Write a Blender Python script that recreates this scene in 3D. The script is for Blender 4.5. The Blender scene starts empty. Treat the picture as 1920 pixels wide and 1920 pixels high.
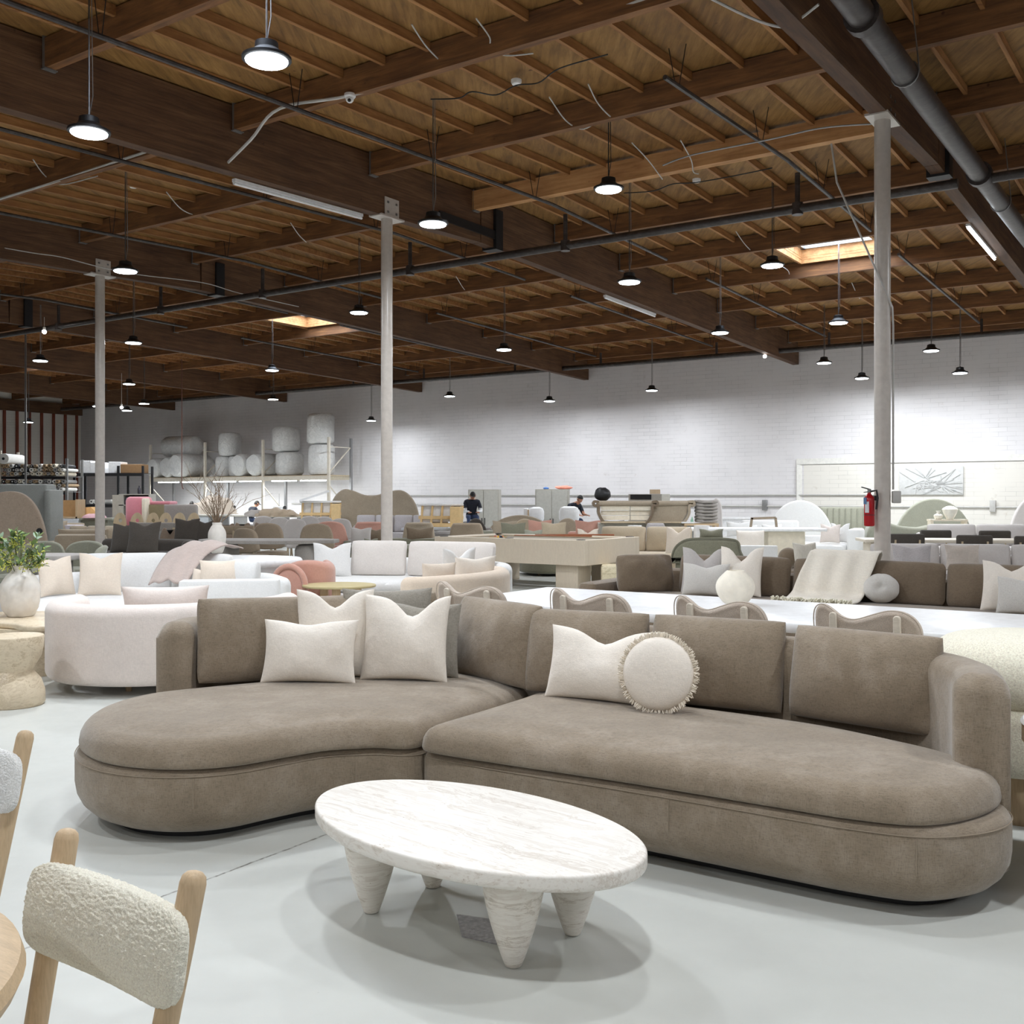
import bpy, bmesh, math, random
from mathutils import Vector, Matrix, noise
C = bpy.context.scene.collection
random.seed(7)
PI = math.pi
# ---------------------------------------------------------------- camera, world, exposure
F = 1947.0; HY = 932.0; EYE = 1.5
cd = bpy.data.cameras.new('camera'); cam = bpy.data.objects.new('camera', cd); C.objects.link(cam)
cam.location = (0, 0, EYE); cam.rotation_euler = (PI/2, 0, 0)
cd.sensor_width = 36; cd.sensor_fit = 'HORIZONTAL'; cd.lens = 36*F/1920
cd.shift_y = -(960-HY)/1920; cd.clip_start = 0.05; cd.clip_end = 300
bpy.context.scene.camera = cam
wd = bpy.data.worlds.new('world'); bpy.context.scene.world = wd; wd.use_nodes = True
wd.node_tree.nodes['Background'].inputs[0].default_value = (0.86, 0.93, 1, 1)
wd.node_tree.nodes['Background'].inputs[1].default_value = 14.0
vs = bpy.context.scene.view_settings
vs.view_transform = 'Standard'; vs.look = 'None'; vs.gamma = 1; vs.use_curve_mapping = False
vs.exposure = 0.15
LAMP_W = 86.0            # watts of each hanging lamp
# building axes: G runs along the roof girders (away, right), P across them (near, right)
g = Vector((0.5626, 0.8267, 0)); q = Vector((0.8266, -0.5627, 0)); ROT = math.atan2(q.y, q.x)
def B(G, P, z=0.0): return g*G + q*P + Vector((0, 0, z))
def at(px, py, z=0.0):
    Y = F*(EYE-z)/(py-HY); return Vector(((px-960)*Y/F, Y, z))
def dp(px, py, Y): return Vector(((px-960)*Y/F, Y, EYE-(py-HY)*Y/F))
def roofb(G): return EYE + (4.09-.036*(13.5-G) if G < 13.5 else 4.09-.023*(G-13.5))
def deck(G): return roofb(G)+.82

# ---------------------------------------------------------------- mesh helpers
class MB:
    def __init__(s): s.v = []; s.f = []
    def add(s, vs_, fs):
        n = len(s.v); s.v += [Vector(p) for p in vs_]; s.f += [tuple(i+n for i in f) for f in fs]; return s
    def box(s, c, d, rz=0.0, bev=0.0):
        c = Vector(c); hx, hy, hz = d[0]/2, d[1]/2, d[2]/2
        if bev > 0:
            b = min(bev, hx*.98, hy*.98, hz*.98)
            out = []
            for cx, cy, a0 in ((hx-b, hy-b, 0), (-hx+b, hy-b, 90), (-hx+b, -hy+b, 180), (hx-b, -hy+b, 270)):
                for k in range(4):
                    a = math.radians(a0+30*k); out.append((cx+b*math.cos(a), cy+b*math.sin(a)))
            m = MB(); m.slab(out, [(b, -hz), (b*.3, -hz+b*.3), (0, -hz+b), (0, hz-b), (b*.3, hz-b*.3), (b, hz)])
            for p in m.v:
                x, y = p.x, p.y; p.x = x*math.cos(rz)-y*math.sin(rz)+c.x; p.y = x*math.sin(rz)+y*math.cos(rz)+c.y; p.z += c.z
            return s.add(m.v, m.f)
        vv = []
        for z in (-hz, hz):
            for x, y in ((-hx, -hy), (hx, -hy), (hx, hy), (-hx, hy)):
                vv.append((x*math.cos(rz)-y*math.sin(rz)+c.x, x*math.sin(rz)+y*math.cos(rz)+c.y, z+c.z))
        return s.add(vv, [(0, 3, 2, 1), (4, 5, 6, 7), (0, 1, 5, 4), (1, 2, 6, 5), (2, 3, 7, 6), (3, 0, 4, 7)])
    def beam(s, a, b, w, h, up=None):
        """box from a to b; w wide, h deep, a/b on its centre line"""
        a = Vector(a); b = Vector(b); d = (b-a).normalized(); u = Vector((0, 0, 1)) if up is None else Vector(up)
        if abs(d.dot(u)) > .98: u = Vector((1, 0, 0))
        r = d.cross(u).normalized(); u = r.cross(d).normalized(); vv = []
        for p in (a, b):
            for i, j in ((-1, -1), (1, -1), (1, 1), (-1, 1)): vv.append(p+r*(i*w/2)+u*(j*h/2))
        return s.add(vv, [(0, 1, 2, 3), (7, 6, 5, 4), (0, 4, 5, 1), (1, 5, 6, 2), (2, 6, 7, 3), (3, 7, 4, 0)])
    def tube(s, pts, r, n=8, closed=False):
        pts = [Vector(p) for p in pts]; m = len(pts); rr = r if isinstance(r, (list, tuple)) else [r]*m; vv = []
        prev = None
        for i, p in enumerate(pts):
            if closed: d = pts[(i+1) % m]-pts[i-1]
            else: d = pts[min(i+1, m-1)]-pts[max(i-1, 0)]
            d.normalize()
            if prev is None:
                u = Vector((0, 0, 1)) if abs(d.z) < .9 else Vector((1, 0, 0)); x = d.cross(u).normalized()
            else:
                x = (prev-d*prev.dot(d))
                x = x.normalized() if x.length > 1e-6 else d.orthogonal().normalized()
            prev = x; y = d.cross(x)
            for k in range(n): a = 2*PI*k/n; vv.append(p+(x*math.cos(a)+y*math.sin(a))*rr[i])
        ff = []
        for i in range(m if closed else m-1):
            j = (i+1) % m
            for k in range(n): ff.append((i*n+k, i*n+(k+1) % n, j*n+(k+1) % n, j*n+k))
        if not closed: ff += [tuple(range(n))[::-1], tuple((m-1)*n+k for k in range(n))]
        return s.add(vv, ff)
    def lathe(s, prof, c=(0, 0, 0), n=32, sx=1.0, sy=1.0, cap=True, wob=0.0):
        c = Vector(c); vv = []
        for r, z in prof:
            for k in range(n):
                a = 2*PI*k/n; w = 1+wob*noise.noise(Vector((math.cos(a)*2, math.sin(a)*2, z*9)))
                vv.append((c.x+r*w*sx*math.cos(a), c.y+r*w*sy*math.sin(a), c.z+z))
        m = len(prof); ff = [(i*n+k, i*n+(k+1) % n, (i+1)*n+(k+1) % n, (i+1)*n+k) for i in range(m-1) for k in range(n)]
        if cap: ff += [tuple(range(n))[::-1], tuple((m-1)*n+k for k in range(n))]
        return s.add(vv, ff)
    def slab(s, out, levels, axis='z'):
        """closed outline (ccw list of (u,v)); levels = [(inset, w), ...]"""
        n = len(out); nr = []
        for i in range(n):
            a = Vector(out[i-1]); b = Vector(out[(i+1) % n]); d = (b-a)
            d = d.normalized() if d.length > 1e-9 else Vector((1, 0)); nr.append((d.y, -d.x))
        vv = []
        for off, w in levels:
            for (u, v), (nu, nv) in zip(out, nr):
                a, b = u-nu*off, v-nv*off
                vv.append((a, b, w) if axis == 'z' else ((a, w, b) if axis == 'y' else (w, a, b)))
        m = len(levels)
        ff = [(i*n+k, i*n+(k+1) % n, (i+1)*n+(k+1) % n, (i+1)*n+k) for i in range(m-1) for k in range(n)]
        ff += [tuple(range(n))[::-1], tuple((m-1)*n+k for k in range(n))]
        if axis == 'y': ff = [f[::-1] for f in ff]
        return s.add(vv, ff)
    def pad(s, out, z0, z1, rb=.03, rt=.05, crown=0.0, reach=.16, axis='z'):
        L = []
        for k in range(6): a = PI/2*k/5; L.append((rb*(1-math.sin(a)), z0+rb*(1-math.cos(a))))
        if crown <= 0:
            for k in range(6): a = PI/2*k/5; L.append((rt*(1-math.cos(a)), z1-rt*(1-math.sin(a))))
            return s.slab(out, L, axis)
        # crowned top: constrained triangulation of the outline with rings and a grid inside
        L.append((0, z1-rt)); n0 = len(s.v); m = len(out); s.slab(out, L, 'z'); s.f.pop()
        segs = [(Vector(out[i]), Vector(out[(i+1) % m])) for i in range(m)]
        def dist(p):
            best = 9
            for a, b in segs:
                if abs(a.x-p.x) > best+.2 and abs(b.x-p.x) > best+.2: continue
                ab = b-a; t = max(0, min(1, (p-a).dot(ab)/max(ab.dot(ab), 1e-12))); best = min(best, (p-a-ab*t).length)
            return best
        def inside(p):
            c = False
            for a, b in segs:
                if (a.y > p.y) != (b.y > p.y) and p.x < (b.x-a.x)*(p.y-a.y)/(b.y-a.y)+a.x: c = not c
            return c
        pts = [Vector(p) for p in out]; dd = [0.0]*m
        nr = []
        for i in range(m):
            d = (Vector(out[(i+1) % m])-Vector(out[i-1])).normalized(); nr.append(Vector((d.y, -d.x)))
        for a in (.35, .62, .85, 1.1, 1.33, PI/2):
            off = rt*(1-math.cos(a))
            for i in range(m):
                p = Vector(out[i])-nr[i]*off
                dp_ = dist(p)
                if dp_ > off*.96 and inside(p): pts.append(p); dd.append(off)
        xs = [p[0] for p in out]; ys = [p[1] for p in out]; st = max(.035, (max(xs)-min(xs))/70)
        y = min(ys)
        while y < max(ys):
            x = min(xs)
            while x < max(xs):
                p = Vector((x+st*.13*math.sin(y*91), y+st*.13*math.cos(x*77)))
                if inside(p):
                    d = dist(p)
                    if d > rt+st*.6: pts.append(p); dd.append(d)
                x += st
            y += st
        from mathutils.geometry import delaunay_2d_cdt
        r = delaunay_2d_cdt(pts, [(i, (i+1) % m) for i in range(m)], [], 1, 1e-7)
        vv = []
        for i, p in enumerate(r[0]):
            o_ = r[3][i]; d = dd[o_[0]] if o_ else dist(p)
            z = z1-rt+math.sqrt(max(0, rt*rt-(rt-d)**2)) if d < rt else z1+crown*(1-(1-min(1, (d-rt)/reach))**2)
            vv.append(Vector((p.x, p.y, z)))
        # weld the boundary to the wall ring
        base = n0+(len(L)-1)*m; mp = {}
        for i, p in enumerate(r[0]):
            if r[3][i] and r[3][i][0] < m: mp[i] = base+r[3][i][0]
            else: mp[i] = len(s.v); s.v.append(vv[i])
        s.f += [tuple(mp[i] for i in f) for f in r[2]]
        return s
    def pillow(s, w, h, t, pinch=.07, chop=0.0, full=.5, n=22, seed=0, wr=.006, bend=0.0, cc=0.0, rc=0.0):
        """stands in the xz plane, bottom edge at z=0"""
        vv = []; idx = {}
        for side in (1, -1):
            for j in range(n+1):
                for i in range(n+1):
                    u = -1+2*i/n; v = -1+2*j/n
                    edge = i in (0, n) or j in (0, n)
                    if side == -1 and edge: idx[(side, i, j)] = idx[(1, i, j)]; continue
                    uu = math.sin(u*PI/2*.94)/math.sin(PI/2*.94); vvv = math.sin(v*PI/2*.94)/math.sin(PI/2*.94)
                    x = w/2*uu*(1-pinch*(1-vvv**2)); z = h/2*vvv*(1-pinch*(1-uu**2))
                    if rc: x *= 1-rc*abs(vvv)**7; z *= 1-rc*1.4*abs(uu)**7
                    th = t/2*max(0, (1-uu**2))**full*max(0, (1-vvv**2))**full
                    if chop:
                        k = max(0, (vvv+.25)/1.25); gg = math.exp(-((uu-cc)/.4)**2)
                        z -= chop*gg*k**1.5*(1-.35*abs(uu)); th *= 1-.45*gg*k
                    nz = noise.noise(Vector((x*6+seed*7, z*6, side*3)))*wr*2+noise.noise(Vector((x*15+seed, z*15, side)))*wr
                    y = side*(-1)*(th+nz*(0 if edge else 1)*min(1, th/(t*.25+1e-6)))
                    y += bend*(uu**2)
                    idx[(side, i, j)] = len(vv); vv.append((x, y, z+h/2))
        ff = []
        for side in (1, -1):
            for j in range(n):
                for i in range(n):
                    qd = (idx[(side, i, j)], idx[(side, i+1, j)], idx[(side, i+1, j+1)], idx[(side, i, j+1)])
                    ff.append(qd if side == 1 else qd[::-1])
        return s.add(vv, ff)
    def ball(s, c, r, n=16, m=10):
        c = Vector(c); r = r if isinstance(r, (tuple, list)) else (r, r, r); pr = []
        vv = [c+Vector((0, 0, -r[2]))]
        for j in range(1, m):
            a = -PI/2+PI*j/m
            for k in range(n): b = 2*PI*k/n; vv.append(c+Vector((r[0]*math.cos(a)*math.cos(b), r[1]*math.cos(a)*math.sin(b), r[2]*math.sin(a))))
        vv.append(c+Vector((0, 0, r[2]))); ff = [(0, 1+(k+1) % n, 1+k) for k in range(n)]
        for j in range(m-2):
            for k in range(n): ff.append((1+j*n+k, 1+j*n+(k+1) % n, 1+(j+1)*n+(k+1) % n, 1+(j+1)*n+k))
        e = len(vv)-1; ff += [(e, 1+(m-2)*n+k, 1+(m-2)*n+(k+1) % n) for k in range(n)]
        return s.add(vv, ff)
    def map(s, fn):
        s.v = [Vector(fn(p)) for p in s.v]; return s
    def move(s, d, rz=0.0, rx=0.0):
        M = Matrix.Translation(Vector(d)) @ Matrix.Rotation(rz, 4, 'Z') @ Matrix.Rotation(rx, 4, 'X')
        s.v = [M @ p for p in s.v]; return s
    def build(s, name, mat, parent=None, smooth=True, ang=40, world=False):
        me = bpy.data.meshes.new(name); vv = s.v
        if world and parent is not None:
            M = parent.matrix_basis.inverted(); vv = [M @ p for p in vv]
        me.from_pydata([tuple(p) for p in vv], [], s.f); me.update()
        bm = bmesh.new(); bm.from_mesh(me); bmesh.ops.recalc_face_normals(bm, faces=bm.faces)
        bm.to_mesh(me); bm.free()
        if smooth:
            me.polygons.foreach_set('use_smooth', [True]*len(me.polygons))
            try: me.set_sharp_from_angle(angle=math.radians(ang))
            except Exception: pass
        if mat is not None: me.materials.append(mat)
        o = bpy.data.objects.new(name, me); C.objects.link(o)
        if parent is not None: o.parent = parent
        return o
def cr(pts, n=8, closed=True):
    """Catmull-Rom through pts"""
    out = []; m = len(pts); P = [Vector(p) for p in pts]
    for i in range(m if closed else m-1):
        if closed: a, b, c, d = P[i-1], P[i], P[(i+1) % m], P[(i+2) % m]
        else: a, b, c, d = P[max(i-1, 0)], P[i], P[i+1], P[min(i+2, m-1)]
        for k in range(n):
            t = k/n; out.append(tuple(.5*((2*b)+(c-a)*t+(2*a-5*b+4*c-d)*t*t+(3*b-a-3*c+d)*t**3)))
    if not closed: out.append(tuple(P[-1]))
    return out
def smp(prof, n=5): return [(max(0, x), z) for x, z in cr(prof, n, False)]
def ccw(o):
    a = sum(o[i-1][0]*o[i][1]-o[i][0]*o[i-1][1] for i in range(len(o)))
    return o if a > 0 else o[::-1]
def rrect(w, d, r, n=6, cx=0, cy=0):
    r = min(r, w/2*.999, d/2*.999); out = []
    for sx, sy, a0 in ((1, 1, 0), (-1, 1, 90), (-1, -1, 180), (1, -1, 270)):
        for k in range(n+1):
            a = math.radians(a0+90*k/n); out.append((cx+sx*(w/2-r)+r*math.cos(a), cy+sy*(d/2-r)+r*math.sin(a)))
    return out
def ell(a, b, n=48, cx=0, cy=0): return [(cx+a*math.cos(2*PI*k/n), cy+b*math.sin(2*PI*k/n)) for k in range(n)]
def arcband(r, t, a0, a1, n=28, ry=None, cap=6):
    """C-shaped footprint, outer radius r, thickness t, angles in degrees"""
    ry = ry or r; out = []
    for k in range(n+1): a = math.radians(a0+(a1-a0)*k/n); out.append((r*math.cos(a), ry*math.sin(a)))
    a = math.radians(a1); cx, cy = (r-t/2)*math.cos(a), (ry-t/2)*math.sin(a)
    for k in range(1, cap): b = a+PI*k/cap; out.append((cx+t/2*math.cos(b), cy+t/2*math.sin(b)))
    for k in range(n, -1, -1): a = math.radians(a0+(a1-a0)*k/n); out.append(((r-t)*math.cos(a), (ry-t)*math.sin(a)))
    a = math.radians(a0); cx, cy = (r-t/2)*math.cos(a), (ry-t/2)*math.sin(a)
    for k in range(1, cap): b = a+PI+PI*k/cap; out.append((cx+t/2*math.cos(b), cy+t/2*math.sin(b)))
    return ccw(out)
def tag(o, label=None, cat=None, group=None, kind=None):
    if label: o['label'] = label
    if cat: o['category'] = cat
    if group: o['group'] = group
    if kind: o['kind'] = kind
    return o
def thing(name, label, cat, loc=(0, 0, 0), rz=0.0, group=None):
    o = bpy.data.objects.new(name, None); C.objects.link(o); o.empty_display_size = .1
    o.location = loc; o.rotation_euler = (0, 0, rz)
    o.matrix_basis = Matrix.Translation(Vector(loc)) @ Matrix.Rotation(rz, 4, 'Z')
    return tag(o, label, cat, group)
KIDS = {}
def dup(root, loc, rz=None, label=None, group=None, scale=None):
    r = root.copy(); C.objects.link(r)
    mt = Matrix.Translation(Vector(loc)) @ Matrix.Rotation(root.rotation_euler.z if rz is None else rz, 4, 'Z')
    r.location = loc
    if rz is not None: r.rotation_euler = (0, 0, rz)
    if scale: r.scale = scale
    if label: r['label'] = label
    if group: r['group'] = group
    for ch in list(root.children):
        c = ch.copy(); C.objects.link(c); c.parent = r
        for gk in ch.children:
            d = gk.copy(); C.objects.link(d); d.parent = c
    return r
def struct(o): o['kind'] = 'structure'; return o

# ---------------------------------------------------------------- materials
def mat(name): 
    m = bpy.data.materials.new(name); m.use_nodes = True
    return m, m.node_tree, m.node_tree.nodes['Principled BSDF']
def N(t, typ, **kw):
    n = t.nodes.new(typ)
    for k, v in kw.items():
        if k in n.inputs: n.inputs[k].default_value = v
        else: setattr(n, k, v)
    return n
def lk(t, a, b): t.links.new(a, b)
def ramp(t, fac, stops):
    r = t.nodes.new('ShaderNodeValToRGB'); e = r.color_ramp.elements
    while len(e) < len(stops): e.new(.5)
    for i, (p, c) in enumerate(stops): e[i].position = p; e[i].color = (*c, 1)
    lk(t, fac, r.inputs[0]); return r.outputs[0]
def coords(t, scale=(1, 1, 1), rot=(0, 0, 0), kind='Object'):
    tc = N(t, 'ShaderNodeTexCoord'); mp = N(t, 'ShaderNodeMapping')
    mp.inputs['Scale'].default_value = scale; mp.inputs['Rotation'].default_value = rot
    lk(t, tc.outputs[kind], mp.inputs[0]); return mp.outputs[0]
def noi(t, vec, scale, detail=4, rough=.6, dist=0):
    n = N(t, 'ShaderNodeTexNoise', Scale=scale, Detail=detail, Roughness=rough, Distortion=dist); lk(t, vec, n.inputs['Vector']); return n.outputs[0]
def bump(t, b, h, strength, dist=.01, prev=None):
    n = N(t, 'ShaderNodeBump', Strength=strength, Distance=dist); lk(t, h, n.inputs['Height'])
    if prev is not None: lk(t, prev, n.inputs['Normal'])
    lk(t, n.outputs[0], b.inputs['Normal']); return n.outputs[0]
def mul(c, k): return tuple(max(0, min(1, x*k)) for x in c)
def s2l(r, gg, b): return tuple(((x/255)/12.92 if x/255 < .04045 else ((x/255+.055)/1.055)**2.4) for x in (r, gg, b))
MC = {}
def plain(name, col, rough=.5, metal=0.0, **kw):
    if name in MC: return MC[name]
    m, t, b = mat(name); b.inputs['Base Color'].default_value = (*col, 1); b.inputs['Roughness'].default_value = rough
    b.inputs['Metallic'].default_value = metal
    v = coords(t); n = noi(t, v, 14, 3)
    lk(t, ramp(t, n, [(.3, mul(col, .92)), (.7, mul(col, 1.06))]), b.inputs['Base Color'])
    MC[name] = m; return m
def fabric(name, col, var=.12, weave=260, sheen=.35, bumpk=.25, patch=0.0, col2=None):
    if name in MC: return MC[name]
    m, t, b = mat(name); v = coords(t)
    n1 = noi(t, v, 2.2, 4, .6, .6); n2 = noi(t, v, 9, 5, .7)
    big = N(t, 'ShaderNodeMix', data_type='FLOAT'); big.inputs[0].default_value = .4
    lk(t, n1, big.inputs[2]); lk(t, n2, big.inputs[3])
    c2 = col2 or mul(col, 1+var)
    base = ramp(t, big.outputs[0], [(.34, mul(col, 1-var)), (.5, col), (.66, c2)])
    # thread grain: stretched noise in two directions
    va = coords(t, (1, 1, .16)); vb = coords(t, (.16, .16, 1))
    g1 = noi(t, va, weave, 2, .8); g2 = noi(t, vb, weave, 2, .8)
    ad = N(t, 'ShaderNodeMath', operation='ADD'); lk(t, g1, ad.inputs[0]); lk(t, g2, ad.inputs[1])
    fr = ramp(t, ad.outputs[0], [(.0, (.55, .55, .55)), (.5, (.8, .8, .8)), (1, (1, 1, 1))])
    hf = N(t, 'ShaderNodeMath', operation='MULTIPLY'); lk(t, ad.outputs[0], hf.inputs[0]); hf.inputs[1].default_value = .5
    lo = .66 if max(col) < .5 else .86
    fr = ramp(t, hf.outputs[0], [(.36, (lo,)*3), (.5, (.5+lo*.5-.02,)*3 if lo > .8 else (.92,)*3), (.64, (1.0, 1.0, 1.0))])
    mx = N(t, 'ShaderNodeMix', data_type='RGBA', blend_type='MULTIPLY'); mx.inputs[0].default_value = 1
    lk(t, base, mx.inputs[6]); lk(t, fr, mx.inputs[7]); lk(t, mx.outputs[2], b.inputs['Base Color'])
    b.inputs['Roughness'].default_value = .95; b.inputs['Sheen Weight'].default_value = sheen; b.inputs['Sheen Roughness'].default_value = .5
    b.inputs['Specular IOR Level'].default_value = .15
    p = bump(t, b, n2, .25, .02); bump(t, b, ad.outputs[0], bumpk, .002, p)
    MC[name] = m; return m
def boucle(name, col, scale=190, dk=.72):
    if name in MC: return MC[name]
    m, t, b = mat(name); v = coords(t)
    n0 = noi(t, v, scale*.5, 3, .7, 1.5)
    vo = N(t, 'ShaderNodeTexVoronoi', Scale=scale); lk(t, v, vo.inputs['Vector'])
    base = ramp(t, vo.outputs['Distance'], [(.05, mul(col, 1.12)), (.5, mul(col, (1+dk)/2+.06)), (.9, mul(col, dk))])
    n2 = noi(t, v, scale*1.5, 2)
    mx = N(t, 'ShaderNodeMix', data_type='RGBA', blend_type='MULTIPLY'); mx.inputs[0].default_value = .7
    lk(t, base, mx.inputs[6]); lk(t, ramp(t, n2, [(.3, (.72, .7, .66)), (.6, (1, 1, 1))]), mx.inputs[7]); lk(t, mx.outputs[2], b.inputs['Base Color'])
    b.inputs['Roughness'].default_value = 1; b.inputs['Sheen Weight'].default_value = .4; b.inputs['Specular IOR Level'].default_value = .1
    p = bump(t, b, vo.outputs['Distance'], -.8, .006); bump(t, b, n0, .7, .006, p)
    MC[name] = m; return m
def wood(name, col, scale=1.0, axis=2, contrast=.25, rough=.55):
    if name in MC: return MC[name]
    m, t, b = mat(name); sc = [14*scale]*3; sc[axis] = 1.1*scale; v = coords(t, tuple(sc))
    n = noi(t, v, 2.2, 6, .65, .8); n2 = noi(t, v, 11, 3, .6)
    c = ramp(t, n, [(.3, mul(col, 1-contrast)), (.5, col), (.7, mul(col, 1+contrast*.6))])
    mx = N(t, 'ShaderNodeMix', data_type='RGBA', blend_type='MULTIPLY'); mx.inputs[0].default_value = .5
    lk(t, c, mx.inputs[6]); lk(t, ramp(t, n2, [(.35, (.8, .78, .75)), (.6, (1, 1, 1))]), mx.inputs[7]); lk(t, mx.outputs[2], b.inputs['Base Color'])
    b.inputs['Roughness'].default_value = rough; bump(t, b, n, .12, .004)
    MC[name] = m; return m
def travertine(name, c1, c2, c3, scale=1.0, rot=(0, 0, 0), st=(1, 9, 9)):
    if name in MC: return MC[name]
    m, t, b = mat(name); v = coords(t, st, rot)
    w = noi(t, coords(t, (1, 1, 1)), 2.5, 3, .5)
    vm = N(t, 'ShaderNodeVectorMath', operation='ADD'); sc = N(t, 'ShaderNodeVectorMath', operation='SCALE'); cmb = N(t, 'ShaderNodeCombineXYZ')
    for i in range(3): lk(t, w, cmb.inputs[i])
    lk(t, cmb.outputs[0], sc.inputs[0]); sc.inputs['Scale'].default_value = 1.3
    lk(t, v, vm.inputs[0]); lk(t, sc.outputs[0], vm.inputs[1])
    n = noi(t, vm.outputs[0], 1.5*scale, 8, .62, .5); n2 = noi(t, vm.outputs[0], 7*scale, 4, .75)
    mixf = N(t, 'ShaderNodeMix', data_type='FLOAT'); mixf.inputs[0].default_value = .38; lk(t, n, mixf.inputs[2]); lk(t, n2, mixf.inputs[3])
    c = ramp(t, mixf.outputs[0], [(.30, c3), (.37, c1), (.43, c2), (.47, c1), (.51, mul(c1, 1.03)), (.55, c2), (.575, c3), (.60, c1), (.68, c2), (.75, c1)])
    vo = noi(t, coords(t), 60, 2, .5); hol = ramp(t, vo, [(.215, (.55, .5, .44)), (.25, (1, 1, 1))])
    mx = N(t, 'ShaderNodeMix', data_type='RGBA', blend_type='MULTIPLY'); mx.inputs[0].default_value = 1
    lk(t, c, mx.inputs[6]); lk(t, hol, mx.inputs[7]); lk(t, mx.outputs[2], b.inputs['Base Color'])
    b.inputs['Roughness'].default_value = .42; bump(t, b, mixf.outputs[0], .1, .003)
    MC[name] = m; return m
def emit(name, col, st):
    if name in MC: return MC[name]
    m, t, b = mat(name); b.inputs['Base Color'].default_value = (*col, 1)
    b.inputs['Emission Color'].default_value = (*col, 1); b.inputs['Emission Strength'].default_value = st
    MC[name] = m; return m
# ================================================================ the building
# ---- materials of the building
def m_floor():
    m, t, b = mat('painted_concrete'); v = coords(t)
    n = noi(t, v, .8, 5, .6); n2 = noi(t, v, 12, 6, .7)
    c = ramp(t, n, [(.3, s2l(186, 187, 181)), (.7, s2l(200, 201, 195))])
    mp = N(t, 'ShaderNodeMix', data_type='RGBA', blend_type='MULTIPLY'); mp.inputs[0].default_value = 1
    lk(t, c, mp.inputs[6]); lk(t, ramp(t, n2, [(.22, (.86, .86, .86)), (.32, (1, 1, 1))]), mp.inputs[7])
    # sawn joints of the slab, irregular and dark
    sx = N(t, 'ShaderNodeSeparateXYZ'); lk(t, coords(t, rot=(0, 0, -ROT)), sx.inputs[0])
    wob = noi(t, v, 9, 4, .7)
    col = mp.outputs[2]
    for ch, off, per in ((0, 3.27, 6.83), (1, 3.28, 14.6)):
        a = N(t, 'ShaderNodeMath', operation='MULTIPLY_ADD'); lk(t, wob, a.inputs[0]); a.inputs[1].default_value = .02; lk(t, sx.outputs[ch], a.inputs[2])
        p = N(t, 'ShaderNodeMath', operation='PINGPONG'); ad = N(t, 'ShaderNodeMath', operation='ADD'); ad.inputs[1].default_value = off
        lk(t, a.outputs[0], ad.inputs[0]); lk(t, ad.outputs[0], p.inputs[0]); p.inputs[1].default_value = per/2
        ln = ramp(t, p.outputs[0], [(0, (.18, .17, .15)), (.0035/1, (.3, .28, .25)), (.006, (1, 1, 1))])
        mm = N(t, 'ShaderNodeMix', data_type='RGBA', blend_type='MULTIPLY')
        nn = noi(t, v, 30, 2); lk(t, ramp(t, nn, [(.35, (.25,)*3), (.6, (1,)*3)]), mm.inputs[0]); lk(t, col, mm.inputs[6]); lk(t, ln, mm.inputs[7]); col = mm.outputs[2]
    # chips in the paint
    vo = noi(t, v, 23, 1, .3); ch = ramp(t, vo, [(.13, (.45, .43, .4)), (.16, (1, 1, 1))])
    mm = N(t, 'ShaderNodeMix', data_type='RGBA', blend_type='MULTIPLY'); mm.inputs[0].default_value = 1; lk(t, col, mm.inputs[6]); lk(t, ch, mm.inputs[7])
    lk(t, mm.outputs[2], b.inputs['Base Color']); b.inputs['Roughness'].default_value = .42
    lk(t, ramp(t, n2, [(.3, (.5,)*3), (.7, (.36,)*3)]), b.inputs['Roughness']); bump(t, b, n2, .08, .004)
    return m
def m_block(name, c1, c2):
    m, t, b = mat(name); tc = coords(t)
    sx = N(t, 'ShaderNodeSeparateXYZ'); lk(t, coords(t, rot=(0, 0, 0)), sx.inputs[0]); cb = N(t, 'ShaderNodeCombineXYZ')
    lk(t, sx.outputs[0], cb.inputs[0]); lk(t, sx.outputs[2], cb.inputs[1])
    br = N(t, 'ShaderNodeTexBrick', Scale=1.0); lk(t, cb.outputs[0], br.inputs['Vector'])
    br.inputs['Brick Width'].default_value = .41; br.inputs['Row Height'].default_value = .117; br.inputs['Mortar Size'].default_value = .005
    br.inputs['Mortar Smooth'].default_value = .3
    br.inputs['Color1'].default_value = (*c1, 1); br.inputs['Color2'].default_value = (*c2, 1); br.inputs['Mortar'].default_value = (*mul(c1, .66), 1)
    n = noi(t, tc, 3, 5, .7); n3 = noi(t, tc, 1.3, 3)
    pres = ramp(t, n3, [(.38, (.05,)*3), (.68, (1,)*3)])
    mm = N(t, 'ShaderNodeMix', data_type='RGBA'); lk(t, pres, mm.inputs[0]); mm.inputs[6].default_value = (*c1, 1); lk(t, br.outputs[0], mm.inputs[7])
    st = ramp(t, n, [(.26, (.8, .76, .72)), (.36, (1, 1, 1))]); m2 = N(t, 'ShaderNodeMix', data_type='RGBA', blend_type='MULTIPLY'); m2.inputs[0].default_value = .8
    lk(t, mm.outputs[2], m2.inputs[6]); lk(t, st, m2.inputs[7]); lk(t, m2.outputs[2], b.inputs['Base Color'])
    b.inputs['Roughness'].default_value = .6
    p = bump(t, b, br.outputs['Fac'], -.3, .01); bump(t, b, n, .2, .01, p)
    return m
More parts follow.
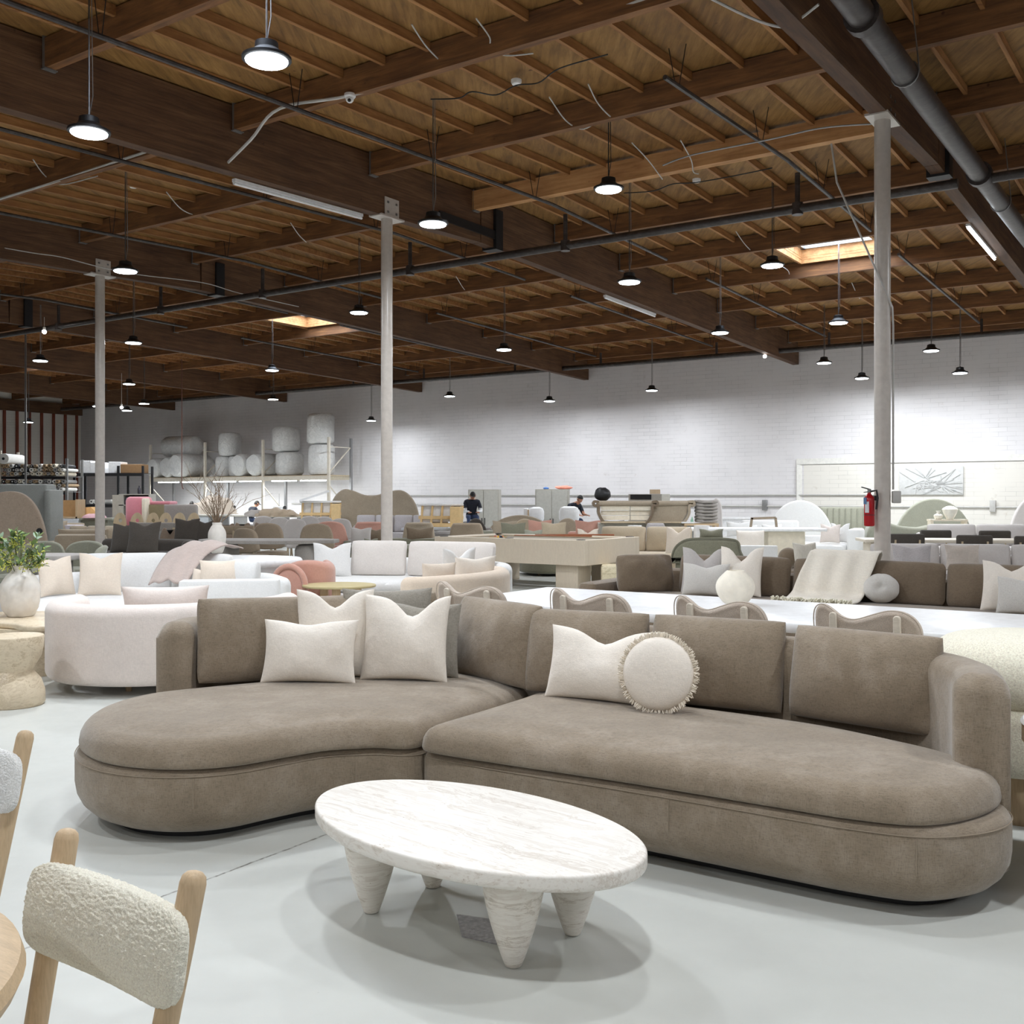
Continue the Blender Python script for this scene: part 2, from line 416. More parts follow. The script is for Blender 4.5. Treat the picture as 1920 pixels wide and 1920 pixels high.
def m_timber(name, c1, c2, c3, axis=0, lam=0.0):
    m, t, b = mat(name); sc = [9, 9, 9]; sc[axis] = .8; v = coords(t, tuple(sc))
    n = noi(t, v, 1.6, 7, .7, .4); big = noi(t, coords(t), .9, 4, .6)
    c = ramp(t, n, [(.3, c1), (.5, c2), (.72, c3)])
    mm = N(t, 'ShaderNodeMix', data_type='RGBA', blend_type='MULTIPLY'); mm.inputs[0].default_value = .8
    lk(t, c, mm.inputs[6]); lk(t, ramp(t, big, [(.3, (.6, .52, .5)), (.65, (1, 1, 1))]), mm.inputs[7]); out = mm.outputs[2]
    kn = noi(t, coords(t, (3, 3, 3)), 3, 1, .3); k2 = N(t, 'ShaderNodeMix', data_type='RGBA', blend_type='MULTIPLY'); k2.inputs[0].default_value = .8
    lk(t, out, k2.inputs[6]); lk(t, ramp(t, kn, [(.17, (.3, .22, .2)), (.21, (1, 1, 1))]), k2.inputs[7]); out = k2.outputs[2]
    if lam:
        sx = N(t, 'ShaderNodeSeparateXYZ'); lk(t, coords(t), sx.inputs[0]); p = N(t, 'ShaderNodeMath', operation='PINGPONG')
        lk(t, sx.outputs[2], p.inputs[0]); p.inputs[1].default_value = lam/2
        k = N(t, 'ShaderNodeMix', data_type='RGBA', blend_type='MULTIPLY'); k.inputs[0].default_value = .7
        lk(t, out, k.inputs[6]); lk(t, ramp(t, p.outputs[0], [(0, (.5, .45, .42)), (.004, (1, 1, 1))]), k.inputs[7]); out = k.outputs[2]
    lk(t, out, b.inputs['Base Color']); b.inputs['Roughness'].default_value = .7; bump(t, b, n, .3, .006)
    return m
FLOOR = m_floor(); BLOCK = m_block('painted_block', s2l(224, 221, 222), s2l(217, 214, 215)); BLOCK2 = m_block('cream_block', s2l(226, 222, 214), s2l(220, 216, 208))
GLU = m_timber('glulam', s2l(72, 49, 32), s2l(104, 73, 48), s2l(130, 97, 66), 0, .04)
PUR = m_timber('purlin_timber', s2l(86, 57, 35), s2l(126, 86, 50), s2l(156, 110, 66), 0)
NEWP = m_timber('new_timber', s2l(165, 118, 72), s2l(198, 148, 96), s2l(218, 172, 120), 0)
JOI = m_timber('joist_timber', s2l(120, 78, 42), s2l(158, 110, 62), s2l(188, 138, 84), 0)
PLY = m_timber('plywood', s2l(106, 76, 36), s2l(142, 104, 52), s2l(168, 128, 72), 1)
STEEL = plain('galvanised_steel', s2l(150, 150, 150), .4, .7); DARK = plain('dark_steel', s2l(50, 50, 52), .5, .6)
PIPE = m_timber('rusty_pipe', s2l(44, 38, 36), s2l(62, 56, 54), s2l(88, 83, 82), 0); PIPE.node_tree.nodes['Principled BSDF'].inputs['Roughness'].default_value = .38
COLP = plain('column_paint', s2l(196, 188, 180), .28); BLACK = plain('black_plastic', s2l(24, 24, 26), .5)
WIRE = plain('white_cable', s2l(190, 188, 184), .5); WHITEP = plain('white_paint', s2l(226, 224, 218), .5)
LED = emit('led_face', (.86, .93, 1), 22)
TUBE = emit('tube_glow', (.88, .95, 1), 14)
# ---- floor, walls
PL, PR, GN, GW = -44.0, 12.5, -9.0, 28.8
mb = MB(); a, b_, c, d = B(GN, PL), B(GN, PR), B(GW, PR), B(GW, PL)
mb.add([a, b_, c, d, a-Vector((0, 0, .2)), b_-Vector((0, 0, .2)), c-Vector((0, 0, .2)), d-Vector((0, 0, .2))], [(0, 1, 2, 3), (7, 6, 5, 4), (0, 4, 5, 1), (1, 5, 6, 2), (2, 6, 7, 3), (3, 7, 4, 0)])
struct(mb.build('floor', FLOOR, smooth=False))
def wall(name, G0, P0, G1, P1, m, top=6.6, th=.2, side=1):
    p0, p1 = B(G0, P0), B(G1, P1); d = (p1-p0); L = d.length; rz = math.atan2(d.y, d.x)
    o = MB().box((L/2, side*th/2, top/2), (L, th, top)).build(name, m, smooth=False)
    o.location = p0; o.rotation_euler = (0, 0, rz); return struct(o)
wall('wall_back', GW, PL-.2, GW, PR+.2, BLOCK, side=1)
wall('wall_left', GN, PL, GW, PL, BLOCK2, side=1)
wall('wall_right', GN, PR, GW, PR, BLOCK, side=-1)
wall('wall_front', GN, PL-.2, GN, PR+.2, BLOCK, side=-1)
# ---- ceiling deck with skylight holes
GK = [10.9+2.43*k for k in range(-8, 8)]
SKY = [(P0, 18.35, 20.45) for P0 in (-6.05, -19.9, -33.6)]
SKY2 = SKY + [(-6.05, 3.77, 5.87), (-19.9, 3.77, 5.87), (7.6, 3.77, 5.87), (7.6, 18.35, 20.45), (-33.6, 3.77, 5.87)]
SW = .85
gs = sorted(set([GN-.2, 13.5, GW+.2]+[s[1] for s in SKY2]+[s[2] for s in SKY2]+[x for x in range(-8, 29, 3)]))
ps = sorted(set([PL-.2, PR+.2]+[s[0]-SW for s in SKY2]+[s[0]+SW for s in SKY2]))
mb = MB(); vv = [B(G, P, deck(G)) for G in gs for P in ps]; ff = []
for i in range(len(gs)-1):
    for j in range(len(ps)-1):
        gm, pm = (gs[i]+gs[i+1])/2, (ps[j]+ps[j+1])/2
        if any(s[1] < gm < s[2] and abs(pm-s[0]) < SW for s in SKY2): continue
        k = i*len(ps)+j; ff.append((k, k+1, k+len(ps)+1, k+len(ps)))
nv = len(vv); vv2 = [p+Vector((0, 0, .05)) for p in vv]
mb.add(vv+vv2, ff+[tuple(i+nv for i in f[::-1]) for f in ff])
ceil = mb.build('ceiling', PLY, smooth=False); struct(ceil)
ceil.rotation_euler = (0, 0, 0)
for i, (P0, g0, g1) in enumerate(SKY2):
    zz = deck((g0+g1)/2); H = .30
    well = MB()
    for (ga, pa, gb, pb) in ((g0-.03, P0-SW-.03, g0-.03, P0+SW+.03), (g1+.03, P0-SW-.03, g1+.03, P0+SW+.03), (g0, P0-SW-.03, g1, P0-SW-.03), (g0, P0+SW+.03, g1, P0+SW+.03)):
        well.beam(B(ga, pa, zz+H/2-.1), B(gb, pb, zz+H/2-.1), .05, H)
    w = struct(well.build('window_%d' % (i+1), NEWP, smooth=False))
    fr = MB()
    for (ga, pa, gb, pb) in ((g0, P0-SW+.05, g1, P0-SW+.05), (g0, P0+SW-.05, g1, P0+SW-.05), (g0+.05, P0-SW, g0+.05, P0+SW), (g1-.05, P0-SW, g1-.05, P0+SW), ((g0+g1)/2, P0-SW, (g0+g1)/2, P0+SW)):
        fr.beam(B(ga, pa, zz+H-.1), B(gb, pb, zz+H-.1), .07, .06)
    fr.build('window_frame', STEEL, w, smooth=False)
    gm, t, bb = mat('skylight_glass_%d' % i) if 'sg' not in MC else (MC['sg'], None, None)
    if t is not None:
        t.nodes.remove(bb); tr = N(t, 'ShaderNodeBsdfTransparent'); tr.inputs[0].default_value = (.92, .95, 1, 1); gl = N(t, 'ShaderNodeBsdfGlossy'); gl.inputs['Roughness'].default_value = .1
        mx = N(t, 'ShaderNodeMixShader'); mx.inputs[0].default_value = .06; lk(t, tr.outputs[0], mx.inputs[1]); lk(t, gl.outputs[0], mx.inputs[2]); lk(t, mx.outputs[0], t.nodes['Material Output'].inputs[0]); MC['sg'] = gm
    pane = MB(); pane.beam(B((g0+g1)/2, P0-SW, zz+H-.07), B((g0+g1)/2, P0+SW, zz+H-.07), g1-g0, .012); pane.build('pane', gm, w, smooth=False)
# ---- girders (along G), purlins (along P), joists (along G)
GP = {2: -2.93, 3: 3.9, 1: -9.88}
glines = [-37.2, -30.37, -23.54, -16.71, -9.88, -2.93, 3.9, 10.7]
def along(name, p0, p1, w, h, m, kids=None, up=None):
    """a beam whose own x axis runs along it, so its grain does too"""
    d = (p1-p0); L = d.length; o = MB().box((L/2, 0, 0), (L, w, h)).build(name, m, smooth=False)
    q3 = d.to_track_quat('X', 'Z'); o.location = p0; o.rotation_mode = 'QUATERNION'; o.rotation_quaternion = q3
    return o
for P in glines:
    for (ga, gb) in ((GN, 13.48), (13.52, GW-.02)):
        struct(along('roof_girder', B(ga, P, roofb(ga)+.4), B(gb, P, roofb(gb)+.4), .17, .8, GLU))
    hg = MB()
    hg.beam(B(13.95, P, roofb(13.95)-.03), B(13.95, P, roofb(13.95)+.62), .28, .2, up=tuple(g))
    struct(hg.build('girder_hinge_plate', DARK, smooth=False))
edges = [PL]+glines+[PR]
hmesh = None
for G in GK:
    for j in range(len(edges)-1):
        pa, pb = edges[j]+(.09 if j else 0), edges[j+1]-.09
        if pb > 11 and G < -6: pass
        zc = deck(G)-.17
        new = (j == 5 and abs(G-13.33) < .1)
        o = along('roof_purlin', B(G, pa, zc-(.03 if new else 0)), B(G, pb, zc-(.03 if new else 0)), .14 if new else .1, .3, NEWP if new else PUR)
        struct(o)
        if j:
            hk = MB().box((.03, 0, -.16), (.07, .14, .01)).box((.02, 0, .0), (.012, .14, .34)).build('beam_hanger', STEEL, o, smooth=False) if hmesh is None else bpy.data.objects.new('beam_hanger', hmesh)
            if hmesh is None: hmesh = hk.data
            else: C.objects.link(hk); hk.parent = o
led = along('wall_ledger_beam', B(GW-.06, PL+.05, deck(GW)-.17), B(GW-.06, PR-.05, deck(GW)-.17), .1, .3, PUR); struct(led)
jn = []
for i in range(len(GK)):
    G0 = GK[i]+.05; G1 = (GK[i+1]-.05) if i < len(GK)-1 else GW-.12
    P = PL+.5
    while P < PR:
        if not any(abs(P-x) < .12 for x in glines) and not any(abs(P-s[0]) < SW+.03 and s[1] > G0-.6 and s[2] < G1+.6 for s in SKY2):
            jn.append((B(G0, P, deck(G0)-.055), B(G1, P, deck(G1)-.055)))
        P += .612
def vis(p):
    if p.y < 1: return False
    x = 960+p.x*F/p.y; y = HY-(p.z-EYE)*F/p.y; return -60 < x < 1980 and -60 < y
near = sorted([k for k, (a_, b2) in enumerate(jn) if vis((a_+b2)/2)], key=lambda k: ((jn[k][0]+jn[k][1])/2).length)[:100]
base = None
rest = MB()
for k, (a_, b2) in enumerate(jn):
    if k in near:
        L = (b2-a_).length
        if base is None or abs(base[1]-L) > .02:
            o = along('joist', a_, b2, .045, .1, JOI); base = (o.data, L)
        else:
            o = bpy.data.objects.new('joist', base[0]); C.objects.link(o); o.location = a_; o.rotation_mode = 'QUATERNION'; o.rotation_quaternion = (b2-a_).to_track_quat('X', 'Z')
        o.parent = ceil
    else: rest.beam(a_, b2, .045, .1)
rj = rest.build('joist', JOI, ceil, smooth=False); rj['kind'] = 'stuff'
# ---- columns
def column(G, P, label, conduit=False):
    t = thing('steel_column', label, 'column', B(G, P), ROT, 'round steel columns under the girders')
    H = roofb(G)
    MB().lathe([(.083, 0), (.083, H-.02)], n=28).build('shaft', COLP, t)
    MB().box((0, 0, .012), (.3, .3, .024)).build('base_plate', COLP, t, smooth=False)
    MB().box((0, 0, H-.012), (.24, .5, .024)).build('cap_plate', COLP, t, smooth=False)
    for s in (-1, 1):
        p = MB().box((s*.094, 0, H+.12), (.014, .3, .28)).build('side_plate', COLP, t, smooth=False)
        bo = MB()
        for y in (-.09, .09):
            for z in (.05, .19): bo.lathe([(.016, 0), (.016, .012)], (0, 0, 0), 8) if False else bo.box((s*.106, y, H+z), (.014, .03, .03))
        bo.build('bolt', STEEL, p, smooth=False)
    return t
c1 = column(11.32, -9.88, 'tall pale round steel column in the middle of the showroom')
c2 = column(11.32, -2.95, 'tall pale round steel column carrying the fire extinguisher')
c0 = column(11.32, -16.71, 'tall pale round steel column at the left beside the charcoal sofa')
column(-6, 3.9, 'tall pale round steel column out of view behind the viewer') if False else None
cn = MB(); pc = B(11.32, -2.95); e = Vector((.107, -.02, 0))
cn.tube([pc+Vector((-.45, .3, 5.35)), pc+Vector((-.42, .2, 4.9)), pc+Vector((-.1, -.08, 3.9)), pc+Vector((.08, -.07, 3.5)), pc+e+Vector((0, 0, 3.3)), pc+e+Vector((0, 0, 1.58))], .011)
cdt = cn.build('conduit', WIRE, c2, world=True)
jb = MB().box(pc+Vector((.13, -.05, 1.5)), (.085, .06, .13), bev=.01).build('junction_box', WIRE, c2, world=True)
# ---- wall trims on the back wall: framed cream area, conduits
def onwall(px, py): # point on the back wall seen at pixel
    k = (px-960)/F; P = (k*.8267*GW-.5626*GW)/(.8266+.5627*k); p = B(GW, P); return P, EYE+(HY-py)*p.y/F
Pf, zf = onwall(1494, 870)
zf = 2.5
fr = along('trim_1', B(GW-.02, Pf, zf), B(GW-.02, PR, zf), .05, .16, WHITEP); struct(fr)
fr = along('trim_2', B(GW-.02, Pf+.08, 0), B(GW-.02, Pf+.08, zf-.085), .05, .16, WHITEP); struct(fr)
m_cr = plain('cream_wall_paint', s2l(226, 223, 214), .6)
struct(MB().beam(B(GW-.006, Pf+.2, 1.25), B(GW-.006, PR-.05, 1.25), .012, 2.3).build('trim_3', BLOCK2, smooth=False))
for z, p0, p1, nm in ((1.56, -26, Pf+2.2, 'upper'), (1.24, -30, PR-.3, 'lower')):
    cdn = MB().tube([B(GW-.04, p0, z), B(GW-.04, p1, z)], .022).build('wall_conduit', WIRE)
    tag(cdn, '%s of the two long thin metal conduits along the white block wall' % nm, 'conduit', 'conduits on the block wall')
for px, nm in ((1435, 'grey socket box on the lower wall conduit by the white arch headboard'), (1862, 'small white socket box on the lower wall conduit at the right')):
    P, z = onwall(px, 946)
    tag(MB().box(B(GW-.05, P, 1.27), (.14, .08, .3), ROT, .01).build('socket_box', STEEL if px < 1500 else WIRE), nm, 'socket box')
# studs on the left wall
RED = m_timber('red_timber', s2l(110, 52, 34), s2l(142, 72, 50), s2l(160, 92, 66), 2)
for k in range(12):
    o = MB().box((0, 0, 2.2), (.09, .1, 4.4)).build('wall_stud', RED, smooth=False); o.location = B(28.55-.58*k, PL+.06, 1.0); o.rotation_euler = (0, 0, ROT); struct(o)
o = along('header_beam', B(21, PL+.08, 5.55), B(GW, PL+.08, 5.55), .12, .5, GLU); struct(o)
# ---- sprinkler pipes
def pipe(name, pts, r, label, group, n=12):
    o = MB().tube(pts, r, n).build(name, PIPE); tag(o, label, 'pipe', group); return o
SM = thing('sprinkler_main', 'thick dark sprinkler main pipe running under the girders through the column row', 'pipe', B(13.9, -2.5, 5.43), 0, 'sprinkler mains')
MB().tube([B(13.9, PL+.5, 5.43), B(13.9, -2.7, 5.43)], .06, 14).build('pipe_run', PIPE, SM, world=True)
MB().tube([B(13.9, -2.3, 5.43), B(13.9, 11.5, 5.43)], .06, 14).build('pipe_run', PIPE, SM, world=True)
for P in (-4.75, -8.45, -11.6, -15.3, -18.4, -22.1):
    MB().tube([B(13.9, P, 5.43), B(13.9, P, 5.92)], .035, 10).lathe([(.075, -.08), (.075, .08)], B(13.9, P, 5.43)) .build('riser', PIPE, SM, world=True)
SM2 = thing('sprinkler_main', 'thick dark sprinkler main pipe running along the far block wall below the roof', 'pipe', B(27.2, -2.5, 5.44), 0, 'sprinkler mains')
MB().tube([B(27.2, PL+1, 5.44), B(27.2, 11, 5.44)], .07, 12).build('pipe_run', PIPE, SM2, world=True)
for P in (-4.75, -8.45, -11.6, -15.3, -18.4, -22.1, -25.3):
    MB().tube([B(27.2, P, 5.44), B(27.2, P, 5.82)], .035, 8).build('riser', PIPE, SM2, world=True)
BP = thing('large_pipe', 'very thick dark steel pipe hung beside the right-hand roof girder', 'pipe', B(8, -2.45, 5.5))
MB().tube([B(-8, -2.45, 5.5), B(21, -2.45, 5.5)], .115, 20).build('pipe_run', PIPE, BP, world=True)
for G in (5.9, 8.8, 13.9):
    MB().tube([B(G-.06, -2.45, 5.5), B(G+.06, -2.45, 5.5)], .15, 20).build('coupling', PIPE, BP, world=True)
for G in (6.4, 10.2, 15.4): 
    MB().tube([B(G, -2.45+.125*math.cos(a*PI/8), 5.5+.125*math.sin(a*PI/8)) for a in range(16)], .008, 6, closed=True).tube([B(G, -2.32, 5.5), B(G, -2.4, deck(G))], .007, 6).build('hanger_ring', STEEL, BP, world=True)
k = 0
for P in (-4.75, -8.45, -11.6, -15.3, -18.4, -22.1, -25.3):
    for ga, gb in ((9.8 if P == -4.75 else 3.0, 17.5), (19.3, 26.9)):
        k += 1
        where = {-4.75: 'the right-hand bay', -8.45: 'the bay beside the middle column', -11.6: 'the bay left of the middle column', -15.3: 'the bay right of the left column', -18.4: 'the bay left of the left column'}.get(P, 'the far left bays')
        bp = thing('sprinkler_branch', 'thin dark sprinkler branch pipe, %s run, roof of %s' % ('near' if ga < 15 else 'far', where), 'pipe', B(ga, P, 5.9), 0, 'sprinkler branch pipes')
        MB().tube([B(ga, P, deck(ga)-.42), B(13.5 if ga < 13 else ga+2, P, deck(13.5 if ga < 13 else ga+2)-.42), B(gb, P, deck(gb)-.42)], .027, 8).build('pipe_run', PIPE, bp, world=True)
        hh = MB()
        G = ga+.3
        while G < gb:
            hh.tube([B(G, P-.1, deck(G)), B(G, P-.02, deck(G)-.43)], .005, 4).tube([B(G, P+.1, deck(G)), B(G, P+.02, deck(G)-.43)], .005, 4); G += 2.43
            hh.build('pipe_hanger', DARK, bp, world=True)
            hh = MB()
# ---- hanging lamps
def spot(p, r=.13, w=None):
    ld = bpy.data.lights.new('lamp_light', 'AREA'); ld.shape = 'DISK'; ld.size = r*2; ld.energy = LAMP_W if w is None else w; ld.color = (.9, .95, 1)
    o = bpy.data.objects.new('lamp_light', ld); C.objects.link(o); o.location = p; return o
def lamp_proto():
    t = thing('hanging_lamp', 'x', 'lamp', (0, 0, 0), 0, 'round hanging factory lamps')
    MB().lathe([(.17, -.035), (.185, -.03), (.185, -.01), (.13, .012), (.09, .05), (.085, .1), (.05, .115), (.02, .12)], n=20).build('housing', BLACK, t)
    MB().lathe([(.155, -.047), (.16, -.036)], n=20).build('lens', LED, t)
    return t
LP = None
def G_of(p): return p.x*g.x+p.y*g.y
def P_of(p): return p.x*q.x+p.y*q.y
def hang(px, py, Y, label, chain=STEEL, w=None):
    global LP
    p = dp(px, py, Y)
    if LP is None: LP = lamp_proto(); t = LP; t.location = p; t['label'] = label
    else: t = dup(LP, p, 0, label)
    top = deck(G_of(p))-.02
    m = MB(); m.tube([(0, 0, .1), (0, 0, top-p.z)], .008, 6); m.tube([(.0, 0, .1), (.03, .01, .3), (.02, 0, top-p.z)], .005, 5)
    m.build('chain', chain, t)
    spot(p-Vector((0, 0, .052)), w=w)
    return t
lamps = [(500, 105, 7.8, 'large bright hanging lamp nearest the viewer, at the top left'), (167, 242, 9.3, 'bright hanging lamp at the far left of the nearer two big ones'),
 (812, 415, 12.4, 'bright hanging lamp just right of the middle column top'), (235, 504, 15.0, 'bright hanging lamp beside the cap of the left column'),
 (1180, 525, 15.8, 'hanging lamp on a long chain right of the middle, above the pool table'), (1350, 621, 20.6, 'hanging lamp over the girder end right of centre'),
 (1572, 602, 19.5, 'hanging lamp below the right-hand skylight, left of the right column'), (1746, 655, 23.2, 'bright hanging lamp right of the right column near the wall top'),
 (1545, 678, 25.0, 'hanging lamp on a thin cable in front of the wall, left of the right column'), (1616, 707, 26.2, 'low hanging lamp just left of the right column against the wall'),
 (1800, 697, 24.6, 'low hanging lamp against the wall at the far right'), (945, 653, 23.0, 'bright hanging lamp to the right of the middle column under the dark girders'),
 (1222, 730, 29.4, 'low hanging lamp against the wall above the grey cabinets'), (1030, 750, 31.3, 'low hanging lamp against the wall near the middle of the photo'),
 (843, 741, 32.6, 'low hanging lamp against the wall right of the middle column'), (696, 787, 36.0, 'lowest hanging lamp against the wall left of the middle column'),
 (510, 692, 26.8, 'hanging lamp below the left skylight'), (512, 747, 34.0, 'hanging lamp above the stored foam rolls on the rack'),
 (250, 640, 22.0, 'hanging lamp right of the left column, second below its cap'), (242, 718, 30.0, 'small hanging lamp right of the left column, third below its cap'),
 (270, 755, 34.0, 'small hanging lamp at the wall corner beside the left column'), (238, 768, 36.0, 'smallest hanging lamp low beside the left column'),
 (183, 760, 35.0, 'small hanging lamp just left of the left column'), (53, 790, 38.0, 'small hanging lamp low at the far left in front of the studs')]
for px, py, Y, lb in lamps: hang(px, py, Y, lb, w=(92 if px > 900 else 62) if 'wall' in lb and Y > 22 else None)
for px, py, Y, lb in ((1141, 350, 12.7, 'dark hanging lamp, dimly lit, in front of the pale new beam'), (1448, 494, 16.0, 'dimly lit dark hanging lamp beside the right-hand skylight'), (673, 583, 19.5, 'dark dim hanging lamp just left of the middle column')):
    t = hang(px, py, Y, lb, DARK, w=25)
# lamps of the part of the hall behind and beside the viewer
for k, (G, P) in enumerate(((4.6, -2.4), (-1.2, -4.6), (1.6, -1.0), (-3.4, -6.4), (1.0, -7.6), (-1.5, 4.2), (5.5, 1.4), (5.8, 7.4), (12.5, 1.2), (13.0, 8.0), (19, 2.5), (2.2, -13.5), (21.5, 8.5), (7.5, -20.5), (26.5, -.5), (-6, -1), (14, -23))):
    p = B(G, P, 4.75); t = dup(LP, p, 0, 'round hanging lamp outside the view'); t['group'] = 'hanging lamps outside the view'
    spot(p-Vector((0, 0, .052)), w=42 if k < 2 else None)

BULB = emit('bulb_glow', (1, .96, .92), 12)
for (px, py, Y, lb) in ((83, 622, 23.6, 'small bare bulb hanging under the black hinge plate at the far left'), (1434, 668, 27.5, 'small bare bulb at the wall end of the middle girder'), (228, 764, 33.0, 'small bare bulb low at the right of the left column')):
    p = dp(px, py, Y); t = thing('light_bulb', lb, 'light bulb', p, 0, 'small bare bulbs')
    MB().lathe([(.03, .03), (.032, .10), (.012, .12)], n=14).build('socket', WHITEP, t); MB().ball((0, 0, 0), .05, 14, 10).build('bulb', BULB, t)
    MB().tube([(0, 0, .1), (0, 0, max(.2, roofb(G_of(p))-p.z))], .006, 5).build('cord', WHITEP, t)
# ================================================================ fabrics and stones
TAUPE = fabric('taupe_velvet', s2l(146, 131, 112), .15, 260, .35, .3, col2=s2l(164, 150, 133))
TAUPE2 = fabric('brown_velvet', s2l(128, 112, 94), .1, 240, .35, .3)
LINEN = fabric('oat_linen', s2l(243, 234, 222), .04, 300, .2, .3)
LINENG = fabric('grey_linen', s2l(160, 154, 143), .06, 300, .2, .3)
WHITEF = fabric('white_linen', s2l(230, 229, 227), .02, 260, .15, .2)
CREAMF = fabric('cream_fabric', s2l(226, 212, 196), .04, 240, .2, .25)
BLUSH = fabric('blush_velvet', s2l(226, 214, 206), .05, 200, .3, .25)
PEACH = fabric('peach_velvet', s2l(222, 204, 184), .05, 200, .3, .25)
PINK = fabric('pink_velvet', s2l(200, 152, 136), .06, 200, .4, .25)
GREYF = fabric('grey_fabric', s2l(158, 152, 146), .06, 240, .25, .3)
LGREY = fabric('light_grey_fabric', s2l(196, 190, 186), .05, 240, .25, .3)
SPECK = boucle('speckled_grey_boucle', s2l(226, 222, 216), 260, .8)
BEIGE = fabric('beige_velvet', s2l(190, 174, 150), .08, 220, .35, .3)
BEIGE2 = fabric('stone_beige', s2l(172, 158, 138), .08, 220, .3, .3)
SAGE = fabric('sage_velvet', s2l(132, 130, 112), .08, 220, .35, .3)
SAGE2 = fabric('pale_sage', s2l(158, 158, 142), .06, 240, .3, .25)
CHAR = fabric('charcoal_fabric', s2l(84, 78, 72), .08, 240, .2, .3)
TAN = fabric('tan_fabric', s2l(160, 144, 124), .06, 260, .2, .3)
BOUC = boucle('cream_boucle', s2l(250, 244, 226), 300, .86)
BOUCW = boucle('white_boucle', s2l(244, 244, 242), 240, .86)
BOUCT = boucle('taupe_boucle', s2l(212, 197, 182), 260, .82)
PEARL = fabric('pearl_fabric', s2l(226, 219, 213), .03, 240, .2, .25)
PALE = fabric('pale_greige', s2l(208, 202, 198), .04, 240, .2, .25)
PALEOAK = wood('pale_table', s2l(222, 212, 196), 1.2, 0, .05)
SHEEP = boucle('sheepskin', s2l(250, 244, 224), 110, .9)
OAK = wood('oak', s2l(198, 172, 138), 1.6, 2, .14)
OAKX = wood('oak_x', s2l(198, 172, 138), 1.6, 0, .14)
OAKD = wood('pale_wood', s2l(188, 170, 142), 1.2, 2, .1)
FLUTE = wood('bleached_veneer', s2l(214, 200, 180), 2.5, 2, .08, .45)
TRAV = travertine('white_travertine', s2l(230, 225, 217), s2l(219, 211, 201), s2l(204, 194, 181), 1.0, st=(.45, 9, 9))
TRAVV = travertine('white_travertine_leg', s2l(234, 228, 218), s2l(220, 211, 199), s2l(198, 188, 173), .8, st=(2.5, 2.5, 16))
TRAVB = travertine('beige_travertine', s2l(214, 198, 172), s2l(200, 182, 154), s2l(180, 160, 132), .9, st=(3, 3, 7))
STONEY = travertine('yellow_stone', s2l(216, 204, 174), s2l(198, 184, 150), s2l(186, 172, 140), .9, st=(3, 3, 7))
WTOP = plain('white_lacquer', s2l(238, 238, 238), .3)
PLASTER = plain('white_plaster', s2l(222, 216, 208), .85)
THREAD = plain('seam_thread', s2l(150, 136, 118), .9)
TAPE = plain('seam_shadow', s2l(60, 52, 44), .9)

def band(path, t, n=8, cap=6, ck=1.0):
    """closed outline of a wall of thickness t that follows an open path"""
    c = [Vector(p) for p in cr([(x, y) for x, y in path], n, False)]; L = []; R = []
    for i, p in enumerate(c):
        d = (c[min(i+1, len(c)-1)]-c[max(i-1, 0)]).normalized(); m = Vector((-d.y, d.x))
        L.append(tuple(p+m*t/2)); R.append(tuple(p-m*t/2))
    def capf(p, d, a0):
        out = []; 
        for k in range(1, cap): a = PI*k/cap; e = Vector((math.cos(a0), math.sin(a0))); f = Vector((-e.y, e.x)); f2 = e*(math.copysign(abs(math.cos(a))**(.5 if ck < 1 else 1), math.cos(a)))*t/2+f*math.sin(a)**(.6 if ck < 1 else 1)*t/2*ck; out.append((p.x+f2.x, p.y+f2.y))
        return out
    d1 = (c[-1]-c[-2]); a1 = math.atan2(d1.y, d1.x); d0 = (c[0]-c[1]); a0 = math.atan2(d0.y, d0.x)
    return ccw(R+capf(c[-1], d1, a1-PI/2)+L[::-1]+capf(c[0], d0, a0-PI/2))
def cushion_at(name, x, y, z, yaw, lean, w, h, t, m, parent=None, label=None, cat=None, group=None, **kw):
    mb = MB().pillow(w, h, t, **kw)
    if parent is not None:
        mb.move((x, y, z), yaw, -lean); return mb.build(name, m, parent, world=True)
    o = mb.build(name, m); o.location = (x, y, z); o.rotation_euler = (-lean, 0, yaw)
    return tag(o, label, cat, group)
R = math.radians
# ================================================================ the big sectional sofa
so = thing('sectional_sofa', 'large taupe velvet sectional sofa with a curved chaise end and one long seat', 'sofa', (0, 4.9, 0))
seatL = cr([(-.44, 4.80), (-.64, 4.80), (-.84, 4.75), (-1.0, 4.63), (-1.17, 4.49), (-1.36, 4.42), (-1.58, 4.435), (-1.80, 4.54), (-1.97, 4.74), (-2.07, 5.0), (-2.08, 5.27), (-1.99, 5.52), (-1.82, 5.68), (-1.3, 5.98), (-.8, 6.2), (-.3, 6.2), (0, 5.95), (.1, 5.72), (-.01, 5.5), (-.22, 5.15)], 6)
seatR = cr([(-.405, 4.745), (-.30, 4.66), (0, 4.48), (.5, 4.19), (1.0, 3.87), (1.2, 3.745), (1.4, 3.665), (1.56, 3.685), (1.72, 3.78), (1.84, 3.91), (1.885, 4.05), (1.83, 4.26), (1.7, 4.48), (1.4, 4.85), (.8, 5.3), (.3, 5.62), (.15, 5.68), (.03, 5.47), (-.19, 5.12), (-.38, 4.83)], 6)
baseL = cr([(-.43, 4.82), (-.64, 4.82), (-.84, 4.78), (-1.0, 4.66), (-1.17, 4.51), (-1.36, 4.43), (-1.58, 4.435), (-1.80, 4.53), (-1.98, 4.72), (-2.08, 4.98), (-2.10, 5.27), (-2.02, 5.55), (-1.85, 5.8), (-1.3, 6.1), (-.8, 6.32), (-.3, 6.38), (0, 6.1), (.1, 5.8), (-.0, 5.5), (-.22, 5.17)], 6)
